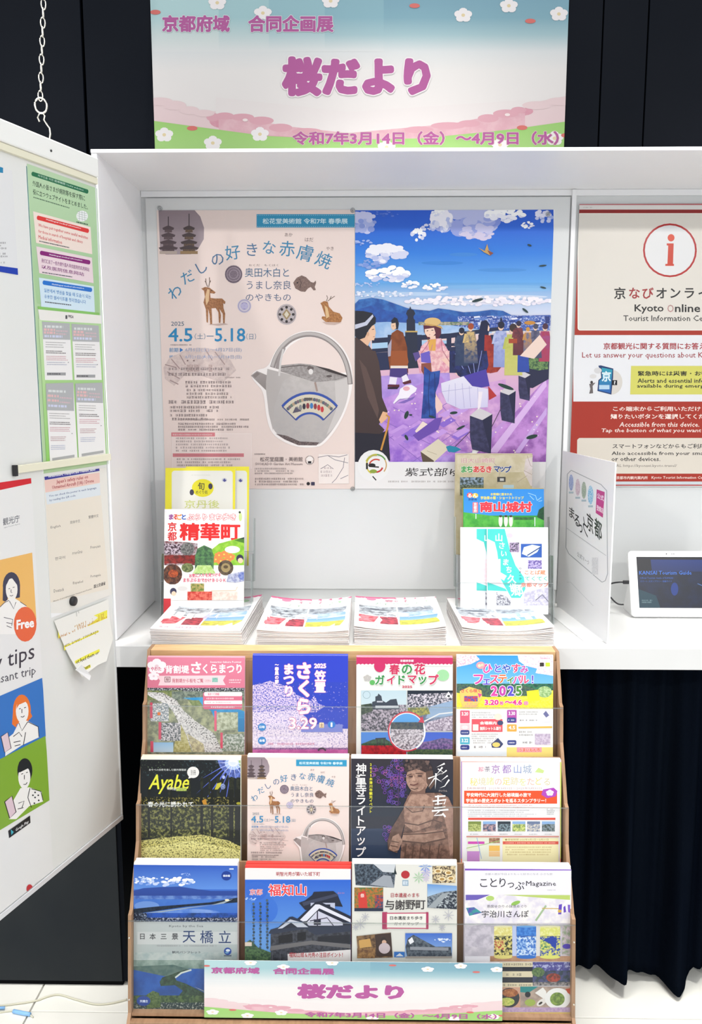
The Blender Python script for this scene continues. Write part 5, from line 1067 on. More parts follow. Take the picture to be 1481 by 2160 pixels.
def c_flowers(a, flat=False):
    a.crop(730, 1350, .3173); a.rect(20, 60, 800, 1600, 'e4e4de')
    C = 'c42c62'; a.rect(20, 60, 800, 158, C)
    for i in range(28): a.ell(48 + i * 25, 156, 13, 9, C, n=10)
    for i in range(28): a.ell(60 + i * 25, 166, 12, 8, 'e4e4de', n=10)
    a.ell(224, 172, 38, 42, C); a.text('京都府京都', 360, 130, 450, 146, 'f8e4ea', .03); a.ell(644, 234, 42, 38, '9cd09c'); a.ell(175, 282, 18, 17, '5cae5c'); a.flower(142, 252, 26, 'b8b4b0')
    g, r_, o = '3c8c4c', 'c43058', 'f6f6f2'
    for ch, x, y, s, c in (('春', 322, 195, 62, r_), ('の', 405, 195, 72, g), ('花', 490, 192, 68, r_), ('ガ', 225, 265, 62, g), ('イ', 298, 265, 58, r_), ('ド', 370, 265, 62, g), ('マ', 440, 262, 60, r_), ('ッ', 508, 268, 66, g), ('プ', 582, 262, 66, r_)): a.chars(ch, [(x + 3, y + 4)], s * 1.12, 'a8aaa4', .04); a.chars(ch, [(x, y)], s * 1.12, c, .035, o, .04)
    a.text('2025', 372, 302, 440, 318, r_, .03)
    a.rect(100, 335, 402, 604, 'b8cdd6>cfd8d8'); a.rect(100, 430, 402, 604, '3a3c44', 'b9acb8', (300, .42, .6)); a.poly([(170, 440), (175, 410), (195, 405), (195, 375), (210, 370), (215, 355), (235, 372), (240, 400), (265, 415), (295, 395), (335, 390), (345, 430), (360, 445), (350, 460), (175, 462)], '3c4450'); a.rect(195, 436, 350, 452, 'c8ccd0'); a.rect(205, 404, 245, 414, 'b8bcc4')
    a.ring(137, 364, 24, 3, '8aa0a8'); a.poly([(100, 430), (170, 420), (180, 470), (100, 500)], '2f3b34', '55604c', (200, .4, .6))
    a.rect(408, 335, 714, 604, '54607a', '8c98ac', (80, .4, .6)); a.rect(408, 335, 714, 375, '1e2836'); a.poly([(410, 360), (714, 350), (714, 430), (560, 440), (410, 450)], '2a3040', 'd4cdd6', (380, .44, .57)); a.poly([(560, 440), (714, 400), (714, 500), (530, 520)], '90a8c4'); a.poly([(410, 450), (540, 440), (560, 490), (410, 520)], '5e6a4c', 'b0a850', (300, .4, .6)); a.stroke([(520, 540), (620, 490), (714, 480)], 9, 'dcdcdc'); a.poly([(540, 545), (714, 500), (714, 604), (510, 604)], '7c6c80', 'd8ccd8', (380, .4, .6)); a.poly([(655, 382), (680, 342), (708, 382)], 'e8e8e8'); a.ell(682, 372, 9, 7, '33343c')
    a.rect(100, 612, 402, 1600, '4c84d0>2f60b8'); a.rect(408, 612, 714, 1600, '3c60c8>5c78c8')
    a.poly([(102, 690), (180, 660), (260, 655), (320, 690), (320, 745), (102, 745)], '3c5a3c', '26382c', (200, .4, .6)); a.poly([(102, 700), (230, 700), (400, 700), (400, 900), (102, 900)], 'c02830', '8a1c28', (200, .4, .6)); a.stroke([(195, 655), (265, 652)], 8, '2c2c30'); a.stroke([(208, 655), (206, 705)], 6, '2c2c30'); a.stroke([(252, 655), (254, 705)], 6, '2c2c30')
    a.poly([(408, 690), (560, 670), (640, 650), (714, 660), (714, 760), (408, 760)], '4a4470', '8c6ca0', (260, .42, .6)); a.rect(408, 725, 714, 900, '30483c', '5a6c48', (260, .4, .6))
    a.ell(405, 608, 124, 132, 'f2f2ee', n=36); a.ell(405, 608, 113, 120, '5aa0dc>3c78b8', n=36)
    a._cvx = 1; a.poly([(294, 590), (516, 590), (516, 640), (488, 690), (440, 722), (405, 728), (370, 722), (322, 690), (296, 640)], '6a6068', 'd9d0d6', (330, .4, .56)); a._cvx = 0; a.rect(296, 545, 514, 592, '32404c', '5a5c58', (260, .4, .6))
    a.ring(405, 606, 122, 9, 'c83a50', 150, 330, 128); a.poly([(480, 545), (520, 550), (508, 505)], 'c83a50')
    a.ring(405, 606, 124, 9, 'c83a50', 60, 150, 130)
def c_hitoyasumi(a):
    a.crop(730, 1350, .3173); a.rect(700, 60, 1500, 1600, 'f2f0ee'); a.rect(735, 95, 1390, 340, '3498dc>7cc0e6'); a.rect(735, 290, 1390, 345, '3a7a58', '254c44', (200, .42, .6)); a.rect(735, 335, 1390, 458, 'ead930', 'f2e85c', (300, .4, .6)); a.poly([(735, 290), (860, 300), (980, 330), (1180, 300), (1270, 330), (1270, 370), (940, 380), (735, 350)], '3a4c58', '5a7a50', (300, .4, .6))
    a.poly([(735, 98), (860, 98), (890, 130), (830, 160), (735, 180)], 'e0aec0', 'f7e8ee', (330, .4, .56)); a.poly([(1140, 98), (1388, 98), (1388, 240), (1330, 230), (1260, 220), (1270, 190), (1190, 170), (1150, 140)], 'e8bccc', 'faf0f2', (330, .38, .54)); a.ell(1320, 345, 48, 38, '7ea864', 'c0d8a0', (300, .4, .6)); a.poly([(1200, 340), (1280, 330), (1290, 400), (1210, 410)], 'f0e030'); a.rect(1288, 150, 1316, 176, '3a3430', r=4); a.rect(1326, 150, 1356, 176, 'c8d840', r=3); a.lines(1290, 115, 1365, 128, 1, 'c8568c')
    P = ('d848a0', '5c50c4', 'e84c78', '4c8c3c', 'c048a8', '2a58b8', 'e06a30'); o = 'fdf8fa'
    for ch, x, y, s, i in (('ひ', 940, 190, 72, 0), ('と', 1010, 188, 62, 1), ('や', 1065, 190, 62, 5), ('す', 1130, 188, 66, 2), ('み', 1185, 196, 56, 4)): a.chars(ch, [(x, y)], s, P[i], .03, o, .05)
    for ch, x, y, s, i in (('フ', 880, 262, 84, 0), ('ェ', 935, 278, 66, 1), ('ス', 985, 262, 72, 2), ('テ', 1040, 258, 66, 6), ('ィ', 1092, 268, 60, 3), ('バ', 1140, 262, 66, 0), ('ル', 1185, 262, 66, 2), ('！', 1240, 262, 66, 1)): a.chars(ch, [(x, y)], s, P[i], .03, o, .05)
    for ch, x, i in (('2', 985, 6), ('0', 1040, 3), ('2', 1095, 0), ('5', 1148, 2)): a.chars(ch, [(x, 338)], 88, P[(i + 1) % 7], .045, o, .05)
    a.text('3.20', 920, 396, 1015, 432, 'e0388c', .05, o, .05); a.text('㊗', 1020, 406, 1048, 432, 'e0388c', .03, o, .04); a.text('〜4.6', 1055, 396, 1170, 432, 'e0388c', .05, o, .05); a.text('㊐', 1180, 406, 1212, 432, 'e0388c', .03, o, .04)
    a.poly([(755, 340), (820, 310), (900, 335), (905, 380), (860, 450), (775, 448), (760, 400)], 'f6c86c'); a.text('さくら咲く', 765, 325, 895, 350, 'd84858', .03); a.rect(785, 372, 875, 408, '2a58b0', 'd84838', (300, .45, .55)); a.poly([(875, 352), (905, 360), (885, 385)], 'e04a90'); a.lines(790, 415, 890, 445, 2, 'e06a80'); a.ell(895, 168, 30, 24, 'f0a0a8'); a.text('春の', 876, 158, 914, 178, 'f8f0c0', .03, rot=-15)
    a.rect(742, 458, 1385, 1600, 'f4f3f1', r=14); B_ = '2c3c88'
    for x, y, c, t in ((758, 468, 'e05a74', '3.20'), (758, 558, 'f0d0d4', '㊐'), (758, 645, '48b0c8', '3.22'), (1070, 465, 'b84aa8', '3.30'), (1070, 560, 'f0b040', '4.5')): a.rect(x, y, x + 64, y + (85 if y < 500 else 48), c, r=5); a.text(t, x + 10, y + 10, x + 54, y + 34, 'fdf6f6', .03)
    for x, y in ((760, 598), (760, 697), (1070, 515), (1072, 665)): a.rect(x, y, x + 60, y + 32, B_, r=10); a.lines(x + 8, y + 10, x + 52, y + 24, 1, 'f0f0f6')
    a.lines(835, 475, 990, 520, 3, '8a8886', .4); a.rect(835, 525, 1040, 610, 'e8505c', r=4); a.poly([(835, 525), (990, 525), (1040, 570), (1040, 610), (835, 610)], 'e8505c'); a.rect(842, 560, 880, 602, 'f2e8e4'); a.text('会場案内', 890, 540, 1000, 562, 'fdf6f0', .03); a.text('無料シャトル運行', 890, 575, 1030, 600, 'fdf6f0', .03); a.ell(1010, 510, 26, 22, 'e4e0cc'); a.ell(1025, 550, 20, 16, '34406c')
    a.lines(835, 618, 1010, 690, 5, '8a8886', .4); a.lines(850, 700, 950, 720, 1, '55535a', .5); a.poly([(965, 690), (1010, 650), (1045, 690), (1025, 715), (970, 715)], '34406c'); a.ell(998, 695, 26, 16, 'e8d070')
    a.lines(1150, 470, 1290, 500, 2, '8a8886', .4); a.lines(1155, 525, 1270, 540, 1, '55535a', .5); a.rect(1300, 470, 1358, 545, 'e6e4ec'); a.poly([(1310, 490), (1328, 470), (1350, 500), (1330, 515)], '6a6c9c'); a.stroke([(1145, 582), (1370, 578)], 12, 'f0c04c'); a.lines(1150, 600, 1250, 640, 2, '8a8886', .4); a.rect(1255, 622, 1358, 695, 'ddd0e0', 'b8a4c0', (300, .4, .6)); a.lines(1155, 670, 1250, 690, 1, '55535a', .5)
    a.rect(1068, 712, 1385, 1600, 'f4e084'); a.rect(1135, 712, 1300, 745, 'f0a0b0'); a.text('うまいもん市', 1150, 716, 1290, 742, 'e85c50', .04, 'fdf6e0', .04); a.rect(742, 740, 1066, 1600, 'e6eef4')
S1 = 'spare copy stacked behind the front one in its rack pocket, '
brochure(c := pocket(0, 310.8, 1386, .2105, seed=31)) if False else None
a = pocket(0, 311, 1386, .2105, seed=31); c_sewari(a); brochure(a, 'pink topped brochure with an aerial view of a cherry lined river bank', 'brochure', .003, 2, 'e6a8b8', 'spare copies behind the pink river bank cherry brochure')
a = pocket(0, 533, 1382, .2055, seed=32); c_kasagi(a); brochure(a, 'deep blue flyer with night cherry blossom and white vertical lettering', 'flyer', .003, 2, '4a5ad0', 'spare copies behind the deep blue cherry night flyer')
a = pocket(0, 752, 1386, .2070, seed=33); c_flowers(a); brochure(a, 'spring flower guide with crimson scalloped top and round photo, in the rack', 'brochure', .004, 3, 'd890a8', 'spare copies behind the crimson topped flower guide in the rack')
a = pocket(0, 963, 1382, .2070, seed=34); c_hitoyasumi(a); brochure(a, 'spring festival flyer with rainbow lettering over blue sky and yellow field', 'flyer', .002, 2, 'f4f0f0', 'spare copies behind the rainbow lettered festival flyer')

# ---- middle tier
def c_ayabe(a):
    a.crop(280, 1570, .3173); a.rect(20, 60, 800, 1600, '10161c>1c261c'); a.rect(40, 90, 740, 220, '10161a', '4a6a70', (260, .58, .7)); a.rect(40, 90, 330, 180, '0c1014', '8aa87c', (300, .62, .72))
    for t, L_, w in ((100, 330, 14), (112, 300, 10), (125, 360, 16), (138, 330, 12), (150, 260, 10), (88, 280, 12), (75, 160, 10), (60, 120, 8)): a.stroke([(665, 110), (665 + L_ * cos(radians(t)), 110 + L_ * sin(radians(t)))], w, '5668c4', True)
    a.poly([(560, 95), (740, 95), (740, 260), (700, 230), (640, 210), (580, 150)], '6c80cc', '3c4a8c', (200, .4, .6)); a.ell(668, 128, 56, 42, 'a8bcf0'); a.ell(668, 122, 34, 26, 'eef4ff'); a.poly([(700, 95), (740, 95), (740, 180), (715, 160)], 'c0d890', '7a9858', (300, .4, .6))
    for t in range(0, 180, 24): a.stroke([(668, 120), (668 + 120 * cos(radians(t + 10)), 120 + 110 * sin(radians(t + 10)))], 7, 'd4dcfa', True)
    for x, w in ((235, 14), (300, 12), (360, 26), (450, 18), (505, 12), (560, 20), (640, 34), (690, 42)): a.rect(x, 220, x + w, 760, '14180f', '2c3020', (200, .4, .6))
    a.rect(40, 400, 740, 620, '1c2214', '8a8a4c', (200, .48, .62)); a.rect(40, 350, 740, 420, '14180f', '9a9048', (320, .52, .62))
    for x, w in ((100, 16), (250, 12), (450, 18), (520, 16), (640, 30), (680, 46)): a.rect(x, 300, x + w, 650, '12150f')
    a.poly([(50, 640), (200, 620), (460, 600), (640, 640), (740, 690), (740, 1500), (50, 1500)], '55522a', 'e2da84', (420, .40, .56)); a.poly([(50, 690), (400, 640), (740, 710), (740, 1500), (50, 1500)], '6c6838', 'f0ea9c', (380, .36, .52))
    a.text('Ayabe', 105, 200, 375, 330, 'e0e040', .012, shear=.3); a.text('綾部市観光', 230, 285, 300, 305, 'c4c8cc', .01, rot=6); a.rect(290, 288, 358, 310, '8ca84c', 'c0c860', (500, .4, .6)); a.ell(402, 186, 40, 38, 'e6e4e0'); a.poly([(375, 208), (370, 228), (398, 220)], 'e6e4e0'); a.text('別冊', 386, 170, 420, 204, '55534c', .0)
    a.text('あやべの四季を楽しむ観光情報誌', 108, 162, 356, 176, 'd4d8d4', .01); a.text('春の光に誘われて', 100, 380, 402, 416, 'f2f2ee', .022)
    a.poly([(545, 300), (560, 260), (590, 252), (588, 275), (565, 300)], 'c0b83c'); a.ell(605, 218, 10, 12, 'a8b4e0'); a.ell(600, 280, 16, 20, '5c6890', '98a8d8', (400, .4, .6)); a.poly([(460, 375), (485, 360), (495, 400), (470, 400)], 'c0882c'); a.ell(705, 392, 16, 9, '9c982c')
def c_flyerpots(a):     # the teapot poster printed small
    a.unit = (339.5, 443, 760, 1042); a.h *= 1.0; art_pots(a); a.unit = None
def c_saiun(a):
    a.crop(730, 1570, .3173); a.rect(20, 60, 800, 1600, '2a2a34>333a48'); a.rect(30, 90, 740, 480, '302c34>28303e'); a.rect(30, 560, 740, 1500, '33415a>2c3848')
    for cx, cy, w, h, n in ((340, 130, 40, 30, 14), (250, 200, 80, 50, 30), (310, 260, 80, 60, 40), (350, 200, 50, 50, 24), (330, 350, 50, 40, 20), (360, 290, 40, 60, 20), (285, 590, 30, 50, 22)):
        for i in range(n): a.ring(cx + a.rnd.uniform(-w, w), cy + a.rnd.uniform(-h, h), a.rnd.uniform(6, 13), 3.4, a.rnd.choice(['6a3c98', '7c5ab0', '5a4a9c', 'a05898', '4a3a78']))
    a.stroke([(345, 420), (352, 250), (360, 130)], 6, '4a3a58')
    S, D, L_ = '8d6c5e', '5c463e', 'b08e7c'; tx = (110, .42, .6)
    a.poly([(410, 330), (385, 420), (350, 480), (300, 560), (275, 640), (280, 700), (340, 720), (360, 640), (380, 560), (430, 400)], D, '70564c', tx)      # robe fall
    a.poly([(430, 310), (470, 320), (540, 320), (620, 320), (680, 350), (715, 420), (725, 760), (360, 760), (370, 620), (390, 540), (380, 460), (385, 400), (410, 350)], S, D, tx)
    a.poly([(435, 330), (520, 325), (580, 360), (580, 480), (560, 540), (450, 580), (390, 530), (385, 420)], L_, S, tx); a.poly([(640, 340), (690, 370), (720, 460), (725, 700), (690, 740), (670, 560), (640, 440)], 'a88474', S, tx)
    a.stroke([(395, 415), (440, 450), (510, 440), (520, 400)], 6, D); a.ell(515, 420, 7, 9, D); a.stroke([(390, 520), (480, 535), (580, 500), (640, 520)], 8, D); a.poly([(380, 590), (520, 580), (640, 560), (660, 620), (520, 650), (370, 640)], S, L_, (90, .4, .6)); a.stroke([(375, 596), (520, 592), (650, 575)], 7, D); a.stroke([(370, 640), (520, 655), (660, 625)], 9, D)
    for x in (400, 450, 500, 560, 620): a.stroke([(x, 660), (x - 12, 760)], 8, D)
    a.poly([(310, 610), (350, 590), (375, 640), (350, 700), (315, 710), (285, 690)], L_, S, tx); a.stroke([(300, 640), (350, 650)], 6, D); a.stroke([(295, 670), (345, 680)], 6, D)
    a.ell(475, 228, 76, 92, S, L_, tx, rot=-8); a.poly([(420, 280), (530, 280), (525, 330), (440, 325)], '7a5c50'); a.ell(468, 262, 56, 50, L_, S, tx)
    a._cvx = 1; a.poly([(388, 170), (400, 130), (440, 100), (490, 92), (540, 110), (572, 150), (570, 195), (540, 190), (470, 160), (400, 185)], '4a3c3a', '30282a', (300, .4, .6)); a._cvx = 0
    for i in range(26): a.ell(a.rnd.uniform(395, 565), a.rnd.uniform(105, 170), 9, 9, a.rnd.choice(['5c4a46', '3c3030', '6b5650']), n=8)
    a.poly([(530, 180), (575, 170), (590, 260), (560, 300), (535, 250)], D); a.stroke([(405, 205), (435, 195)], 6, D); a.stroke([(462, 190), (510, 192)], 6, D); a.ell(430, 212, 14, 5, '4a3634'); a.ell(490, 208, 16, 5, '4a3634'); a.poly([(448, 200), (436, 240), (462, 240)], 'c09c88'); a.stroke([(425, 264), (450, 270), (480, 258)], 9, '6c4640'); a.stroke([(430, 290), (455, 296), (480, 288)], 5, D)
    Wt = 'f4f0ee'
    for p, w in (([(655, 125), (600, 150)], 12), ([(640, 150), (600, 200)], 12), ([(610, 160), (650, 185), (600, 195)], 8), ([(545, 225), (640, 190)], 10), ([(598, 190), (592, 298)], 12), ([(590, 220), (545, 285)], 9), ([(600, 225), (640, 250)], 8), ([(668, 170), (632, 200)], 10), ([(675, 205), (630, 240)], 10), ([(685, 232), (655, 275), (620, 288)], 11)): a.stroke(p, w, Wt, True)
    for p, w in (([(590, 345), (660, 340)], 10), ([(612, 335), (610, 400)], 12), ([(575, 375), (665, 365), (650, 395)], 10), ([(590, 395), (640, 390)], 7), ([(585, 420), (660, 412)], 10), ([(570, 440), (680, 430)], 12), ([(620, 440), (585, 470), (640, 466)], 10), ([(640, 455), (660, 480)], 12)): a.stroke(p, w, Wt)
    a.text('さいうん', 615, 300, 672, 312, 'c8b8b0', .01)
    a.vtext('神童寺ライトアップ', 100, 125, 745, 74, Wt, .018); a.vtext('2025木津川市観光イベント', 165, 120, 455, 22, 'e0dc3c', .03)
def c_yamashiro(a):
    a.crop(730, 1570, .3173); a.rect(700, 60, 1500, 1600, 'f4f2f2'); a.rect(760, 112, 1430, 1600, 'e88a70'); a.rect(772, 118, 1422, 1600, 'f2f1f2'); a.rect(758, 112, 770, 760, '9a8ad8'); a.rect(1424, 112, 1436, 760, 'c8e068')
    for ch, x, c in (('お', 895, 'd05a80'), ('茶', 940, '5a4a60'), ('の', 905, 'e89aa8'), ('京', 995, 'a070b0'), ('都', 1068, '9870b8'), ('山', 1140, '8898c8'), ('城', 1205, '98a8c0')): a.chars(ch, [(x, 165)], 62 if x > 950 else 38, c, .004)
    a.poly([(1255, 185), (1280, 155), (1318, 175), (1310, 192)], 'c8dc8c')
    for i, ch in enumerate('秘境諸の足跡をたどる'): a.chars(ch, [(850 + i * 54, 250 - (i % 3) * 3)], 56, ('e8d870', 'dcd0a0', 'e0e090', 'f0b8a0')[i % 4], .002)
    a.text('【実施期間】2025年3月1日〜2025年5月31日', 806, 284, 1300, 300, 'c8a8a0')
    a.rect(785, 308, 1403, 394, 'e4542c'); a.text('平安時代に大流行した秘境詣の旅で', 800, 322, 1230, 350, 'fbeee6', .035); a.text('宇治茶の歴史スポットを巡るスタンプラリー！', 798, 360, 1330, 388, 'fbeee6', .035)
    a.poly([(1298, 335), (1310, 300), (1380, 288), (1405, 310), (1395, 345), (1335, 358)], 'b048b8'); a.flower(1355, 322, 26, 'f0dcf0')
    a.lines(815, 400, 1285, 425, 2, 'e0a8a0', .4); a.lines(810, 432, 1290, 484, 4, 'a8a6a8', .35); a.lines(1335, 425, 1390, 470, 4, 'b0b0b0'); a.rect(812, 488, 1392, 502, 'e4442c')
    for i, (c, d) in enumerate((('7c8c3c', 'c8d080'), ('3c4c6c', 'c4a0a0'), ('1c2c38', '8aa0a8'), ('5c8040', 'd8e080'), ('6c7c9c', 'e0d8c8'), ('2c3c2c', '8a98a0'))):
        x = 812 + i * 98; a.rect(x, 512, x + 86, 578, c, d, (300, .42, .58)); a.rect(x, 512, x + 86, 530, '8ab0dc' if i % 2 else c); a.lines(x + 12, 592, x + 66, 602, 1, 'a8a6a8', rag=0)
    a.poly([(895, 550), (940, 525), (985, 545), (975, 572), (905, 572)], '2c2c34') if 0 else None
    a.rect(800, 608, 1415, 618, 'd8988c'); a.rect(805, 620, 1025, 1500, 'e8ecd8'); a.rect(810, 645, 920, 662, 'd048b0'); a.rect(805, 710, 888, 1500, 'c890d0'); a.rect(950, 622, 1022, 656, '8c5c48', 'c09878', (300, .4, .6)); a.rect(950, 672, 1022, 708, 'f0c060'); a.rect(950, 710, 1022, 745, 'f0c890'); a.stroke([(800, 690), (940, 660), (1020, 640)], 4, '9cc86c'); a.stroke([(870, 620), (900, 760)], 4, '8ab0e0')
    a.rect(1040, 622, 1412, 1500, 'f4eebc'); a.text('◆開催期間 2025年3月1日〜5月31日', 1055, 626, 1345, 640, '98804c'); a.rect(1042, 644, 1412, 664, 'e05a48'); a.lines(1060, 650, 1390, 659, 1, 'f8e0d0', rag=0); a.lines(1060, 675, 1400, 740, 4, 'c8b478', .4)
for i, (x, y, w, fn, pg, sp, sc2, cat, lb, sl) in enumerate((
    (296, 1602, .211, c_ayabe, .003, 4, 'eef0d8', 'brochure', 'dark forest brochure with yellow script title and sunbeams', 'spare copies behind the dark forest brochure'),
    (522, 1597, .213, c_flyerpots, .002, 4, 'f4eeec', 'flyer', 'pink pottery flyer with deer and teapot in the middle rack tier', 'spare copies behind the pink pottery flyer in the rack'),
    (741, 1600, .213, c_saiun, .003, 3, 'e8e8e8', 'flyer', 'dark flyer with a carved wooden statue and white brush lettering', 'spare copies behind the dark statue flyer'),
    (973, 1606, .2085, c_yamashiro, .002, 4, 'fbf0ee', 'flyer', 'white stamp rally flyer with an orange band and six small photos', 'spare copies behind the white stamp rally flyer'))):
    a = pocket(1, x, y, w, seed=41 + i); fn(a); brochure(a, lb, cat, pg, sp, sc2, sl, up=.0035)

# ---- bottom tier
def c_amano(a):
    a.crop(260, 1780, .3309); a.rect(20, 90, 800, 1600, '3b6ac4'); a.rect(60, 125, 740, 290, '2c56b8>5c8cd8'); 
    a.cloud(260, 240, 190, 26, 70, ('eef0f8', 'c4d2f0', '8aa8e4')); a.cloud(400, 195, 30, 10, 10, ('a8c0f0', '8aa8e8', 'a8c0f0')); a.cloud(140, 225, 80, 16, 20, ('c8d8f6', 'a0bcec', '8aa8e4'))
    a.poly([(60, 300), (130, 282), (240, 275), (360, 272), (480, 290), (560, 300), (740, 300), (740, 350), (60, 350)], '2c4c9c>24408c'); a.rect(60, 330, 740, 500, '4a7ac8>3260b8', '3c6cc0', (40, .4, .6)); a.rect(60, 330, 740, 352, '6a8cc8', '3a5cac', (80, .4, .6)); a.ell(420, 440, 200, 26, '7a9cd8', '4c78c8', (40, .4, .6)); a.ell(150, 395, 80, 30, '6a90d0')
    a.poly([(60, 415), (200, 400), (400, 385), (560, 372), (740, 340), (740, 372), (560, 386), (400, 400), (260, 420), (120, 440), (60, 440)], '10182c', '1f3040', (200, .4, .6)); a.poly([(140, 440), (280, 422), (420, 404), (560, 390), (660, 362), (700, 352), (640, 380), (400, 412), (240, 436)], '9aa8b0'); a.ell(662, 358, 14, 7, 'e8e0c0'); a.rect(60, 440, 740, 498, '2a56b4>244a9c', '1e3c70', (60, .42, .58)); a.rect(60, 470, 740, 500, '16223c', 'b4b8c8', (360, .5, .62)); a.rect(60, 440, 150, 500, '141c30', '8a98b0', (380, .5, .62))
    a.ell(658, 203, 32, 30, '1c3c90'); a.text('保存版', 636, 196, 682, 210, 'e8eef8', .03); a.rect(676, 155, 704, 164, 'c8d8f0')
    a.rect(60, 497, 740, 745, 'b9bfbf>a8b2b0'); a.rect(90, 560, 730, 640, 'c3c7c6'); a.rect(60, 690, 740, 745, '9cacac', 'b8c0bc', (60, .4, .6)); a.rect(60, 740, 740, 800, '7c9088>5c7870', '93a59c', (60, .4, .6))
    K = '33343a'
    a.text('Kyoto by the Sea', 293, 516, 510, 534, '5a5c60', .004)
    for ch, x, s in (('日', 122, 42), ('本', 188, 42), ('三', 258, 42), ('景', 330, 44)): a.chars(ch, [(x, 590)], s, K, .012)
    for ch, x in (('天', 420), ('橋', 532), ('立', 648)): a.chars(ch, [(x, 592)], 88, '243c6c', .004)
    a.lines(198, 642, 595, 656, 1, '7a8488', .5, rag=0); a.text('観光パンフレット', 312, 682, 495, 698, '4a5058', .008); a.ell(666, 684, 24, 24, '2a4c9c'); a.ell(668, 678, 14, 8, 'dfe6ee'); a.ell(662, 692, 12, 6, '7aa8c8'); a.rect(642, 708, 690, 716, '5a6878')
    a.rect(60, 795, 740, 1000, '1c4c9c>18407c', '2458a8', (40, .4, .6)); a.poly([(60, 780), (320, 770), (430, 800), (370, 830), (300, 850), (60, 800)], '5a7068', '44605c', (100, .4, .6))
    a.poly([(232, 880), (250, 850), (300, 835), (350, 815), (400, 800), (440, 800), (380, 820), (330, 850), (340, 870), (400, 890), (460, 920), (540, 960), (740, 960), (740, 1100), (450, 1100), (350, 1000), (360, 960), (380, 935), (330, 900), (240, 905)], '1f3428', '34503c', (200, .4, .6)); a.stroke([(435, 802), (370, 822), (332, 852)], 10, 'c9d2cc'); a.poly([(455, 910), (540, 945), (740, 935), (740, 975), (560, 965)], 'a8b4b4', '5c7060', (300, .45, .6))
    a.rect(60, 965, 740, 1100, '24402c', '50683c', (200, .42, .6)); a.rect(60, 1010, 740, 1075, '20383c', 'a8b0a4', (380, .52, .64)); a.poly([(150, 960), (190, 935), (230, 950), (240, 1040), (150, 1050)], '34502c', '5c7040', (300, .4, .6)); a.ell(130, 1000, 44, 32, '1c4090'); a.text('天橋立', 106, 993, 158, 1010, 'd0dcf0', .03); a.rect(40, 1075, 760, 1400, '8a8070')
def c_fukuchi(a):
    a.crop(260, 1780, .3309); a.rect(700, 90, 1500, 1600, '3468c4'); a.rect(775, 150, 1450, 235, 'eae6e4'); a.text('明智光秀が築いた城下町', 975, 178, 1255, 206, 'a8343c', .018)
    a.rect(775, 228, 1450, 700, '2c62c8>6aa0dc'); a.ell(900, 420, 86, 88, '3b70cc'); a.ell(850, 300, 70, 60, '3668c8'); a.cloud(810, 350, 34, 10, 12, ('c8d8f0', 'a8c4ec', '90b0e4'))
    a.text('京都', 806, 288, 888, 326, 'c8343c', .012, 'f6f0f2', .04); a.text('福知山', 925, 256, 1168, 332, 'e04048', .02, 'fdf6f6', .035); a.lines(1368, 305, 1415, 322, 1, '8c4c9c')
    for x, y0 in ((830, 375), (873, 372), (917, 352)): 
        for k in range(16): a.ell(x + 3 * (k % 2), y0 + k * 20 + 8, 8, 9, '2c4458' if k % 2 else '4a6070', n=8)
    K = '232838'
    a.poly([(1205, 325), (1215, 305), (1340, 300), (1365, 320), (1388, 375), (1400, 400), (1330, 395), (1220, 420), (1160, 420), (1120, 375), (1160, 360)], K); a.poly([(1140, 372), (1360, 315), (1372, 330), (1150, 395)], '3c4258'); a.rect(1195, 375, 1350, 420, 'b8bcd0'); a.rect(1215, 385, 1240, 410, K); a.rect(1290, 385, 1320, 410, K)
    a.poly([(1085, 500), (1225, 370), (1250, 365), (1450, 460), (1450, 580), (1200, 560), (1160, 520)], K); a.poly([(1110, 500), (1225, 385), (1250, 385), (1450, 480), (1450, 500), (1250, 410), (1170, 490)], 'dcdce6'); a.poly([(1170, 500), (1240, 425), (1400, 500), (1400, 520), (1180, 520)], 'c8c8d8'); a.rect(1215, 480, 1260, 515, K); a.stroke([(1238, 425), (1238, 520)], 8, '3a3448'); a.stroke([(1190, 490), (1300, 470), (1340, 520)], 6, '3a3448')
    a.poly([(925, 570), (940, 545), (990, 530), (1060, 465), (1080, 462), (1140, 490), (1200, 530), (1450, 515), (1450, 560), (1225, 580), (1160, 540), (960, 575)], '2c3448'); a.poly([(985, 540), (1065, 480), (1140, 500), (1180, 530), (1080, 530)], 'c4c8d4'); a.poly([(1010, 540), (1070, 500), (1110, 530)], K)
    a.poly([(940, 575), (1160, 540), (1225, 580), (1450, 555), (1450, 760), (940, 760)], '2a2c36', '474a54', (200, .42, .6)); a.poly([(940, 650), (1200, 615), (1450, 640), (1450, 665), (1200, 640), (935, 680)], '6c6a6c'); a.poly([(990, 585), (1080, 570), (1080, 625), (990, 635)], '15171f'); a.poly([(1110, 565), (1165, 560), (1165, 610), (1110, 620)], '15171f'); a.poly([(1240, 590), (1450, 575), (1450, 635), (1240, 620)], '1f222c')
    for i in range(10): a.stroke([(950 + i * 50, 690), (952 + i * 50, 740)], 5, '565860')
    a.poly([(765, 640), (810, 610), (860, 660), (940, 690), (940, 900), (765, 900)], '2c4838', '5c7c50', (260, .4, .6)); a.rect(775, 625, 820, 650, 'd8c8b8')
    a.poly([(1048, 700), (1450, 672), (1450, 760), (1050, 760)], 'e8e2e0'); a.text('福知山城＆光秀の注目ポイント！', 1058, 690, 1400, 722, 'b83c44', .02); a.rect(765, 760, 1450, 1400, '3c4450')
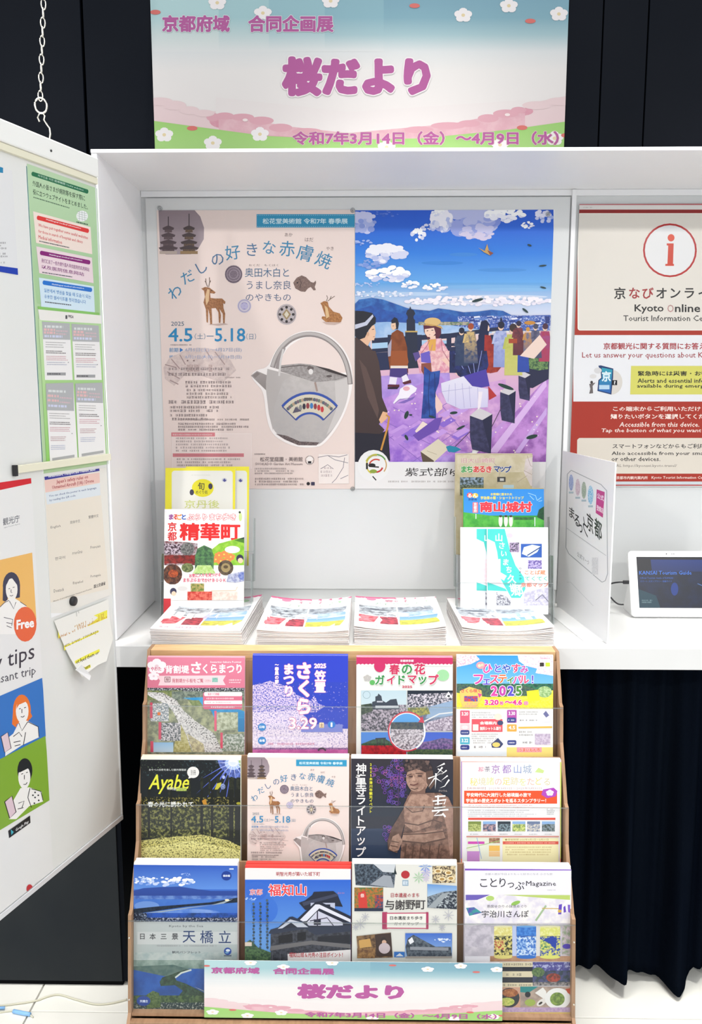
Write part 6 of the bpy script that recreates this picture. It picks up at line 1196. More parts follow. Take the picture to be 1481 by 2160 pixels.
def c_yosano(a):
    a.crop(730, 1780, .3376); a.rect(20, 60, 800, 1600, 'dcdbd3'); a.rect(20, 80, 800, 130, 'd8d4cc>dcdbd3')
    P_ = lambda p, c, d, t=(260, .42, .58): (a.poly([(x, y) for x, y in p], 'f0efea'), a.poly(p, c, d, t))
    a.poly([(52, 125), (310, 125), (310, 175), (300, 275), (60, 258)], '6a7480', '2b3440', (260, .42, .58)); a.poly([(55, 125), (180, 130), (230, 180), (150, 255), (60, 258)], '222a36', '5c6a78', (260, .42, .6)); a.poly([(150, 255), (235, 195), (280, 200), (300, 275)], '9aa0a8'); a.poly([(285, 190), (300, 130), (318, 190)], '1c2c30'); a.poly([(170, 125), (310, 125), (300, 180), (230, 175)], 'c8ccd0')
    a.ell(371, 192, 27, 25, 'b03038'); a.rect(352, 226, 390, 262, '8fa8bc'); a.text('認定', 356, 232, 386, 256, 'dfe6ea', .02)
    for x, y, r, c in ((495, 140, 44, '7f9cd0'), (455, 210, 40, 'a8c8a4'), (500, 180, 34, 'b0acd8'), (500, 215, 26, 'c8bcd8')):
        for k in range(8): a.poly([(x, y), (x + r * .6 * cos(k * .785 - .2), y + r * .6 * sin(k * .785 - .2)), (x + r * cos(k * .785), y + r * sin(k * .785)), (x + r * .6 * cos(k * .785 + .2), y + r * .6 * sin(k * .785 + .2))], c)
    a.rect(540, 138, 684, 244, 'd8c49a', '4a3c34', (260, .46, .56)); 
    for x, y in ((575, 170), (640, 180), (600, 220), (655, 215)): a.ell(x, y, 24, 15, 'e8d8b4'); a.ell(x, y, 15, 9, 'b08c50')
    a.rect(52, 272, 232, 420, '5a7440', 'b86c34', (260, .42, .58)); a.poly([(75, 305), (120, 290), (130, 330), (135, 410), (80, 412)], 'c84038'); a.text('祭', 90, 310, 115, 335, 'e8c8c0', .03); a.rect(180, 320, 232, 410, '3c4a68', 'b04838', (300, .45, .55)); a.rect(52, 400, 232, 420, '2a3448')
    a.poly([(508, 250), (692, 262), (692, 408), (508, 398)], '3a4450', '8a949c', (260, .42, .58)); a.poly([(508, 250), (692, 262), (692, 290), (600, 300), (508, 330)], '6494d0>a8c4dc'); a.poly([(540, 400), (580, 340), (692, 290), (692, 408)], '2c3440', 'b4bcc0', (300, .5, .6)); a.poly([(508, 398), (600, 310), (650, 300), (560, 398)], '98a0a4')
    a.text('日本遺産のまち', 280, 306, 458, 334, 'a83844', .01)
    for ch, x in (('与', 272), ('謝', 338), ('野', 402), ('町', 466)): a.chars(ch, [(x, 380)], 66, '3a3638', .014)
    a.rect(226, 425, 258, 532, 'a83c60', r=3); a.poly([(250, 430), (515, 428), (515, 530), (250, 528)], 'c04a6c'); a.poly([(256, 436), (509, 434), (509, 524), (256, 522)], 'e6e4dc'); a.rect(500, 425, 514, 532, 'a83c60'); a.text('日本遺産まち歩き', 275, 450, 478, 474, '3c383a', .02); a.text('ガイドマップ', 300, 488, 455, 508, '4a4648', .008)
    for x, y, r in ((120, 455, 26), (640, 445, 34), (90, 500, 34), (60, 520, 20), (560, 470, 26), (600, 520, 22)):
        for k in range(8): a.stroke([(x, y), (x + r * cos(k * .785), y + r * sin(k * .785))], 4, 'b8b8c0')
    a.poly([(65, 575), (280, 552), (292, 708), (78, 712)], '8a6a48', '4c3628', (160, .42, .58)); a.poly([(80, 600), (150, 590), (160, 640), (85, 650)], 'c89c58'); a.poly([(180, 565), (280, 555), (290, 700), (190, 700)], '3c2c28'); a.ell(235, 600, 18, 20, '2c2220'); a.ell(238, 612, 14, 14, 'd0a890'); a.ell(240, 650, 36, 34, 'c4b4b8'); a.rect(70, 650, 180, 712, 'a47c4c', '6a4a34', (200, .4, .6))
    a.rect(370, 556, 662, 706, '3a68c4>8ab0dc'); a.cloud(600, 600, 50, 14, 18, ('e4eaf6', 'c4d4f0', 'a8c0ec')); a.poly([(385, 590), (420, 565), (520, 620), (560, 640), (655, 640), (662, 700), (380, 702), (372, 640)], '2c3644', '5c6670', (220, .42, .58)); a.poly([(388, 600), (412, 580), (425, 610), (400, 625)], 'e8e8ec'); a.poly([(400, 640), (640, 645), (640, 665), (400, 660)], '8c9098'); a.rect(300, 672, 366, 706, '2a6cb8'); a.poly([(310, 700), (335, 680), (360, 700)], 'c8d0d8'); a.rect(372, 700, 662, 712, '9c948c')
def c_uji(a):
    a.crop(730, 1780, .3376); a.rect(700, 60, 1500, 1600, 'e9e6ec'); a.rect(735, 134, 1420, 166, '7b48b8'); z = a.z
    for i in range(60): a.stroke([(745 + i * 11, 142), (752 + i * 11, 156), (757 + i * 11, 148)], 2.2, 'c4a8e0'); a.z = z
    a.z += .00003; a.text('京都の旅が今日よりもっと好きになる 小さな旅', 868, 182, 1290, 196, 'a0a0a4')
    for ch, x, y, s in (('こ', 860, 245, 66), ('と', 922, 242, 66), ('り', 978, 242, 66), ('っ', 1030, 258, 58), ('ぷ', 1085, 262, 62)): a.chars(ch, [(x, y)], s, '2c2a34', .006)
    a.text('Magazine', 1125, 232, 1312, 272, '2c2a34', .004); a.lines(1258, 285, 1310, 292, 1, 'a8a8ac', rag=0)
    a.rect(735, 318, 1420, 495, 'd9d3e0', 'f0ece8', (60, .4, .6)); a.poly([(748, 318), (900, 318), (820, 350), (748, 352)], '6a5cb0'); a.poly([(750, 400), (800, 395), (850, 430), (770, 450)], '3c9c94', '5a4ca8', (120, .4, .6)); a.poly([(980, 318), (1400, 320), (1400, 350), (1200, 335)], 'b8cc6c'); a.ell(900, 340, 26, 16, 'b0cc70'); a.ell(1060, 370, 30, 12, '90bc58', rot=-20); a.stroke([(1185, 480), (1250, 385)], 12, 'a0b890'); a.stroke([(1225, 402), (1330, 405)], 5, 'c8a850'); a.poly([(1330, 380), (1350, 375), (1345, 440), (1325, 440)], '6448b8'); a.poly([(1358, 395), (1370, 385), (1375, 425), (1360, 430)], '6448b8'); a.ell(1335, 420, 12, 10, 'd0a850'); a.poly([(1385, 380), (1400, 380), (1400, 430), (1388, 425)], '7a58c0')
    a.text('茶房ゆかりの抹茶めぐり', 880, 380, 1130, 400, '6c6a74', .004); a.text('宇治川さんぽ', 848, 415, 1142, 460, '2f2d34', .008)
    a.rect(735, 497, 1420, 700, 'b4aeb8', 'd0cad0', (50, .4, .6)); a.poly([(745, 540), (800, 510), (900, 500), (920, 620), (880, 650), (745, 640)], 'cbc4ce', 'aaa4b0', (80, .4, .6)); a.rect(900, 700, 1420, 735, 'c09878', 'a87c60', (60, .4, .6)); a.poly([(1350, 510), (1410, 500), (1410, 700), (1350, 690)], '8a9c7c', 'c8b4c0', (160, .4, .6)); a.ell(1380, 640, 28, 16, '4c3ca8')
    a.rect(1040, 510, 1062, 700, 'b8c4e4'); a.rect(1186, 510, 1212, 700, 'd8d4d0')
    for x0, x1, c, d, e in ((925, 1038, 'd8cc78', '30302c', 'a83838'), (1065, 1188, '2f6cc0', 'c8dcf0', '9cc0e8'), (1212, 1338, 'd8d870', '2c48a0', '3c8068')):
        a.rect(x0, 515, x1, 705, c, d, (260, .46, .54)); a.rect(x0, 515, x1, 575, c, 'e8e4a8' if c[0] == 'd' else '4c8cd8', (200, .45, .6)); a.rect(x0 + 4, 600, x0 + 60, 660, e, c, (300, .42, .55)); a.stroke([(x0, 576), (x1, 576)], 4, '8a8a60' if c[0] == 'd' else '3c5c9c'); a.ell((x0 + x1) / 2, 706, (x1 - x0) / 2, 12, c); a.ell((x0 + x1) / 2, 516, (x1 - x0) / 2, 6, 'e4e0b0' if c[0] == 'd' else '6ca4dc')
    a.poly([(1228, 600), (1290, 575), (1318, 590), (1310, 660), (1270, 620)], '2440a0')
    a.rect(960, 738, 1166, 894, 'd4c8a8'); a.rect(960, 768, 1166, 795, '1f2430'); a.rect(960, 832, 1166, 866, '1f2430'); a.lines(985, 742, 1160, 762, 1, '55503c', .5, rag=0); a.lines(1000, 805, 1140, 826, 1, '55503c', .6, .8); a.lines(980, 872, 1160, 890, 1, '55503c', .6, rag=0)
    a.rect(1166, 738, 1405, 885, '484c78', '2c3c44', (160, .42, .58)); a.rect(1166, 738, 1405, 790, '4c4a8c', 'a8acd0', (200, .5, .6)); a.ell(1200, 800, 40, 30, '3c5838', '6a8450', (300, .4, .6)); a.ell(1295, 835, 45, 28, 'a84434', '5c2c24', (200, .4, .6)); a.rect(1166, 862, 1405, 885, '9a9490', '4a4a50', (260, .4, .6))
    a.rect(960, 894, 1090, 1020, 'c49880'); a.ell(1020, 960, 64, 62, '2c3038'); a.ell(1025, 930, 50, 26, '8a4c2c', 'b87848', (200, .4, .6)); a.ell(1005, 985, 48, 26, '98b048', 'd0d070', (300, .4, .6)); a.rect(1088, 890, 1405, 1025, '8f8078', 'b09c8c', (60, .4, .6)); a.poly([(1088, 890), (1200, 890), (1140, 930), (1088, 925)], '1f8080'); a.ell(1135, 940, 18, 18, '20242c'); a.ell(1150, 990, 34, 22, '98ac50'); a.poly([(1180, 930), (1230, 895), (1250, 920), (1255, 980)], 'e4e2dc'); a.ell(1222, 988, 36, 18, 'dcd8d2', rot=-35); a.ell(1215, 994, 14, 7, '2a2420', rot=-35)
    a.ell(1322, 965, 80, 66, 'e4e4e0', n=30); a.ell(1320, 968, 46, 42, '86a048', '5c7838', (200, .4, .6), 24); a.ring(1320, 968, 22, 5, '5c7434'); a.poly([(1370, 905), (1400, 900), (1400, 940), (1385, 930)], 'c05030'); a.rect(960, 1020, 1405, 1050, 'c0a8c4', 'a890b8', (300, .4, .6)); a.rect(960, 1050, 1410, 1070, 'd0b868'); a.rect(735, 1070, 1440, 1400, 'e4dce0')
for i, (x, y, w, fn, pg, sp, sc2, cat, lb, sl) in enumerate((
    (282, 1824, .2115, c_amano, .003, 5, 'f2f2f0', 'brochure', 'blue brochure of a pine sandbar bay, bottom left of the rack', 'spare copies behind the blue sandbar bay brochure'),
    (517, 1832, .2150, c_fukuchi, .003, 6, 'e04038', 'brochure', 'blue sky castle brochure with red outlined title in the bottom tier', 'red edged spare copies behind the blue sky castle brochure'),
    (743, 1822, .2120, c_yosano, .003, 4, 'f0eee6', 'brochure', 'grey white town guide with old street photos and a red seal', 'spare copies behind the grey white town guide'),
    (981, 1832, .2140, c_uji, .004, 5, 'f0e8f6', 'magazine', 'riverside walk magazine with a purple top band and three painted cups', 'spare copies behind the purple banded magazine'))):
    a = pocket(2, x, y, w, .300, seed=51 + i); fn(a); brochure(a, lb, cat, pg, sp, sc2, sl, up=.0035)

# small banner strip on the rack front
Yt, zt = TIER[2]; nrm = TN; P0 = Vector((0, Yt, zt)) + nrm * 0.0184
def onfront(px, py):
    r = ray(px, py); t = (P0 - CAMP).dot(nrm) / r.dot(nrm); return CAMP + r * t
tl, tr_, bl = onfront(431, 2025), onfront(1060, 2022), onfront(431, 2146)
a = Art(tl, (1, 0, 0), TU, tr_.x - tl.x, (tl - bl).dot(TU), 60); a.unit = (322, -6, 1195, 315); a.dz = .000004; art_banner(a, True)
tag(a.build('banner_strip', None, 'inkboard', thick=.0004), 'small pastel banner strip taped across the clear front of the rack', 'banner')
# ------------------------------------------------------------------ flower guides in four stacks on the counter
def c_guidetop(a):
    a.crop(0, 0, 1); a.dz = .000004; a.unit = (0, 0, 100, 141)
    a.rect(0, 0, 100, 141, 'f0eeee'); a.rect(0, 0, 100, 6, 'd85c8c'); [a.ell(4 + i * 8, 6, 4, 2.5, 'd85c8c', n=9) for i in range(13)]; a.ell(20, 12, 6, 7, 'e088a8'); a.ell(82, 22, 6, 6, 'a8d4a4')
    a.text('春の花', 36, 12, 70, 24, 'c88a9c', .03); a.text('ガイドマップ', 24, 28, 76, 39, '9ab8a0', .03); a.text('2025', 44, 41, 56, 44, 'd88aa0', .02)
    a.rect(5, 47, 49, 88, 'c4ccd2', '6c7078', (90, .42, .6)); a.rect(51, 47, 95, 88, 'b4bcc4', '707884', (90, .42, .6)); a.rect(51, 70, 95, 88, '8ab0e0', 'c4d0dc', (50, .4, .6)); a.poly([(12, 66), (20, 58), (32, 58), (40, 66)], '5c6470')
    a.poly([(5, 92), (28, 92), (22, 118), (5, 122)], 'c83444', 'e88890', (90, .42, .6)); a.rect(29, 92, 49, 122, '7c2c3c', 'c84858', (80, .4, .6)); a.rect(51, 90, 95, 104, '6aa0e0>90b8e4'); a.rect(51, 104, 95, 123, 'd8d050', 'a8a848', (80, .4, .6)); a.ell(50, 84, 17, 14, 'f0eeee', n=24); a.ell(50, 84, 15, 12, 'b4cce6', 'c8b8cc', (90, .4, .6), 24)
    a.lines(8, 128, 90, 136, 1, 'd0a8b8', .5)
GR = 'flower guides in the four counter stacks'
LB = ('leftmost', 'second from left', 'third from left', 'rightmost')
stacks = [((311, 1332), (509, 1333), (364, 1257), 12, 4), ((541, 1332), (738, 1333), (566, 1256), 11, 1), ((747, 1326), (942, 1327), (750, 1258), 12, 1), ((975, 1331), (1172, 1331), (943, 1259), 12, 0)]
TH = 0.0031
for si, (fl_, fr, bk, n, jit) in enumerate(stacks):
    zt_ = ZC + n * TH + 0.0012
    p, q, b = hitZ(*fl_, zt_), hitZ(*fr, zt_), hitZ(*bk, zt_)
    p.y = q.y = max(p.y, 1.856); w = 0.207
    if si == 0: w = 0.208
    ang = {0: -0.045, 1: -0.01, 2: 0.0, 3: 0.02}[si]
    u = Vector((cos(ang), sin(ang), 0)); up = Vector((-sin(ang), cos(ang), 0)); h = 0.292
    base = Vector((p.x, max(p.y, 1.856), 0))
    bend = lambda x, y, s=si: 0.011 * ((x / 0.207 - 0.5) * 2) ** 2 * (0.55 + 0.45 * cos(y * 9 + s)) + 0.004 * max(0, (-y - 0.24) / 0.05) * 0
    r = random.Random(70 + si); first = None
    def bent_block(name, t):
        bm = bmesh.new(); nx, ny = 8, 4; top, bot = [], []
        for i in range(nx + 1):
            for L_, z in ((top, t), (bot, 0)): L_.append([bm.verts.new((w * i / nx, -h * j / ny, z)) for j in range(ny + 1)])
        for i in range(nx):
            for j in range(ny):
                bm.faces.new((top[i][j], top[i][j + 1], top[i + 1][j + 1], top[i + 1][j])); bm.faces.new((bot[i][j], bot[i + 1][j], bot[i + 1][j + 1], bot[i][j + 1]))
        for i in range(nx):
            bm.faces.new((top[i][0], top[i + 1][0], bot[i + 1][0], bot[i][0])); bm.faces.new((top[i][ny], bot[i][ny], bot[i + 1][ny], top[i + 1][ny]))
        for j in range(ny):
            bm.faces.new((top[0][j], bot[0][j], bot[0][j + 1], top[0][j + 1])); bm.faces.new((top[nx][j], top[nx][j + 1], bot[nx][j + 1], bot[nx][j]))
        return bm
    def finish(bm, name, m, mul):
        for v in bm.verts: v.co.z += bend(v.co.x, v.co.y) * mul
        bmesh.ops.recalc_face_normals(bm, faces=bm.faces); me = bpy.data.meshes.new(name); bm.to_mesh(me); bm.free(); me.materials.append(m); return bpy.data.objects.new(name, me)
    for k in range(n):
        mul = max(0.0, (k - n * 0.35) / (n * 0.65))
        dx, dy = r.uniform(-.0012, .0012) + (0.004 - 0.0004 * k) * (si == 0), r.uniform(-.001, .0015)
        Mx = Matrix(((*u, 0), (*up, 0), (0, 0, 1, 0), (0, 0, 0, 1))).transposed(); Mx.translation = base + up * (h + dy) + u * dx + Vector((0, 0, ZC + 0.0002 + k * TH))
        if k < n - 1:
            o = finish(bent_block('guide_booklet', TH - 0.0007), 'guide_booklet', M['pages'], mul); o.matrix_basis = Mx; link(o)
            tag(o, 'flower guide beneath the top one in the %s counter stack' % LB[si], 'booklet', 'flower guides under the top of the %s stack' % LB[si])
        else:
            t = thing('guide_booklet', base + up * h / 2 + Vector((0, 0, ZC + k * TH)), ('top flower guide with pink edge on the leftmost counter stack', 'top flower guide with pink edge on the second stack from the left', 'top flower guide with pink edge on the third stack from the left', 'top flower guide with pink edge on the rightmost counter stack')[si], 'booklet', GR)
            o = finish(bent_block('pages', TH - 0.0008), 'pages', M['pages'], 1); o.matrix_basis = Mx; link(o, t)
            a = Art(Mx.translation + Vector((0, 0, TH - 0.0006)), u, up, w, h, 80 + si); c_guidetop(a)
            fin = []
            for vs, tex, z in a.f:      # cut across too, so that the print follows the curl
                for i in range(8):
                    poly = vs
                    for lim, sg in ((w * i / 8, 1), (w * (i + 1) / 8, -1)):
                        out = []
                        for j in range(len(poly)):
                            P1, P2 = poly[j - 1], poly[j]; d1, d2 = sg * (P1[0] - lim), sg * (P2[0] - lim)
                            if (d1 >= 0) != (d2 >= 0):
                                tt = d1 / (d1 - d2); L_ = lambda A_, B_: A_ + (B_ - A_) * tt
                                out.append((lim, L_(P1[1], P2[1]), tuple(map(L_, P1[2], P2[2])), tuple(map(L_, P1[3], P2[3]))))
                            if d2 >= 0: out.append(P2)
                        poly = out
                        if len(poly) < 3: break
                    if len(poly) >= 3: fin.append((poly, tex, z))
            a.f = fin; o = a.build('cover', t, 'ink', bend=(bend, 4), back=False)

# ------------------------------------------------------------------ stepped clear holders with brochures standing on the counter
def holder(name, x0, x1, Y0, steps, label):
    """x range, front Y, list of (dy, floor z, front lip height)"""
    t = thing(name, ((x0 + x1) / 2, Y0 + 0.04, ZC), label, 'brochure holder')
    tl_ = radians(10)
    for k, (dy, fz, lip, hgt) in enumerate(steps):
        y = Y0 + dy; Rt = Matrix.Translation((0, y, fz)) @ Matrix.Rotation(-tl_, 4, 'X')
        MB().box((x0, 0.0, 0.0), (x1, 0.0022, lip), R=Rt).build('front_lip', M['clear'], t)
        MB().box((x0, 0.0, lip), (x1, 0.0022, lip + 0.0012), R=Rt).build('lip_edge', M['clearedge'], t)
        MB().box((x0, 0.0025, -0.002), (x1, 0.034, 0.0), R=Rt).build('pocket_floor', M['clear'], t)
        MB().box((x0, 0.034, 0.0), (x1, 0.0362, hgt), R=Rt).build('back_plate', M['clear'], t)
        for x in (x0, x1 - 0.0022): MB().box((x, 0.0025, 0.0005), (x + 0.0022, 0.0338, hgt * 0.8), R=Rt).build('side_cheek', M['clearedge'], t)
    return t
def hold(x, y, Y, w, h, seed, tilt=10.0): return leaning(x, y, Y, w, h, tilt, seed)
def c_seika(a):
    a.crop(220, 950, .3511); a.rect(300, 300, 900, 1000, 'f2efec'); a.rect(360, 350, 870, 372, 'eeecee')
    for ch, x, c in (('ま', 402, '8c3c8c'), ('る', 430, 'd84030'), ('ご', 452, 'e08a2c'), ('と', 478, '3460b8')): a.chars(ch, [(x, 400)], 36, c, .05, 'f8f6f4', .05)
    a.text('ぶらりまち歩き', 498, 380, 790, 422, 'fbf0f0', .03, 'd8343c', .05); a.ell(818, 400, 10, 26, 'c8dc90'); a.ell(814, 372, 7, 7, '3a4430')
    a.vtext('京都', 408, 430, 545, 56, 'd42c2c', .03, 'f8f4f2', .03); a.text('精華町', 452, 436, 818, 542, 'e02a2a', .034, 'f8f4f2', .03)
    a.poly([(360, 545), (500, 552), (560, 560), (560, 690), (360, 690)], '6c2c34', 'b8acb0', (160, .42, .58)); a.poly([(360, 560), (480, 565), (470, 620), (360, 625)], '3c2430', 'c8b8c4', (220, .44, .56)); a.ell(500, 592, 42, 40, '4c4c4c', '8c8c88', (260, .4, .6)); a.rect(360, 630, 545, 680, '98302c', '5c2420', (120, .4, .6))
    a.poly([(640, 600), (690, 560), (800, 530), (870, 515), (870, 690), (640, 690)], '7cb830', 'a0d048', (90, .4, .6)); a.poly([(780, 540), (870, 515), (870, 600), (850, 560)], '4c7c2c'); a.poly([(800, 535), (868, 512), (868, 530)], '26323c')
    for x, y in ((690, 630), (720, 625), (740, 660), (700, 665), (760, 640), (670, 655)): a.flower(x, y, 26, 'f08a4c', 'f8d060')
    a.ell(770, 596, 46, 22, 'f2f0e4'); a.ell(815, 650, 22, 24, '34324c'); a.ell(818, 662, 16, 16, 'eac8a8')
    # generic garden and bowl photos where the drawn guide figure is left out
    a.poly([(545, 640), (560, 590), (600, 570), (645, 590), (660, 640), (655, 745), (545, 745)], '5c8c54', '3c5c44', (160, .4, .6)); a.poly([(530, 740), (560, 690), (640, 690), (670, 740)], 'a8cc6c', 'c8e09c', (160, .4, .6))
    a.ell(410, 745, 58, 62, '3c2824', '7a4c34', (130, .42, .6)); a.ell(415, 740, 30, 24, 'c05a2c', '6c2c20', (200, .4, .6)); a.ell(500, 705, 36, 28, '4a5a34', '8a9460', (200, .4, .6)); a.ell(730, 705, 46, 46, '6c5c48', '3c342c', (130, .4, .6)); a.ell(730, 705, 28, 28, 'a08c60'); a.ell(730, 700, 14, 10, '5c4c34'); a.poly([(745, 745), (860, 720), (868, 780), (790, 795), (735, 790)], '8c90b8', 'c8ccd8', (200, .4, .6)); a.ell(830, 755, 24, 24, '5c6cb0', '8c98c8', (240, .4, .6))
    a.text('お気に入りを見つける', 510, 738, 700, 762, 'd84868', .03, 'f8f0f0', .03, rot=-2); a.text('まちぶらおでかけＢＯＯＫ', 475, 768, 730, 792, 'd84868', .03, 'f8f0f0', .03)
    a.rect(365, 805, 870, 900, 'f0ebe2'); a.poly([(520, 800), (600, 800), (600, 850), (520, 850)], '5a7c34', 'c0a868', (200, .4, .6)); a.ell(415, 848, 20, 22, '3a3a54'); a.ell(418, 860, 14, 14, 'eaccb0'); a.rect(500, 848, 648, 900, 'c83c34', 'e87c68', (160, .42, .6)); a.rect(650, 850, 800, 900, 'f0e4d8', 'e0c8b8', (120, .4, .6)); a.stroke([(640, 845), (790, 842), (800, 820)], 4, 'd8bc98'); a.rect(355, 890, 400, 1000, 'c8343c'); a.ell(470, 830, 30, 14, 'dcd8d4')
def c_yellow(a):
    a.crop(220, 950, .3511); a.rect(340, 80, 900, 1200, 'eee23c'); a.rect(405, 122, 772, 1200, 'e6e6dc', r=18); a.rect(411, 128, 766, 1200, 'e9e7de', r=14)
    a.lines(525, 145, 640, 152, 1, 'c8c8b8', .4, rag=0); a.ell(592, 226, 66, 54, 'e4d92c'); a.text('旬', 562, 192, 602, 238, '3c3a34', .012); a.text('めぐり処', 550, 240, 622, 262, '3c3a34', .006); a.ell(526, 252, 13, 18, '3c3850'); a.ell(638, 216, 13, 18, '3c3850'); a.ell(722, 178, 16, 12, 'c4c4cc'); a.poly([(712, 180), (722, 168), (734, 182), (722, 190)], '4a4a8c')
    a.text('京丹後', 482, 298, 692, 348, 'ccd27c', .01)
def c_yellow2(a):
    a.crop(220, 950, .3511); a.rect(340, 80, 900, 1200, 'eee23c'); a.rect(500, 122, 858, 1200, 'e4e4da', r=18); a.ell(818, 180, 16, 12, 'c4c4cc'); a.poly([(808, 182), (818, 170), (830, 184), (818, 192)], '4a4a8c')
HL = holder('brochure_holder', hitY(340, 1200, 2.07).x, hitY(532, 1200, 2.07).x, 2.038, [(0, 0.9195, 0.10, 0.21), (0.052, 1.010, 0.075, 0.20)], 'clear stepped holder of yellow and red brochures, left on the counter')
a = hold(347, 1074, 2.080, .2065, .277, 91); a.w = .198; c_seika(a); brochure(a, 'town magazine with big red lettering at the front of the left holder', 'magazine', .006, 0)
a = hold(349, 987, 2.152, .178, .255, 92); c_yellow(a); brochure(a, 'yellow framed booklet with a round emblem, left one in the left holder', 'booklet', .006, 0)
a = hold(392, 984, 2.163, .162, .252, 93); c_yellow2(a); brochure(a, 'second yellow framed booklet showing behind the first at its right', 'booklet', .004, 0)
def c_map(a):
    a.crop(740, 940, .3511); a.rect(600, 40, 1200, 1200, 'b8ac88', 'c9bfa0', (30, .4, .6)); a.rect(600, 40, 1200, 52, '6a2c3c'); a.rect(640, 56, 1115, 160, 'c4b898', 'd4cab0', (40, .4, .6)); a.poly([(1050, 80), (1120, 60), (1120, 250), (1080, 240), (1040, 160)], 'cfc4bc', 'dccfd0', (60, .4, .6))
    for p in ([(1060, 60), (1080, 120), (1120, 140)], [(1040, 150), (1100, 180), (1120, 230)], [(850, 90), (900, 150), (880, 230)], [(1000, 220), (1060, 180)]): a.stroke(p, 3, 'a8988c')
    a.text('旧大山崎町', 664, 74, 868, 104, 'c89ca0', .02, 'e8e2d4', .03)
    for ch, x, c in (('ま', 680, '3c9c4c'), ('ち', 715, '3c9c4c'), ('あ', 755, 'd84040'), ('る', 790, 'd84040'), ('き', 830, 'd84040'), ('マ', 878, '2c4888'), ('ッ', 912, '2c4888'), ('プ', 945, '2c4888')): a.chars(ch, [(x, 142)], 44, c, .04, 'f0ece0', .04)
    a.rect(656, 190, 798, 300, '9ab0c8', '3c4a44', (200, .4, .55)); a.rect(656, 235, 798, 300, '3c4a3c', '7c8878', (240, .4, .6)); a.rect(880, 188, 930, 218, '3c3c3c'); a.rect(896, 196, 920, 212, 'c8c8c4'); a.rect(915, 236, 980, 260, 'b8d4e0')
def c_minami(a):
    a.crop(740, 940, .3511); a.rect(600, 240, 1300, 1200, '2f9c3c'); a.rect(678, 256, 1180, 420, '2a8ce0>3c98e4'); a.ell(715, 298, 18, 16, 'e0484c'); a.ell(748, 300, 18, 15, 'f0c840'); a.text('るん', 702, 288, 762, 312, 'f4f2ee', .04); a.text('京都南', 706, 316, 758, 330, '1c3c80', .02)
    a.text('お茶畑に囲まれた', 840, 284, 970, 300, 'f0e048', .03); a.text('宇治茶の郷・ショートトリップ', 780, 304, 1040, 324, 'f0e048', .03)
    a.rect(732, 340, 765, 404, 'e87a88', r=4); a.vtext('京都府', 748, 342, 402, 20, 'fbeef0', .03); a.text('南山城村', 775, 336, 1090, 400, 'e83c4c', .05, 'fbf4f4', .03)
    for p in ([(1065, 285), (1110, 300), (1120, 330)], [(1075, 300), (1100, 325)], [(1120, 330), (1145, 310)], [(1128, 335), (1150, 330)]): a.stroke(p, 4, '9cd0f4')
    a.poly([(1120, 420), (1130, 385), (1160, 365), (1182, 370), (1182, 480), (1120, 470)], '2c5c38', '1f4830', (160, .4, .6)); a.poly([(678, 400), (800, 415), (900, 430), (1120, 430), (1182, 460), (1182, 600), (678, 600)], '48ac40>2c8c3c', '60c04c', (60, .4, .6)); a.rect(980, 430, 1100, 446, '2c6434', '3c7c3c', (200, .4, .6))
    for x in (900, 932, 962): a.ell(x, 452, 12, 36, 'f2efe6'); a.ell(x, 424, 9, 7, '4a4034')
    a.stroke([(1106, 430), (1106, 485)], 5, 'e4eef0'); a.stroke([(752, 410), (752, 440)], 5, 'e4eef0')
def c_teal(a, dx=0):
    a.crop(740 + dx * .3511, 940, .3511); a.rect(400, 400, 1500, 1300, 'ecedf2'); a.rect(820, 485, 1215, 560, 'e6ebf2', 'f4f4f6', (60, .4, .6)); T_ = '4cd0c8'
    a.poly([(822, 500), (925, 500), (960, 640), (990, 720), (1040, 790), (1050, 860), (1020, 915), (965, 915), (900, 800), (880, 640), (865, 580), (822, 560)], T_); a.poly([(822, 820), (930, 860), (940, 875), (822, 870)], T_)
    for ch, x, y, r, s in (('山', 890, 552, 0, 50), ('さ', 908, 600, 8, 44), ('い', 920, 650, 8, 42), ('ま', 932, 700, 8, 44), ('ち', 950, 745, 8, 44), ('久', 968, 800, 0, 56), ('世', 975, 850, -6, 50), ('郷', 1000, 868, 0, 76)): a.chars(ch, [(x, y, r)], s, 'f4fafa', .02)
    a.text('ー', 892, 760, 925, 810, 'f4fafa', .02, rot=-60); a.rect(955, 582, 1012, 640, '4c4a5c', 'b8a4c4', (300, .44, .56)); a.ell(955, 540, 18, 14, 'd4c8e4'); a.rect(1022, 590, 1148, 672, '2f5cb0'); a._cvx = 1; a.poly([(1028, 650), (1040, 610), (1090, 595), (1140, 605), (1120, 640), (1070, 668)], 'd4e4f2'); a._cvx = 0; a.stroke([(1060, 660), (1140, 610)], 6, '1f3c7c'); a.rect(1065, 688, 1148, 740, 'c0b4e0', '5c4c98', (260, .44, .58)); a.vtext('ウォーク', 1018, 730, 810, 18, '3c3c4c', .01)
    a.text('ことば蔵', 1045, 748, 1170, 776, 'f0906c', .03, 'fbf4ee', .03); a.text('てくてく', 1045, 786, 1180, 812, '5cc8b8', .03, 'fbf4ee', .03); a.text('京都マップ', 1022, 822, 1190, 850, 'f0806c', .03, 'fbf4ee', .03); a.poly([(850, 690), (900, 680), (900, 830), (850, 820)], 'f4d4dc', 'ecedf2', (60, .4, .6))
    a.poly([(1040, 885), (1090, 870), (1195, 850), (1195, 960), (1040, 960)], 'b8b4cc', 'dcd8e6', (160, .42, .58)); a.poly([(875, 880), (960, 920), (960, 960), (875, 960)], '6c6c7c', 'dcdce2', (300, .42, .56)); a.stroke([(1110, 930), (1150, 895), (1190, 940)], 5, '5c5c70')
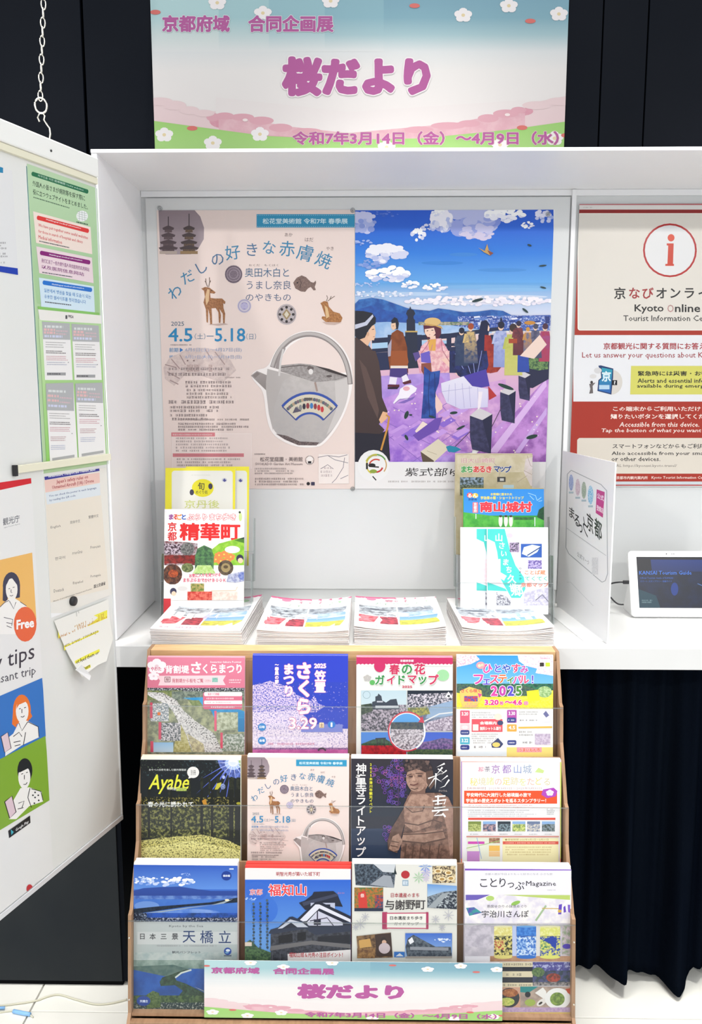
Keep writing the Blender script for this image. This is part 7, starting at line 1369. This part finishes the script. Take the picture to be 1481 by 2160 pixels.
HR = holder('brochure_holder', hitY(962, 1200, 2.07).x, hitY(1166, 1200, 2.07).x, 2.030, [(0, 0.9195, 0.10, 0.21), (0.052, 1.000, 0.08, 0.22)], 'clear stepped holder of maps and leaflets, right side of the counter')
a = hold(961, 958, 2.200, .198, .262, 94, 3.0); c_map(a); brochure(a, 'beige town walk map standing at the back of the right holder', 'map', .004, 1, 'd8ccac', 'spare copy of the beige town map behind it', name='folded_map')
a = hold(977, 1031, 2.145, .2035, .226, 95); c_minami(a); brochure(a, 'blue and green village booklet with red title in the right holder', 'booklet', .004, 1, 'c8b040', 'yellow edged booklet showing left of the blue village booklet', step=.006)
a = hold(1027, 1112, 2.074, .150, .213, 96); c_teal(a); brochure(a, 'front leaflet with a teal ribbon of white lettering, right holder', 'leaflet', .002, 0)
a = hold(971, 1112, 2.082, .130, .213, 97); c_teal(a, -66 * 1.0 - 60 * .0 - 0); 
brochure(a, 'teal ribbon leaflet half hidden at the left of its twin', 'leaflet', .002, 0)

# ------------------------------------------------------------------ upright white sign panel at the right
P1, P2 = hitY(1297, 985, 1.880), hitY(1187, 943, 2.215)
dr = Vector((P1.x - P2.x, P1.y - P2.y, 0)).normalized(); nn = Vector((dr.y, -dr.x, 0))
if nn.x > 0: nn = -nn
# the printed face looks to the left: u runs toward the room
Lw = (Vector((P1.x, P1.y, 0)) - Vector((P2.x, P2.y, 0))).length; zt_ = (P1.z + P2.z) / 2
SG = thing('sign_panel', ((P1.x + P2.x) / 2, (P1.y + P2.y) / 2, ZC), 'upright white sign panel with a rounded frame standing on the counter', 'sign')
u_ = dr.copy(); O_ = Vector((P2.x, P2.y, zt_))
a = Art(O_, u_, (0, 0, 1), Lw, zt_ - ZC - 0.0005, 98)
if a.n.dot(CAMP - O_) < 0: print('sign faces away')
a.crop(0, 0, 1); a.rect(1000, 800, 1500, 1600, 'eeeeef'); 
def sk(t, xa, ya, xb, yb, h, c, b=0.0): skewline(a, t, xa, ya, xb, yb, h, c, b)
fr_ = [(1197, 1000), (1205, 992), (1268, 1022), (1280, 1035), (1282, 1210), (1277, 1225), (1270, 1228), (1200, 1168), (1194, 1155)]
for i in range(len(fr_)): a.stroke([fr_[i], fr_[(i + 1) % len(fr_)]], 1.6, 'a4a8ac')
for x, y, w, h, c, d in ((1205, 1018, 5, 17, '7c94d0', 'b8c4e0'), (1219, 1028, 5, 18, 'e0d4dc', 'c8a8b8'), (1232, 1034, 5, 18, 'b8c8b4', '8c9c8c'), (1246, 1044, 6, 20, '58b0dc', 'd4e8f2')): a.ell(x, y, w, h, c, d, (300, .4, .6)); a.rect(x - 5, y + h + 2, x + 5, y + h + 6, 'b0c4cc')
a.poly([(1259, 1032), (1276, 1038), (1272, 1092), (1257, 1082)], 'c43c84'); sk('公式', 1260, 1045, 1274, 1052, 12, 'f4dce8', .03); sk('登録店', 1259, 1070, 1273, 1078, 12, 'f4dce8', .03)
for i in range(2): pass
sk('ま', 1201, 1078, 1212, 1086, 22, '2f2f33', .012); sk('る', 1212, 1094, 1223, 1102, 24, '2f2f33', .012); sk('っ', 1222, 1112, 1229, 1118, 18, '2f2f33', .012); sk('と', 1230, 1100, 1240, 1122, 26, '2f2f33', .012); sk('京', 1238, 1096, 1252, 1110, 38, '2f2f33', .012); sk('都', 1254, 1108, 1270, 1124, 40, '2f2f33', .012)
a.stroke([(1196, 1114), (1250, 1152), (1279, 1172)], 1.0, 'b8bcbe'); sk('公式マーク', 1218, 1168, 1243, 1188, 10, '9a9c9e'); a.rect(1249, 1176, 1262, 1212, 'cfd0d2', 'e6e6e8', (300, .4, .6))
a.stroke([(1196, 1228), (1204, 1228), (1252, 1278)], 1.2, 'd6d8da')
a.build('printed_face', SG, 'inkboard', back=False)
m = MB(); Mx = Matrix(((*dr, 0), (*(-nn), 0), (0, 0, 1, 0), (0, 0, 0, 1))).transposed(); Mx.translation = Vector((P2.x, P2.y, ZC))
m.box((0, 0.0003, 0.0005), (Lw, 0.004, zt_ - ZC), R=Mx); m.build('panel', M['tabl'], SG)
MB().box((0.02, -0.045, 0.0002), (Lw - 0.02, 0.0001, 0.0022), R=Mx).build('foot', M['tabl'], SG)

# ------------------------------------------------------------------ tablet on a wedge stand
tb0 = hitZ(1335, 1301, ZC + .004); tilt = radians(20)
TB = thing('tablet', (tb0.x + 0.12, tb0.y + 0.03, ZC), 'white tablet propped on its wedge stand showing a dark blue screen', 'tablet')
t_u, t_up = Vector((1, 0, 0)), Vector((0, sin(tilt), cos(tilt)))
O_ = tb0.copy(); O_.x = tb0.x - 0.003
H_ = 0.168; O_ = O_ + t_up * H_; W_ = 0.255
Rt = Matrix(((*t_u, 0), (*t_up, 0), (*t_u.cross(t_up), 0), (0, 0, 0, 1))).transposed(); Rt.translation = O_
def rbox(x0, y0, x1, y1, z0, z1, r):
    pts = []
    for cx, cy, a0 in ((x1 - r, y1 - r, 0), (x0 + r, y1 - r, 90), (x0 + r, y0 + r, 180), (x1 - r, y0 + r, 270)):
        for k in range(6): t = radians(a0 + k * 18); pts.append((cx + r * cos(t), cy + r * sin(t)))
    m = MB(); m.prism(pts, 2, z0, z1); bmesh.ops.bevel(m.bm, geom=[e for e in m.bm.edges if abs(e.verts[0].co.z - e.verts[1].co.z) < 1e-6], offset=0.0012, segments=2, affect='EDGES', profile=.5)
    bmesh.ops.transform(m.bm, matrix=Rt, verts=m.bm.verts); return m
rbox(0, -H_, W_, 0, -0.0085, 0, 0.010).build('case', M['tabl'], TB)
sa = Art(O_ + t_u.cross(t_up) * 0.0004 + t_up * (-0.0155) + t_u * 0.021, t_u, t_up, 0.213, 0.130, 99)
sa.crop(1140, 1040, .2302); K_ = '070b16'
sa.rect(700, 400, 3000, 1300, K_); sa.poly([(1010, 610), (3000, 615), (3000, 760), (1030, 780)], '12275e>0e1c40'); sa.rect(870, 720, 3000, 1060, '0c1730', '0a1120', (30, .4, .6)); sa.poly([(900, 880), (1060, 940), (1100, 1050), (910, 1050)], '12303c'); sa.ell(1230, 880, 34, 60, '112a66')
sa.text('KANSAI Tourism Guide', 905, 712, 1385, 748, '2c5cae', .01); sa.text('Official Tourism Guide of KANSAI', 912, 770, 1215, 786, '24488c', .01); sa.text('スマート スタンプラリー 体験ガイド', 915, 800, 1205, 818, '24488c', .01); sa.lines(930, 975, 1035, 1010, 2, '1f4c54'); sa.stroke([(1440, 830), (1500, 855)], 6, '3c5c8c')
sa.build('screen', TB, 'screen', back=False)
for x in (0.098, 0.112, 0.117): MB().lathe(Rt @ Vector((x, -0.0075, 0.0002)), [(0.0016 if x < .1 else .0010, 0), (0.0012, 0.0004)], 10, Rt.to_3x3()).build('camera_dot', M['black'], TB)
m = MB(); b0 = O_ - t_up * H_
m.prism([(b0.y + 0.0075, ZC + 0.0002), (b0.y + 0.100, ZC + 0.0002), (O_.y - 0.02 + 0.012, O_.z - 0.045), (O_.y - 0.0075, O_.z - 0.035)], 0, b0.x - 0.004 + 0.012, b0.x + W_ - 0.012); m.build('stand', M['tabl'], TB)
# charging lead
A_, B_ = hitY(1290, 1228, 2.13), hitY(1308, 1228, 2.125)
CB = thing('charging_cable', (A_.x, 2.16, ZC), 'black cable with a plug running into the side of the white tablet', 'cable')
pl = hitY(1326, 1228, 2.122); pw = Vector((1, 0.0, 0))
MB().box((pl.x - 0.014, pl.y - .003, pl.z - .0045), (pl.x + 0.001, pl.y + .003, pl.z + .0045), bev=.001).build('plug', M['black'], CB)
pts = [pl + Vector((-0.013, 0, 0)), pl + Vector((-0.024, 0.003, -0.001)), pl + Vector((-0.038, .012, -0.006)), pl + Vector((-0.052, .022, -.016)), pl + Vector((-0.058, .030, -.028)), pl + Vector((-0.05, .025, -.038))]
e0 = hitY(1288, 1260, 2.14); e1 = hitY(1302, 1273, 2.13); e2 = hitY(1316, 1275, 2.125)
pts += [e0, (e0 + e1) / 2 + Vector((0, 0, -.001)), e1, (e1 + e2) / 2 + Vector((0, 0, -.0012)), e2]
def smooth(p, n=5):
    out = []
    for i in range(len(p) - 1):
        p0, p1, p2, p3 = p[max(i - 1, 0)], p[i], p[i + 1], p[min(i + 2, len(p) - 1)]
        for k in range(n):
            t = k / n; out.append(0.5 * ((2 * p1) + (p2 - p0) * t + (2 * p0 - 5 * p1 + 4 * p2 - p3) * t * t + (3 * p1 - p0 - 3 * p2 + p3) * t ** 3))
    return out + [p[-1]]
MB().tube(smooth([Vector(p) for p in pts]), 0.0021, 8).build('lead', M['black'], CB)

# ------------------------------------------------------------------ leads lying on the floor
def lead(name, px, r, m, label, z=None, extra=None):
    P = [hitZ(x, y, r + .0005) for x, y in px]; t = tag(MB().tube(smooth(P, 6), r, 8).build(name, m, at=P[0]), label, 'cable'); return t
lead('floor_cable', [(-20, 2124), (30, 2118), (75, 2111), (100, 2102), (125, 2098), (160, 2108), (200, 2118), (235, 2116), (268, 2108)], 0.0022, M['cable'], 'pale cable wandering across the floor tiles under the dark panel')
t = lead('network_cable', [(-40, 2142), (10, 2134), (35, 2133), (62, 2141), (70, 2146)], 0.0018, M['cable'], 'thin white cable with a blue sleeve on the floor at the far left')
P = [hitZ(x, y, .005) for x, y in ((28, 2133), (64, 2140))]
MB().tube(smooth(P, 3), 0.0048, 10).build('sleeve', M['blue'], t)
P = [hitZ(x, y, .006) for x, y in ((-40, 2127), (10, 2126))]; MB().tube(P, 0.0035, 8).build('sleeve', M['blue'], t)
